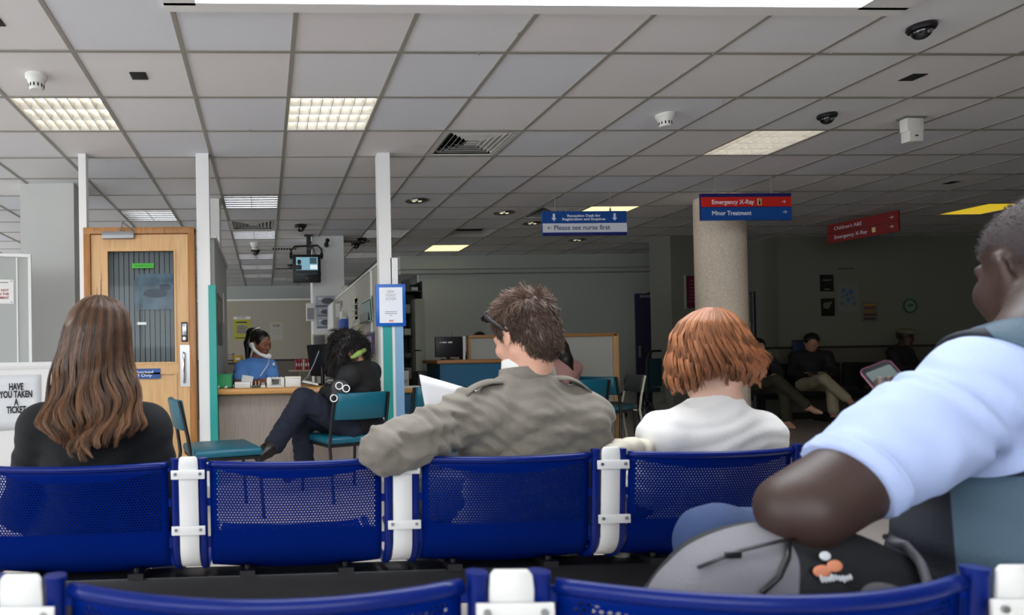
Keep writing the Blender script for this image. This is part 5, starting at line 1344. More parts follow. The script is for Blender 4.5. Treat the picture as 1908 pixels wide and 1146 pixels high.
def hand(S, wr, d, n, side=1, curl=.5, s=1.0, spread=1.0):
    """palm with five separate fingers; d: along the hand, n: back-of-hand normal, side: +1 thumb toward +across"""
    d = nv(d); n = nv(np.asarray(n, float) - d * (np.asarray(n, float) @ d)); w = np.cross(d, n) * side; wr = V3(*wr)
    S.cap(wr, wr + d * .03 * s, .023 * s, .027 * s, .012)
    S.ell(wr + d * .052 * s, V3(.040, .046, .0155) * s, np.stack([w, d, n], 1), .012)
    for i, (o, L) in enumerate(((.029, .070), (.010, .078), (-.009, .073), (-.027, .058))):
        p = wr + d * (.088 - .004 * abs(i - 1)) * s + w * o * s; dd = nv(d + w * (o * 2.2 * spread))
        a = curl * (.55 + .06 * i); q1 = p + (dd * math.cos(a) - n * math.sin(a)) * L * .46 * s
        a2 = a * 2.1; q2 = q1 + (dd * math.cos(a2) - n * math.sin(a2)) * L * .32 * s
        a3 = a * 2.9; q3 = q2 + (dd * math.cos(a3) - n * math.sin(a3)) * L * .24 * s
        S.chain([p - dd * .01 * s, q1, q2, q3], [.0092 * s, .0086 * s, .0079 * s, .0072 * s], .005)
    p = wr + d * .026 * s + w * .026 * s; q1 = p + nv(d * .55 + w * .8 - n * .35) * .036 * s; q2 = q1 + nv(d * .9 + w * .35 - n * (.3 + curl)) * .032 * s; q3 = q2 + nv(d - n * (.3 + curl)) * .02 * s
    S.chain([p, q1, q2, q3], [.0135 * s, .0112 * s, .0095 * s, .0085 * s], .006)
def torso(S, J, inf=0.0, s=1.0, fold=None, low=True, k=.04, hip=1.0):
    shL, shR, nk, pel = J['shL'], J['shR'], J['neck'], J['pel']
    m = (shL + shR) / 2; w = np.linalg.norm(shR - shL) / 2
    up = nv(m - pel); x = nv(shR - shL); R = np.stack([nv(x - up * (x @ up)), np.cross(up, nv(x - up * (x @ up))), up], 1)
    L = np.linalg.norm(m - pel)
    S.cap(shL, m, (.056 * s + inf), .075 * s + inf, k); S.cap(m, shR, .075 * s + inf, .056 * s + inf, k)
    S.cap(nk, m * .5 + shL * .5, .045 * s + inf * .6, .05 * s + inf, k); S.cap(nk, m * .5 + shR * .5, .045 * s + inf * .6, .05 * s + inf, k)
    S.ell(m - up * L * .26, V3(w * .93 + inf, .118 * s + inf, L * .36), R, k, fold=fold)
    S.ell(m - up * L * .62, V3(w * .80 + inf, .108 * s + inf, L * .36), R, k, fold=fold)
    if low: S.ell(pel + up * .03, V3(.165 * s * hip + inf, .115 * s + inf, .13 * s), R, k)
    return R
def limbs(S, J, arms=True, legs=True, inf=0.0, s=1.0, fold=None, upto=None, k=.02):
    if arms:
        for q in 'LR':
            a, e, w = J['sh' + q], J['el' + q], J['wr' + q]
            if upto is not None:
                S.cap(a, a + (e - a) * upto, .052 * s + inf, .046 * s + inf, k, fold); continue
            S.cap(a, e, .050 * s + inf, .040 * s + inf, k, fold); S.cap(e, w, .040 * s + inf, .027 * s + inf, k, fold)
    if legs:
        for q in 'LR':
            h, n_, an = J['hip' + q], J['kn' + q], J['an' + q]
            S.cap(h, n_, .082 * s + inf, .056 * s + inf, k, fold); S.chain([n_, n_ + (an - n_) * .35, an], [.054 * s + inf, .053 * s + inf, .036 * s + inf], k, fold)
def foot(S, an, toe, s=1.0, inf=0.0):
    S.chain([an, an * .45 + toe * .55 + V3(0, 0, -.012), toe], [.036 * s + inf, .034 * s + inf, .022 * s + inf], .02); S.cap(an, an + nv(an - toe) * .03 + V3(0, 0, -.03), .034 * s + inf, .03 * s + inf, .02)
def figure(label, J, skin, top, trousers=None, shoes=None, vox=.008, sleeve=None, folds=.004, s=1.0, hands=True, cat='person', top_name='jacket', barefoot=False, thick=.014, hipw=1.0, name='person', tinf=.012, cropped=1.0, post_top=None, neck_w=.07):
    J = {k: (V3(*v) if k not in ('head', 'hand') else v) for k, v in J.items()}
    hc, hR = J['head']
    o = (J['pel'][0], J['pel'][1], 0)
    t = thing(name, label, cat, o)
    S = Sculpt(vox); head(S, hc, hR, s * 1.0); neck(S, hc, hR, J['neck'], .052, s); torso(S, J, 0, s, hip=hipw)
    limbs(S, J, s=s)
    if hands:
        for q, sd in (('L', 1), ('R', -1)):
            d, n_, cu = J.get('hand', {}).get(q, (J['wr' + q] - J['el' + q], (0, 0, 1), .5)); hand(S, J['wr' + q], d, n_, sd, cu, s)
    for q in 'LR': foot(S, J['an' + q], J['toe' + q], s)
    build(S, 'body', skin, t)
    S = Sculpt(vox); torso(S, J, thick, s, (folds, 7, 1.3), hip=hipw)
    limbs(S, J, True, False, thick, s, (folds, 55, .7), sleeve)
    # open the neck of the garment
    up = nv(hc - J['neck']); S.ell(J['neck'] + up * .072, V3(neck_w, .075, .055), None, .01, sub=True)
    build(S, top_name, top, t, post=post_top)
    if trousers is not None:
        S = Sculpt(vox); x = nv(J['hipR'] - J['hipL'])
        S.ell(J['pel'], V3(.17 * s * hipw + tinf, .12 * s + tinf, .12 * s), None, .03)
        for q in 'LR':
            h, n_, an = J['hip' + q], J['kn' + q], J['an' + q]; an = n_ + (an - n_) * cropped
            S.cap(h, n_, .086 * s + tinf, .060 * s + tinf, .02, (folds, 40, .3)); S.cap(n_, an, .058 * s + tinf, .048 * s + tinf, .02, (folds, 50, 2.3))
        build(S, 'trousers', trousers, t)
    if shoes is not None:
        for q in 'LR':
            S = Sculpt(vox * .8); foot(S, J['an' + q] + V3(0, 0, -.005), J['toe' + q], s, .012); build(S, 'shoe', shoes, t)
    return t

def skin_mat(name, c, rough=.5):
    if name in MATS: return MATS[name]
    m = mat(name, c, rough, bump=.12, bscale=350, var=.05, vscale=25)
    b = m.node_tree.nodes['Principled BSDF']; b.inputs['Subsurface Weight'].default_value = .12; b.inputs['Subsurface Radius'].default_value = (.01, .004, .002); b.inputs['Subsurface Scale'].default_value = 1
    return m
def hair_mat(name, c, rough=.38):
    m = mat(name, c, rough, vcol='strand', spec=.4); return m
def strands(name, paths, m, parent, r0=.0011, r1=.0004, var=.35, light=None, seed=1):
    """many fine tapering locks; paths: (N,K,3) world points"""
    rng = np.random.default_rng(seed)
    Pn = np.asarray(paths, float); N, K, _ = Pn.shape
    tn = np.gradient(Pn, axis=1); tn /= np.linalg.norm(tn, axis=2, keepdims=True) + 1e-9
    ref = rng.normal(size=(N, 1, 3)); a = np.cross(tn, np.broadcast_to(ref, tn.shape)); a /= np.linalg.norm(a, axis=2, keepdims=True) + 1e-9
    b_ = np.cross(tn, a)
    rr = (r0 + (r1 - r0) * np.linspace(0, 1, K) ** 2)[None, :, None] * rng.uniform(.7, 1.3, (N, 1, 1))
    rings = np.stack([Pn + rr * (a * math.cos(x) + b_ * math.sin(x)) for x in (0, 2.094, 4.189)], 2)   # N,K,3,3
    idx = np.arange(N * K * 3).reshape(N, K, 3)
    Fc = []
    for q in range(3):
        Fc.append(np.stack([idx[:, :-1, q], idx[:, :-1, (q + 1) % 3], idx[:, 1:, (q + 1) % 3], idx[:, 1:, q]], -1).reshape(-1, 4))
    v = rng.uniform(1 - var, 1 + var, (N, 1, 1)) if light is None else (light[:, None, None] if np.ndim(light) == 1 else 1)
    if np.ndim(light) == 2: v = np.asarray(light)[:, :, None]
    g = np.broadcast_to(np.clip(v, 0, 3), (N, K, 3)).reshape(-1)
    col = np.stack([g, g, g, np.ones_like(g)], 1)
    return np_mesh(name, rings.reshape(-1, 3), np.concatenate(Fc), m, parent, colors=col)
def hair_shell_color(o): 
    me = o.data; a = me.color_attributes.new('strand', 'FLOAT_COLOR', 'POINT'); n = len(me.vertices); a.data.foreach_set('color', np.tile([.85, .85, .85, 1], n).astype(np.float32))
def scalp_roots(n, c, R, rad, zmin, rng, front=.5, s=1.0):
    """random points on the hair bearing part of the skull; returns points and outward normals (world)"""
    P = []
    while len(P) < n:
        v = rng.normal(size=3); v /= np.linalg.norm(v)
        if v[2] < zmin + .55 * max(0, v[1]) * 1.2: continue      # no hair low on the face side
        if v[1] > front and v[2] < .75: continue
        P.append(v)
    v = np.array(P); p = v * np.array(rad); nrm = v / np.array(rad); nrm /= np.linalg.norm(nrm, axis=1, keepdims=True)
    off = V3(0, -.014, .032) * s
    return c + (p + off) @ R.T, nrm @ R.T, v

def mesh_normals(P, Fq):
    n = np.cross(P[Fq[:, 2]] - P[Fq[:, 0]], P[Fq[:, 3]] - P[Fq[:, 1]]); N_ = np.zeros_like(P)
    for q in range(4):
        for a in range(3): N_[:, a] += np.bincount(Fq[:, q], n[:, a], len(P))
    return N_ / (np.linalg.norm(N_, axis=1, keepdims=True) + 1e-12)
def furry(name, S, m, parent, c, R, n, length, flow, light=None, keep=None, seed=1, K=7, r0=.0012, it=2, jitter=.1):
    """a hair cap with short locks grown from its whole surface; flow(local_pos, normal_local)->direction in head space"""
    P, Fq = S.mesh(); P = smooth_pts(P, Fq, it); o = np_mesh(name, P, Fq, m, parent); hair_shell_color(o)
    Nn = mesh_normals(P, Fq); loc = (P - c) @ R; nl = Nn @ R
    rng = np.random.default_rng(seed)
    ok = np.arange(len(P)) if keep is None else np.flatnonzero(keep(loc, nl))
    i = rng.choice(ok, n); p = loc[i] + rng.normal(0, S.vox * .4, (n, 3)); nn = nl[i]
    d = flow(p, nn) + rng.normal(0, jitter, (n, 3)); d /= np.linalg.norm(d, axis=1, keepdims=True)
    L_ = length(p) * rng.uniform(.65, 1.25, n); paths = np.zeros((n, K, 3)); q = p.copy()
    for k in range(K):
        paths[:, k] = c + q @ R.T; q = q + d * (L_ / K)[:, None]
        if k: d = d + flow(q, nn) * .12; d /= np.linalg.norm(d, axis=1, keepdims=True)
    lt = (np.ones(n) if light is None else light(p)) * rng.uniform(.65, 1.35, n)
    strands('hair_strands', paths, m, o, r0, .0004, light=lt, seed=seed)
    return o

def two_tone(name, c1, c2, rough=.75, bump=.4):
    """cloth in two colours, the seam line carried by the vertex attribute "zone" """
    m = mat(name, c1, rough, bump=bump, bscale=230); N = m.node_tree.nodes; L = m.node_tree.links; b = N['Principled BSDF']
    a = N.new('ShaderNodeAttribute'); a.attribute_name = 'zone'; g = N.new('ShaderNodeMapRange'); g.inputs['From Min'].default_value = -.04; g.inputs['From Max'].default_value = .04
    L.new(a.outputs['Fac'], g.inputs['Value']); x = N.new('ShaderNodeMixRGB'); x.inputs[1].default_value = (*srgb(c1), 1); x.inputs[2].default_value = (*srgb(c2), 1)
    L.new(g.outputs[0], x.inputs[0]); L.new(x.outputs[0], b.inputs['Base Color']); return m
def set_zone(o, z):
    a = o.data.attributes.new('zone', 'FLOAT', 'POINT'); a.data.foreach_set('value', np.clip(z, -1, 1).astype(np.float32))
# ------------------------------------------------------------ people on the near row
SK_f = skin_mat('skin_fair', 'd9a58c'); SK_d = skin_mat('skin_dark', '3d2a23', .5); SK_b = skin_mat('skin_brown', '8a5a42')
A3 = lambda px, py, Y: np.array(at(px, py, Y))
def dirv(yaw, pitch=0):
    """unit vector: yaw 0 looks away from the camera (+y), positive turns to the left"""
    a, p = math.radians(yaw), math.radians(pitch); return V3(-math.sin(a) * math.cos(p), math.cos(a) * math.cos(p), math.sin(p))
def upv(yaw, pitch, roll=0):
    f = dirv(yaw, pitch); r = nv(np.cross(f, (0, 0, 1))); u = np.cross(r, f); a = math.radians(roll); return u * math.cos(a) + r * math.sin(a)
def seated_legs(J, x, y, z, dx=.11, kx=.14, ky=.44, kz=.50, ay=.50, az=.09, yaw=0):
    R2 = lambda a, b_: (x + a * math.cos(yaw) - b_ * math.sin(yaw), y + a * math.sin(yaw) + b_ * math.cos(yaw))
    for q, s_ in (('L', -1), ('R', 1)):
        J['hip' + q] = (*R2(s_ * dx * .8, .03), z + .02); J['kn' + q] = (*R2(s_ * kx, ky), kz); J['an' + q] = (*R2(s_ * kx, ay), az); J['toe' + q] = (*R2(s_ * kx * 1.15, ay + .15), az - .045)
M_blackcloth = mat('black_jersey', '0c0d10', .9, bump=.4, bscale=300)
M_jeans = mat('blue_jeans', '22314f', .8, bump=.4, bscale=400); M_jeansd = mat('dark_jeans', '10172a', .85, bump=.4, bscale=400)
M_shoe = mat('dark_shoe', '1a1614', .4)
# --- woman with long brown hair
c = A3(186, 630, 1.80); R = frame(dirv(-4, -6), upv(-4, -6))
pel = A3(175, 1010, 1.86)
J = dict(head=(c, R), neck=A3(182, 742, 1.785), shL=A3(84, 800, 1.785), shR=A3(270, 800, 1.785), pel=pel, elL=A3(42, 950, 1.83), elR=A3(306, 950, 1.83), wrL=A3(120, 1000, 2.05), wrR=A3(235, 1000, 2.05))
seated_legs(J, pel[0], pel[1], .53, ky=.47)
t = figure('woman with very long brown hair in a black top seated at the left', J, SK_f, M_blackcloth, M_jeans, M_shoe, vox=.0075, folds=.005, thick=.02, top_name='top')
hc = c; rng = np.random.default_rng(3)
M_hb = hair_mat('long_brown_hair', '63452f')
def env(py):      # half outline of the hair mass read as (left px, right px)
    T_ = [(552, 175, 196), (560, 148, 222), (580, 128, 240), (610, 116, 247), (650, 105, 249), (700, 92, 256), (745, 78, 272), (790, 68, 272), (820, 84, 232), (850, 102, 205), (868, 128, 190)]
    return np.interp(py, [q[0] for q in T_], [q[1] for q in T_]), np.interp(py, [q[0] for q in T_], [q[2] for q in T_])
S = Sculpt(.008); S.ell(c + R @ V3(0, -.010, .036), (.080, .099, .086), R, .02)
for py in range(600, 830, 26):
    a, bq = env(py); w_ = (bq - a) / 2 * 1.72 / F * .84; S.ell(A3((a + bq) / 2, py, 1.775 if py < 700 else 1.73 if py < 750 else 1.69), (w_, .035 if py > 690 else .085, .035), None, .03)
o = build(S, 'hair', M_hb, t, 2); hair_shell_color(o)
N, K = 7000, 30
u = rng.uniform(-1, 1, N); end = 862 - 46 * np.abs(u) ** 1.5 - rng.exponential(32, N) - 22 * np.abs(np.sin(np.round(u * 17) * 1.7)); lay = rng.uniform(0, 1, N); crown = 551 + 16 * rng.uniform(0, 1, N) ** 2
paths = np.zeros((N, K, 3)); ph = rng.uniform(0, 6.28, N); clump = np.round(u * 17) / 17; wv = (clump * 37) % 6.28
for k in range(K):
    f = k / (K - 1); py = crown + (end - crown) * f ** 1.05
    a, bq = env(py); mid = (a + bq) / 2; hw = (bq - a) / 2
    amp = np.clip((py - 640) / 200, 0, 1)
    wave = (np.sin(py / 17 + wv * 3) * 10.0 * (.5 + np.abs(np.sin(clump * 13))) + np.sin(py / 31 + ph * .3 + wv) * 8) * amp
    uu = u * (.97 - .0 * lay)
    px = mid + uu * hw + wave + rng.normal(0, .35, N)
    dep = np.sqrt(np.clip(1 - (uu * .98) ** 2, 0, 1))
    yf = np.interp(py, [551, 572, 610, 690, 750, 790, 870], [1.712, 1.664, 1.646, 1.650, 1.628, 1.610, 1.600]); yc = np.interp(py, [551, 690, 760, 870], [1.80, 1.79, 1.70, 1.665])
    yy = yc - (yc - yf) * dep + .012 * lay - .013 * np.cos(py / 17 + wv * 3) * amp
    vx, vy = (px - CX) / F, -(py - CY) / F
    dx = RM[0][0] * vx + RM[0][1] + RM[0][2] * vy; dy = RM[1][0] * vx + RM[1][1] + RM[1][2] * vy; dz = RM[2][0] * vx + RM[2][1] + RM[2][2] * vy
    paths[:, k] = np.stack([dx / dy * yy, yy, EYE[2] + dz / dy * yy], 1)
lum = (.45 + .85 * (np.sin(clump * 21) * .5 + .5)) * rng.uniform(.7, 1.35, N)
fr = np.linspace(0, 1, K)[None, :]; lum = lum[:, None] * (.72 + .75 * fr ** 2)
strands('hair_strands', paths, M_hb, o, .0011, .0005, light=lum)

def unproj(px, py, yy):
    vx, vy = (px - CX) / F, -(py - CY) / F
    dx = RM[0][0] * vx + RM[0][1] + RM[0][2] * vy; dy = RM[1][0] * vx + RM[1][1] + RM[1][2] * vy; dz = RM[2][0] * vx + RM[2][1] + RM[2][2] * vy
    return np.stack([dx / dy * yy, yy, EYE[2] + dz / dy * yy], -1)
# --- man in the grey jacket
M_jkt = mat('grey_linen_jacket', '7d766a', .85, bump=.6, bscale=260, var=.07, vscale=30, sheen=.2)
c = A3(978, 628, 1.76); yaw, pit = 17, -20; R = frame(dirv(yaw, pit), upv(yaw, pit))
pel = A3(960, 1000, 1.88)
J = dict(head=(c, R), neck=A3(985, 722, 1.745), shL=A3(868, 782, 1.725), shR=A3(1082, 778, 1.73), pel=pel, elL=A3(715, 838, 1.585), elR=A3(1095, 950, 1.80), wrL=A3(770, 800, 1.90), wrR=A3(985, 940, 2.05), hand=dict(L=(dirv(-18, 8), (-.6, 0, .8), .9), R=((-.6, .7, 0), (0, 0, 1), .5)))
seated_legs(J, pel[0], pel[1], .53, ky=.47)
Jn = {k: (V3(*v) if k not in ('head', 'hand') else v) for k, v in J.items()}
t = thing('person', 'young man in a grey linen jacket reading, head bowed, arm over the seat back', 'person', (pel[0], pel[1], 0)); man = t
S = Sculpt(.006); head(S, c, R, .94); neck(S, c, R, Jn['neck'], .053); torso(S, Jn, 0); limbs(S, Jn)
for q, sd in (('L', 1), ('R', -1)): d_, n_, cu = J['hand'][q]; hand(S, Jn['wr' + q], d_, n_, sd, cu)
for q in 'LR': foot(S, Jn['an' + q], Jn['toe' + q])
body = build(S, 'body', SK_f, t)
S = Sculpt(.0062); fo = (.006, 8, .4)
torso(S, Jn, .026, 1.0, (.006, 6.5, .9))
S.cap(Jn['shL'], Jn['elL'], .070, .056, .03, (.018, 42, .4)); S.cap(Jn['elL'], Jn['wrL'], .054, .044, .03, (.014, 46, 1.0))
S.cap(Jn['shR'], Jn['elR'], .074, .062, .03, (.014, 36, 2.0)); S.cap(Jn['elR'], Jn['wrR'], .060, .045, .02, (.008, 45, .2))
S.cap(Jn['shL'] * .6 + Jn['elL'] * .4, Jn['elL'] + V3(.02, .02, 0), .058, .058, .03, (.016, 55, 2.4))
up = nv(c - Jn['neck']); S.ell(Jn['neck'] + up * .078 + V3(0, .01, 0), (.072, .075, .05), None, .008, sub=True)
def drag(Dg, X, Y, Z):
    w = X * 26 + Z * 62 + 1.6 * np.sin(X * 19 + 1) + 1.3 * np.sin(Z * 23 + X * 9)
    w2 = -X * 40 + Z * 55 + 1.8 * np.sin(X * 15) + np.sin(Z * 31)
    m = np.clip((Z - .70) / .15, 0, 1)
    return Dg + .0078 * (np.abs(np.sin(w)) ** 2 - .5) * m + .0075 * (np.abs(np.sin(w2 * .5)) ** 4 - .3) + .0016 * np.sin(Z * 210 + X * 60 + 3 * np.sin(X * 40))
jk = build(S, 'jacket', M_jkt, t, post=drag)
for q_, (nm, mm) in enumerate((('trousers', M_jeansd),)):
    S = Sculpt(.008); S.ell(Jn['pel'], V3(.18, .13, .12), None, .03)
    for q in 'LR': S.cap(Jn['hip' + q], Jn['kn' + q], .098, .072, .02, (.006, 40, .3)); S.cap(Jn['kn' + q], Jn['an' + q], .07, .06, .02, (.006, 50, 2.3))
    build(S, nm, mm, t)
for q in 'LR': S = Sculpt(.007); foot(S, Jn['an' + q] + V3(0, 0, -.005), Jn['toe' + q], 1, .012); build(S, 'shoe', M_shoe, t)
# stand up collar and shoulder straps
nb = Jn['neck']
def ring(cx, rx, ry, z0, z1, tilt, n=40, a0=0, a1=2 * PI, flare=.006):
    rows = []
    for z, f in ((z0, flare), ((z0 + z1) / 2, flare * .4), (z1, 0)):
        rows.append([(cx[0] + (rx + f) * math.cos(a), cx[1] + (ry + f) * math.sin(a), cx[2] + z - tilt * math.sin(a) * .5) for a in [a0 + (a1 - a0) * i / n for i in range(n + 1)]])
    return rows
cc = nb + V3(0, .012, 0)
o = MB().grid(ring(cc, .072, .072, .012, .052, .02, a0=-PI * .98 - .3, a1=.28)).build('collar', M_jkt, jk, True, 'all'); solidify(o, .006)
o = MB().grid(ring(cc, .066, .066, .035, .078, .02, a0=-PI * 1.0 - .3, a1=.3, flare=.003)).build('shirt_collar', mat('white_cotton', 'e6e4de', .8), t, True, 'all'); solidify(o, .003)
def strap(p, q, w):
    p, q = V3(*p), V3(*q); L_ = 14; rows = []
    for i in range(L_ + 1):
        f = i / L_; pc = p + (q - p) * f; pc = pc + V3(0, 0, .018 * math.sin(f * PI) ** .7); ww = w * (1 - .45 * max(0, f - .82) / .18)
        side = V3(0, 1, 0); rows.append([tuple(pc - side * ww + V3(0, 0, -.35 * ww)), tuple(pc), tuple(pc + side * ww + V3(0, 0, -.2 * ww))])
    o = MB().grid(rows).build('shoulder_strap', M_jkt, jk, True, 'all'); solidify(o, .005)
tp = lambda q, dz: Jn[q] + V3(0, 0, dz)
strap(tp('shL', .075) + V3(-.01, -.02, 0), A3(935, 722, 1.70) + V3(0, 0, .015), .024); strap(tp('shR', .080) + V3(.01, -.02, 0), A3(1030, 716, 1.70) + V3(0, 0, .015), .024)
# short brown hair
M_hm = hair_mat('short_brown_hair', '6b5344'); rng = np.random.default_rng(5)
S = Sculpt(.006); S.ell(c + R @ V3(0, -.02, .036), (.0765, .092, .080), R, .02); S.ell(c + R @ V3(0, -.058, -.02), (.058, .05, .066), R, .02)
S.ell(c + R @ V3(0, .10, -.03), (.075, .085, .105), R, .015, sub=True); S.ell(c + R @ V3(.085, .0, -.03), (.03, .03, .04), R, .01, sub=True); S.ell(c + R @ V3(-.085, .0, -.03), (.03, .03, .04), R, .01, sub=True)
def flow_m(p, n):
    tw = np.clip(n[:, 2:3], 0, 1) ** 1.2; cl_ = np.stack([np.sin(p[:, 0] * 190 + p[:, 1] * 120), np.cos(p[:, 1] * 170 - p[:, 0] * 90), np.sin(p[:, 2] * 150 + 1)], 1)
    return n * (.22 + .7 * tw) + np.array([[0, -.15, -1.0]]) * (1 - tw) + np.array([[0, .9, .1]]) * tw + cl_ * .30
furry('hair', S, M_hm, t, c, R, 9000, lambda p: .015 + .030 * np.clip((p[:, 2] - .03) / .08, 0, 1), flow_m, lambda p: .6 + .8 * np.clip((p[:, 2] - .02) / .10, 0, 1) ** 2, lambda l, n: ~((l[:, 1] > .07) & (l[:, 2] < .04)), 6)
# sunglasses pushed up on the head
sg = thing('sunglasses', 'dark sunglasses pushed up on the head of the man in the grey jacket', 'sunglasses', tuple(c))
S_ = [(-.045, .078, .098), (-.072, .05, .085), (-.086, .02, .06), (-.087, -.01, .03), (-.080, -.03, .005)]
for q in (1, -1): MB().tube([tuple(c + R @ V3(x * q, y, z)) for x, y, z in S_], [.008, .008, .006, .0045, .004], 8).build('temple', M_black, sg, True, 'all')
g = MB()
for q in (1, -1): g.ball((0, 0, 0), (.034, .01, .022), Matrix.Translation(Vector(c + R @ V3(q * .035, .080, .098))) @ Matrix([list(r) + [0] for r in R] + [[0, 0, 0, 1]]) @ Matrix.Rotation(.9, 4, 'X'))
g.build('lenses', mat('dark_lens', '0c0d10', .08), sg, True, 'all')
# the book he reads
p0 = A3(818, 735, 1.98)
bk = thing('open_book', 'open white paged book held up by the man in the grey jacket', 'book', tuple(p0 - V3(0, 0, .06)))
def page(pts, lift):
    rows = [[tuple(V3(*pts[0]) * (1 - i / 6) * (1 - j / 6) + V3(*pts[1]) * (i / 6) * (1 - j / 6) + V3(*pts[2]) * (i / 6) * (j / 6) + V3(*pts[3]) * (1 - i / 6) * (j / 6) + V3(0, lift * math.sin(PI * i / 6), 0)) for i in range(7)] for j in range(7)]
    return rows
o = MB().grid(page([A3(783, 699, 1.93), A3(862, 722, 2.06), A3(868, 800, 2.04), A3(800, 795, 1.91)], -.01)).build('page_block', M_paper, bk, True, 'all'); solidify(o, .008)
o = MB().grid(page([A3(862, 722, 2.06), A3(925, 735, 1.95), A3(925, 810, 1.93), A3(868, 800, 2.04)], .01)).build('page_block', M_paper, bk, True, 'all'); solidify(o, .008)
o = MB().grid(page([A3(782, 698, 1.918), A3(862, 721, 2.05), A3(869, 802, 2.03), A3(799, 797, 1.90)], -.01)).build('cover', mat('book_cover_white', 'e4e4e6', .5), bk, True, 'all'); solidify(o, .002)

# --- woman with red hair, white top
M_wht = mat('white_knit_top', 'f2f0ec', .85, bump=.3, bscale=300, sheen=.2)
c = A3(1325, 668, 1.80); R = frame(dirv(12, -14), upv(12, -14)); pel = A3(1300, 1000, 1.88)
J = dict(head=(c, R), neck=A3(1335, 758, 1.76), shL=A3(1240, 812, 1.75), shR=A3(1410, 812, 1.755), pel=pel, elL=A3(1205, 905, 1.82), elR=A3(1425, 900, 1.84), wrL=A3(1215, 940, 2.0), wrR=A3(1370, 960, 2.02))
seated_legs(J, pel[0], pel[1], .53, ky=.47)
def ripples(Dg, X, Y, Z):
    w = Z * 60 - X * 14 + 1.7 * np.sin(X * 17) + 1.2 * np.sin(Z * 21 + X * 11); return Dg + .0035 * (np.abs(np.sin(w)) ** 3 - .3) * np.clip((.95 - Z) / .12, 0, 1)
t = figure('woman with copper red bobbed hair in a white top', J, skin_mat('skin_pale', 'e6bba4'), M_wht, M_jeans, M_shoe, vox=.0068, folds=.005, thick=.017, top_name='top', post_top=ripples, neck_w=.105)
# widen the neckline
M_hr = hair_mat('copper_hair', 'ac724e'); rng = np.random.default_rng(9)
def envr(py):
    T_ = [(572, 1318, 1342), (582, 1288, 1366), (600, 1262, 1388), (625, 1247, 1405), (655, 1243, 1420), (680, 1242, 1423), (700, 1244, 1414), (722, 1250, 1400), (740, 1262, 1392)]
    return np.interp(py, [q[0] for q in T_], [q[1] for q in T_]), np.interp(py, [q[0] for q in T_], [q[2] for q in T_])
S = Sculpt(.007); S.ell(c + R @ V3(0, .004, .036), (.080, .098, .086), R, .02)
for py in range(625, 716, 18): a, bq = envr(py); S.ell(A3((a + bq) / 2, py, 1.81), ((bq - a) / 2 * 1.75 / F * .76, .09 - max(0, (py - 680)) * .0007, .03), None, .03)
S.ell(A3(1335, 740, 1.74), (.055, .05, .045), None, .02, sub=True)
o = build(S, 'hair', M_hr, t, 2); hair_shell_color(o)
N, K = 8000, 22; u = rng.uniform(-1, 1, N); lay = rng.uniform(0, 1, N); cl2 = np.round(u * 11 + 1.5 * np.round(lay * 3)) / 11; wv = (cl2 * 51) % 6.28
crown = 573 + 14 * rng.uniform(0, 1, N) ** 2; end = 728 - 30 * lay + 12 * np.abs(u) - rng.exponential(8, N); end = np.where(np.abs(u - .05) < .28, end - 18, end)
paths = np.zeros((N, K, 3)); 
for k in range(K):
    f = k / (K - 1); py = crown + (end - crown) * f; a, bq = envr(py); mid = (a + bq) / 2 + 14 * (1 - f) * 0; hw = (bq - a) / 2
    flip = np.clip((f - .55) / .45, 0, 1) ** 1.6
    px = mid + u * hw * .97 + np.sin(py / 13 + wv) * 4.5 * np.clip(f * 1.6, 0, 1) + flip * (18 + 10 * np.sin(wv * 2)) * np.sign(u + .25) * (.4 + .6 * np.abs(u)) * np.where(u > 0, .85, .35)
    py2 = py - flip * (8 + 10 * np.abs(np.sin(wv))) * (u > .1)
    dep = np.sqrt(np.clip(1 - (u * .98) ** 2, 0, 1)); yy = 1.80 - (.145 - .030 * flip) * dep + .016 * lay - .012 * np.cos(py / 13 + wv) * f + np.clip((600 - py) / 40, 0, 1) * .06 * dep + np.clip((py - 705) / 40, 0, 1) * .035
    paths[:, k] = unproj(px, py2, yy)
lum = (.6 + .7 * (np.sin(cl2 * 33) * .5 + .5)) * rng.uniform(.7, 1.35, N)
strands('hair_strands', paths, M_hr, o, .0011, .0004, light=lum, seed=4)
# cream sleeve / cardigan over the seat next to her
cg = thing('cream_cardigan', 'cream cardigan bunched over the seat back between the man and the red haired woman', 'clothing', tuple(A3(1160, 845, 1.70)))
S = Sculpt(.006); S.chain([A3(1138, 846, 1.66), A3(1152, 836, 1.68), A3(1176, 832, 1.70), A3(1200, 838, 1.72)], [.022, .024, .024, .03], .012, (.005, 90, .5)); S.chain([A3(1140, 850, 1.66), A3(1138, 900, 1.69), A3(1142, 960, 1.71), A3(1150, 1030, 1.74)], [.026, .03, .034, .03], .015, (.007, 80, .1))
build(S, 'folds', mat('cream_wool', 'ddd5c2', .9, bump=.4, bscale=250), cg)
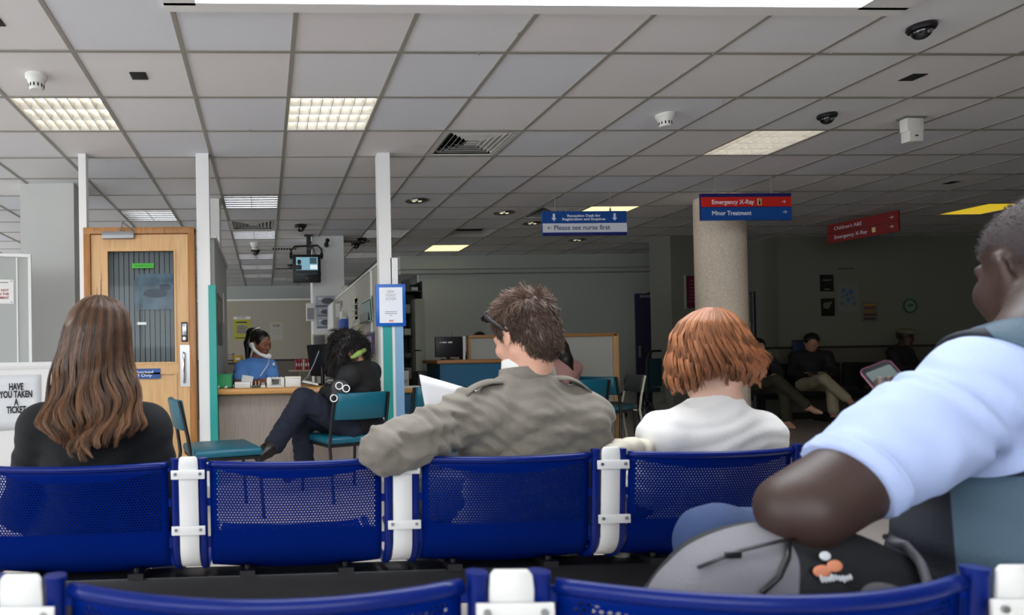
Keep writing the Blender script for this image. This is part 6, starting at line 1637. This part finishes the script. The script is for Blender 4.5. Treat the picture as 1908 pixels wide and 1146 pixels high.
# ------------------------------------------------------------ man at the right edge, his phone and his bag
M_shirt = mat('pale_blue_shirt', 'b3c3ea', .8, bump=.25, bscale=260); M_vest = mat('navy_vest', '0e1320', .8, bump=.3, bscale=250); M_panel = mat('slate_vest_panel', '4b6170', .75, bump=.3, bscale=250)
c = A3(1903, 500, 1.0) + V3(.079, .014, .004); R = frame(dirv(-18, -12), upv(-18, -12, -3))
sh = A3(1838, 722, .90)
pel = V3(1.10, .92, .52)
J = dict(head=(c, R), neck=V3(1.225, .925, 1.03), shL=sh, shR=sh + V3(.37, .03, .0), pel=pel, elL=A3(1492, 952, .865), elR=sh + V3(.42, .12, -.28), wrL=A3(1768, 800, .94), wrR=V3(1.25, 1.25, .75))
J['hipL'] = V3(1.02, .95, .55); J['hipR'] = V3(1.19, .95, .55); J['knL'] = A3(1345, 1020, 1.10); J['knR'] = V3(1.25, 1.38, .52); J['anL'] = V3(1.16, 1.36, .62); J['anR'] = V3(1.25, 1.42, .1); J['toeL'] = V3(1.30, 1.40, .66); J['toeR'] = V3(1.26, 1.58, .05)
t = thing('person', 'man in a pale blue shirt and dark vest at the right edge holding a phone', 'person', (pel[0], pel[1], 0))
S = Sculpt(.006); head(S, c, R, 1.09); neck(S, c, R, J['neck'], .066); torso(S, J, 0)
for q in (-1, 1): S.ell(c + R @ V3(q * .038, .035, -.045), V3(.040, .050, .055), R, .03)
S.cap(J['shL'], J['elL'], .058, .050, .03); S.chain([J['elL'], J['elL'] * .65 + J['wrL'] * .35, J['wrL']], [.047, .046, .029], .03); S.cap(J['shR'], J['elR'], .055, .045); S.cap(J['elR'], J['wrR'], .043, .03)
hand(S, J['wrL'], A3(1646, 738, 1.1) - J['wrL'], (.1, .8, -.6), 1, .45); hand(S, J['wrR'], (0, 1, 0), (0, 0, 1), -1, .4)
for q in 'LR': S.cap(J['hip' + q], J['kn' + q], .08, .055); S.cap(J['kn' + q], J['an' + q], .05, .035); foot(S, J['an' + q], J['toe' + q])
build(S, 'body', SK_d, t)
S = Sculpt(.006); torso(S, J, .012, fold=(.003, 8, .2)); u_ = J['elL'] - J['shL']; cuff = J['shL'] + u_ * .735
S.cap(J['shL'], J['shL'] + u_ * .45, .075, .072, .03, (.012, 34, .3)); S.cap(J['shL'] + u_ * .4, cuff, .071, .064, .02, (.009, 40, 1.1)); S.cap(J['shR'], J['shR'] + (J['elR'] - J['shR']) * .7, .08, .065, .03)
ud = nv(u_)
def cutsleeve(Dg, X, Y, Z):
    d = (X - cuff[0]) * ud[0] + (Y - cuff[1]) * ud[1] + (Z - cuff[2]) * ud[2]
    near = ((X - cuff[0]) ** 2 + (Y - cuff[1]) ** 2 + (Z - cuff[2]) ** 2) < .13 ** 2
    return np.where(near, np.maximum(Dg, d - .012), Dg)
sh_o = build(S, 'shirt', M_shirt, t, 1, post=cutsleeve)
zh = np.cross(ud, (0, 0, 1)); zh = nv(zh); zk = np.cross(zh, ud)
MB().tube([tuple(cuff - ud * .012 + (zh * math.cos(a) + zk * math.sin(a)) * .066) for a in [2 * PI * k / 32 for k in range(32)]], .0022, 6, closed=True).build('sleeve_hem', M_shirt, sh_o, True, 'all')
S = Sculpt(.0048); torso(S, J, .034, fold=(.004, 7, .2)); S.ell(J['neck'] + V3(0, .0, .07), V3(.075, .075, .06), None, .01, sub=True)
S.cap(J['shL'] + ud * .02 + V3(-.05, -.0, .0), J['shL'] + ud * .3, .001, .001, .01)
S.ell(J['shL'] + ud * .06, V3(.095, .13, .105), None, .02, sub=True); S.ell(J['shR'] + V3(.09, 0, -.02), V3(.1, .14, .12), None, .02, sub=True)
P, Fq = S.mesh(); P = smooth_pts(P, Fq, 1); vest = np_mesh('vest', P, Fq, two_tone('two_tone_vest', '0e1320', '4b6170'), t)
fc = P
cc_ = (fc - np.array(EYE)) @ np.array(RM); fx, fy = CX + F * cc_[:, 0] / cc_[:, 1], CY - F * cc_[:, 2] / cc_[:, 1]
set_zone(vest, np.maximum(np.minimum(fy - 888, fx - 1768 - (fy - 888) * .08), np.minimum(fx - 1828, 602 + (fx - 1828) * 1.08 - fy)) / 30)
o = MB().grid(ring(J['neck'] + V3(0, .01, .0), .078, .078, .005, .038, .03, a0=-PI * 1.2, a1=.3)).build('collar', M_panel, vest, True, 'all'); solidify(o, .008)
S = Sculpt(.007); S.ell(pel, V3(.19, .14, .12), None, .03)
for q in 'LR': S.cap(J['hip' + q], J['kn' + q], .096, .074, .02, (.004, 35, .3)); S.cap(J['kn' + q], J['an' + q], .070, .055, .02, (.005, 45, 1.1))
tr = build(S, 'jeans', mat('mid_blue_jeans', '2c4068', .8, bump=.4, bscale=400), t)
for q in 'LR': S = Sculpt(.006); foot(S, J['an' + q], J['toe' + q], 1, .012); build(S, 'shoe', M_shoe, t)
# close cropped hair: a fine stubble over the skull
S = Sculpt(.006); S.ell(c + R @ V3(0, -.016, .036), (.0835, .1045, .0905), R, .01); S.ell(c + R @ V3(0, .085, -.035), (.09, .085, .10), R, .01, sub=True); S.ell(c + R @ V3(.09, .015, -.02), (.035, .055, .06), R, .01, sub=True); S.ell(c + R @ V3(-.09, .015, -.02), (.035, .055, .06), R, .01, sub=True)
furry('hair', S, hair_mat('cropped_grey_black_hair', '453c3c', .7), t, c, R, 6000, lambda p: .004 + 0 * p[:, 0], lambda p, n: n * 1.0 + np.array([[0, .3, -.3]]), lambda p: 1.0 + .5 * np.random.default_rng(2).uniform(-1, 1, len(p)), None, 8, K=3, r0=.0007)
# phone
p = A3(1655, 712, 1.10)
ph_ = thing('mobile_phone', 'dark phone with a pink edge held by the man at the right', 'phone', tuple(p))
Mq = Matrix.Rotation(math.radians(-30), 4, 'Z') @ Matrix.Rotation(math.radians(58), 4, 'X') @ Matrix.Rotation(math.radians(-18), 4, 'Y') @ Matrix.Rotation(math.radians(20), 4, 'Z')
g = MB(); g.prism(rounded(.048, .08, .008), -.004, .004, Mq); g.build('casing', mat('phone_pink_edge', 'c2708e', .3, .4), ph_)
g = MB(); g.prism(rounded(.046, .078, .007), .0035, .005, Mq); g.build('glass_front', mat('phone_glass', '1a1d24', .06, coat=.5), ph_)
g = MB(); g.prism(rounded(.038, .058, .003), .0048, .0054, Mq); g.build('screen', mat('phone_screen', '66706c', .1), ph_)
# backpack lying on the seat
bc = A3(1490, 1075, .87)
bag = thing('backpack', 'grey and black backpack with an orange and white logo lying on the nearest seat row', 'bag', (bc[0], .87, .50))
M_bb = mat('black_nylon', '17181b', .7, bump=.5, bscale=220); M_bg = mat('grey_nylon', '77757a', .7, bump=.5, bscale=220)
S = Sculpt(.006); zt_ = bc[2]
S.ell((bc[0] - .02, .88, .62), (.205, .105, .155), None, .04, fold=(.006, 4, .4)); S.ell((bc[0] + .10, .86, .60), (.13, .10, .14), None, .04); S.ell((bc[0] - .12, .88, .58), (.12, .10, .125), None, .04, fold=(.006, 5, 1.4)); S.ell((bc[0], .90, .70), (.15, .08, .07), None, .03)
P, Fq = S.mesh(); P = smooth_pts(P, Fq, 2); bo = np_mesh('shell', P, Fq, two_tone('two_tone_nylon', '17181b', '77757a'), bag)
fc = P; xl_, xr_ = A3(1462, 1040, .78)[0], A3(1612, 1080, .78)[0]
za = np.minimum(xl_ + .04 * (fc[:, 2] - .62) / .1 - fc[:, 0], .90 - fc[:, 1]) / .03; zb_ = np.minimum(1 - ((fc[:, 0] - A3(1665, 1095, .78)[0]) ** 2 / .052 ** 2 + (fc[:, 2] - .675) ** 2 / .045 ** 2), (.86 - fc[:, 1]) / .03)
set_zone(bo, np.maximum(za, zb_))
def snap(px, py, off=.003):      # a point on the bag surface along a line of sight
    r_ = nv(np.array(ray(px, py))); e = np.array(EYE); d = P - e; tt = d @ r_; q = np.linalg.norm(d - tt[:, None] * r_, axis=1); ok = q < .008
    if not ok.any(): return e + r_ * (tt[np.argmin(q)])
    return e + r_ * (tt[ok].min() - off)
pts = [tuple(snap(x, y)) for x, y in ((1300, 1058), (1340, 1042), (1380, 1026), (1420, 1016), (1455, 1008), (1480, 1004))]
MB().tube(pts, .004, 6, flat=.5).build('zip', M_black, bag, True, 'all')
q = snap(1366, 1034, .008); MB().box(tuple(q - V3(.012, .002, .005)), tuple(q + V3(.012, .002, .005)), bev=.002).build('zip_pull', M_black, bag, True)
MB().tube([tuple(snap(x, y)) for x, y in ((1470, 1008), (1468, 1040), (1452, 1075), (1420, 1105))], .0035, 6).build('piping', M_black, bag, True, 'all')
MB().tube([tuple(snap(x, y, .006)) for x, y in ((1655, 1002), (1690, 1020), (1715, 1050), (1728, 1085), (1730, 1110))], .014, 8, flat=.4).build('shoulder_strap', M_bg, bag, True, 'all')
lg = snap(1548, 1062, .004); B2 = Matrix.Translation(Vector(lg)) @ Matrix.Rotation(math.radians(-6), 4, 'Y') @ Matrix.Rotation(math.radians(78), 4, 'X')
g = MB()
for x, y, rx, ry in ((-.014, .0, .016, .010), (.008, .004, .014, .010)): g.ball((x * .85, y, 0), (rx * .8, ry * .8, .001), B2, seg=14)
g.build('logo_orange', mat('logo_orange', 'e2906a', .6), bag, True, 'all')
g = MB(); g.ball((-.002, .018, 0), (.008, .006, .001), B2, seg=12)
for k in range(9): g.ball((-.016 + k * .0048, -.009 - .0012 * math.sin(k * 1.3) - .0005 * k, .001), (.0028, .0042 if k % 3 else .0055, .001), B2, seg=8)
g.build('logo_white', mat('logo_white', 'd8dada', .6), bag, True, 'all')
# ------------------------------------------------------------ people further back
# --- person in black at the counter
M_bj = mat('black_jacket', '0f0f11', .8, bump=.3, bscale=200)
c = A3(645, 650, 4.62); R = frame(dirv(62, -40), upv(62, -40))
pel = A3(668, 790, 4.72)
J = dict(head=(c, R), neck=A3(672, 678, 4.68), shL=A3(650, 702, 4.50), shR=A3(690, 694, 4.84), pel=pel, elL=A3(632, 738, 4.52), elR=A3(645, 730, 4.95), wrL=A3(606, 734, 4.75), wrR=A3(610, 728, 4.98),
    hipL=A3(650, 795, 4.62), hipR=A3(655, 790, 4.80), knL=A3(566, 744, 4.62), knR=A3(560, 774, 4.80), anL=A3(512, 828, 4.60), anR=A3(567, 866, 4.80), toeL=A3(484, 850, 4.50), toeR=A3(536, 888, 4.70))
t = figure('person in black jacket with long curly black hair sitting at the nurse counter', J, SK_f, M_bj, M_jeansd, None, vox=.011, folds=.008, thick=.03, tinf=.028)
pers5 = t
M_boot = mat('brown_black_boot', '1f1a17', .35, bump=.2, bscale=80)
for q, sole in (('L', 1), ('R', 1)):
    an, to = V3(*J['an' + q]), V3(*J['toe' + q]); S = Sculpt(.007)
    S.cap(an + nv(V3(*J['kn' + q]) - an) * .07, an, .062, .058, .02, (.003, 90, 0)); S.chain([an, an * .5 + to * .5, to], [.060, .052, .046], .02); o = build(S, 'boot', M_boot, t)
    dn = nv(np.cross(nv(to - an), (0, 1, 0))); dn = dn if dn[2] < 0 else -dn
    S = Sculpt(.006); S.chain([an - nv(to - an) * .035 + dn * .052, an * .5 + to * .5 + dn * .045, to + dn * .03], [.016, .014, .013], .01); S.chain([an - nv(to - an) * .035 + dn * .052 + V3(0, .03, 0), to + dn * .03 + V3(0, .03, 0)], [.016, .013], .01); build(S, 'boot_sole', mat('boot_sole', '4a4038', .6), o)
    MB().tube([tuple(an * .45 + to * .55 + V3(0, -.02, .045)), tuple(an * .3 + to * .7 + V3(-.02, -.05, .06)), tuple(to + V3(.0, -.04, .05))], .004, 6).build('boot_lace', M_black, o, True, 'all')
M_hk = hair_mat('black_curly_hair', '191412', .45)
S = Sculpt(.009); S.ell(c + R @ V3(0, -.02, .04), (.10, .115, .105), R, .03); S.ell(A3(632, 668, 4.58), (.07, .08, .11), None, .04); S.ell(A3(655, 640, 4.66), (.11, .10, .08), None, .04); S.ell(A3(637, 695, 4.56), (.045, .05, .08), None, .03); S.ell(A3(672, 655, 4.68), (.06, .07, .08), None, .04)
furry('hair', S, M_hk, t, c, R, 5000, lambda p: .07 + 0 * p[:, 0], lambda p, n: n * .35 + (np.array([[0, 0, -1.]]) @ R) * .8 + .6 * np.stack([np.sin(p[:, 2] * 140 + p[:, 0] * 60), np.cos(p[:, 2] * 130 + p[:, 1] * 70), np.sin(p[:, 0] * 120)], 1), None, None, 3, K=9, r0=.0016)
S = Sculpt(.008); S.chain([A3(656, 666, 4.52), A3(668, 659, 4.52), A3(679, 652, 4.58)], [.015, .019, .019], .02, (.004, 80, .2)); build(S, 'green_scarf', mat('lime_scarf', '8da552', .8), t)
hb = thing('patterned_bag', 'dark bag with white ring pattern in the lap of the person in black', 'bag', tuple(A3(634, 742, 4.45)))
S = Sculpt(.007); S.ell(A3(634, 722, 4.42), (.065, .05, .055), None, .02); S.ell(A3(624, 742, 4.42), (.035, .045, .05), None, .02); build(S, 'body', mat('charcoal_canvas', '3d3b40', .8), hb)
for px, py in ((632, 719), (645, 724), (622, 742)):
    p = A3(px, py, 4.365); MB().tube([(p[0] + .024 * math.cos(a), p[1], p[2] + .024 * math.sin(a)) for a in [2 * PI * k / 20 for k in range(20)]], .0045, 6, closed=True).build('white_ring', M_paper, hb, True, 'all')
# --- nurse on the telephone
M_tunic = mat('nurse_blue_tunic', '5b8fd6', .75, bump=.2, bscale=200)
c = A3(488, 640, 6.0); R = frame(nv(V3(.62, -.72, -.30)), nv(V3(.1, -.15, 1)))
pel = A3(470, 745, 6.1)
J = dict(head=(c, R), neck=A3(478, 675, 6.04), shL=A3(502, 684, 5.98), shR=A3(452, 686, 6.02), pel=pel, elL=A3(512, 712, 5.92), elR=A3(444, 718, 5.9), wrL=A3(505, 712, 5.72), wrR=A3(488, 711, 5.70), hand=dict(L=(V3(-.8, -.5, .05), (0, 0, 1), .5), R=(V3(1, -.1, .0), (0, 0, 1), .5)))
seated_legs(J, pel[0], pel[1], .5, yaw=PI); J['hipL'], J['hipR'] = J['hipR'], J['hipL'] if False else J['hipR']
for k_ in ('hip', 'kn', 'an', 'toe'): J[k_ + 'R'] = tuple(V3(*J[k_ + 'L']) + V3(-.24, 0, 0)) if k_ == 'hip' else J[k_ + 'R']
seated_legs(J, pel[0], pel[1], .5, ky=.34, ay=.36, yaw=PI)
t = figure('nurse in a blue tunic with dark tied back hair holding a white telephone handset', J, SK_b, M_tunic, mat('navy_trousers', '18203a', .8), M_shoe, vox=.009, sleeve=.55, folds=.005, thick=.02, top_name='tunic')
M_hn = hair_mat('black_smooth_hair', '17110f', .3)
S = Sculpt(.007); S.ell(c + R @ V3(0, -.022, .034), (.084, .10, .09), R, .02); S.ell(c + R @ V3(0, .10, -.03), (.085, .085, .105), R, .015, sub=True); hn = build(S, 'hair', M_hn, t, 2); hair_shell_color(hn)
S = Sculpt(.007); S.chain([A3(478, 616, 6.1), A3(468, 620, 6.13), A3(463, 640, 6.14), A3(461, 668, 6.12)], [.035, .045, .045, .02], .02); q_ = build(S, 'ponytail', M_hn, hn, 1); hair_shell_color(q_)
MB().tube([tuple(A3(471, 617, 6.06)), tuple(A3(476, 612, 6.02)), tuple(A3(484, 611, 5.98))], .008, 6).build('hair_band', M_paper, hn, True, 'all')
g = MB()
for q in (1, -1): p = c + R @ V3(.031 * q, .0905, .011); g.ball(tuple(p), .0042, seg=10)
g.build('eyes', M_dark, t, True, 'all')
MB().box(tuple(A3(508, 676, 5.86)), tuple(A3(512, 681, 5.85) + V3(.0, -.004, 0))).build('name_badge', M_paper, t, True)
hs = thing('telephone_handset', 'white telephone handset held between the head and shoulder of the nurse', 'telephone', tuple(A3(486, 660, 5.86)))
pts = [A3(469, 643, 5.90), A3(474, 652, 5.86), A3(484, 660, 5.83), A3(495, 664, 5.80), A3(501, 664, 5.80)]
MB().tube([tuple(p) for p in pts], [.024, .017, .015, .017, .024], 12).build('grip', mat('handset_white', 'eeeeec', .35), hs, True, 'all')
g = MB(); g.ball(tuple(pts[0] + V3(0, .01, 0)), .027); g.ball(tuple(pts[-1] + V3(-.0, .01, 0)), .026); g.build('earpiece', MATS['handset_white'], hs, True, 'all')
MB().tube([tuple(A3(502, 667, 5.80)), tuple(A3(499, 680, 5.72)), tuple(A3(492, 690, 5.68)), tuple(A3(485, 701, 5.64))], .0055, 6).build('cord', mat('cord_lilac', 'cdd0ea', .5), hs, True, 'all')
# --- generic seated person, local frame facing +y
def seated(label, loc, rz, skin, top, trousers, hairm, hair='short', sc=1.0, cross=False, barefoot=False, lean=0, pitch=-12, hy=0, arms='lap', cropped=.85, shoe=True, name='person', vox=.012):
    x, y = loc; cz, sz = math.cos(rz), math.sin(rz)
    W_ = lambda a, b_, z: V3(x + a * cz - b_ * sz, y + a * sz + b_ * cz, z)
    D_ = lambda a, b_, z: V3(a * cz - b_ * sz, a * sz + b_ * cz, z)
    hc = W_(0, .06 + lean * .5, 1.17 * sc); f = D_(math.sin(math.radians(-hy)), math.cos(math.radians(hy)), math.sin(math.radians(pitch)))
    R = frame(nv(f), (0, 0, 1))
    J = dict(head=(hc, R), neck=W_(0, .0 + lean * .35, 1.035 * sc), shL=W_(-.17, -.01 + lean * .3, .97 * sc), shR=W_(.17, -.01 + lean * .3, .97 * sc), pel=W_(0, 0, .55),
        elL=W_(-.23, .08, .72), elR=W_(.23, .08, .72), wrL=W_(-.1, .26, .70), wrR=W_(.1, .26, .70), hipL=W_(-.09, .03, .54), hipR=W_(.09, .03, .54),
        knL=W_(-.11, .46, .53), knR=W_(.11, .46, .53), anL=W_(-.12, .48, .10), anR=W_(.12, .48, .10), toeL=W_(-.13, .62, .045), toeR=W_(.13, .62, .045))
    if cross: J.update(knR=W_(-.02, .48, .64), anR=W_(-.30, .62, .30), toeR=W_(-.38, .72, .24))
    t = figure(label, J, skin, top, trousers, M_shoe if shoe else None, vox=vox, folds=.006, thick=.022, cropped=cropped, hands=True, name=name)
    S = Sculpt(vox * .8); S.ell(hc + R @ V3(0, -.022, .036), (.088, .104, .092), R, .02); S.ell(hc + R @ V3(0, .105, -.03), (.085, .085, .105), R, .015, sub=True)
    if hair == 'long': S.chain([hc + R @ V3(0, -.07, .0), hc + R @ V3(0, -.09, -.12), hc + R @ V3(.02, -.10, -.24)], [.07, .065, .035], .03); S.chain([hc + R @ V3(-.07, -.0, .02), hc + R @ V3(-.08, .0, -.15)], [.03, .025], .02); S.chain([hc + R @ V3(.07, -.0, .02), hc + R @ V3(.08, .0, -.15)], [.03, .025], .02)
    if hair == 'bun': S.ell(hc + R @ V3(0, -.10, .02), (.05, .045, .05), R, .03)
    o = build(S, 'hair', hairm, t, 2); hair_shell_color(o)
    return t, W_, D_, hc, R
M_hd = hair_mat('dark_brown_hair', '1d1512', .4)
p = A3(1047, 700, 6.1)
seated('woman with long dark hair and dusty pink top seen beyond the man in grey', (p[0], 6.13), math.radians(22), skin_mat('skin_medium', 'b07e66'), mat('dusty_pink_top', 'b48680', .8), M_jeansd, M_hd, 'long', .91, hy=0, lean=-.03)
p = A3(893, 640, 8.0)
seated('person behind the white screen with only the top of the dark hair showing', (p[0] - .01, 8.0), math.radians(180), SK_b, mat('dark_top', '24242a', .8), M_jeansd, M_hd, 'short', 1.03)
p = A3(1512, 700, 8.5)
t, W_, D_, hc, R = seated('woman reading in the shade at the right, dark jacket and cropped beige trousers', (p[0], 8.50), math.radians(150), skin_mat('skin_medium', 'b07e66'), mat('black_cardigan', '121216', .8), mat('beige_trousers', 'a89c80', .8), M_hd, 'bun', .97, cross=True, cropped=.72, pitch=-28)
q = thing('open_book', 'open book on the lap of the woman reading at the right', 'book', tuple(W_(0, .30, .70)), math.radians(150))
MB().grid([[(x_, y_, .02 * math.sin(abs(x_) / .15 * PI) + .01) for x_ in (-.15, -.1, -.05, 0, .05, .1, .15)] for y_ in (-.09, .09)]).build('pages', M_paper, q, smooth='all'); MB().box((-.155, -.095, 0), (.155, .095, .006)).build('cover', M_black, q)
p = A3(1682, 690, 8.5)
t, W_, D_, hc, R = seated('man in a flat cap sitting in deep shade at the right', (p[0], 8.52), math.radians(200), SK_d, mat('black_coat', '0e0e14', .8), M_jeansd, M_hd, 'short', 1.0, hy=-35, pitch=-5, cropped=1)
cp = thing('flat_cap', 'grey flat cap on the head of the man in deep shade', 'cap', tuple(hc + V3(0, 0, .07)))
S = Sculpt(.01); S.ell(hc + R @ V3(0, .0, .095), (.10, .125, .04), R, .02); S.ell(hc + R @ V3(0, .11, .072), (.07, .055, .012), R, .02); S.ell(hc + R @ V3(0, -.03, .03), (.075, .09, .07), R, .01, sub=True); build(S, 'crown', mat('grey_tweed', '6b6558', .9), cp)
p = A3(1415, 710, 8.3)
seated('person with olive trousers and one bare foot crossed, upper body hidden by the red hair', (p[0], 8.35), math.radians(165), SK_f, mat('dark_top', '24242a', .8), mat('olive_trousers', '3d3b2e', .8), M_hd, 'short', .92, cross=True, shoe=False, cropped=.9)
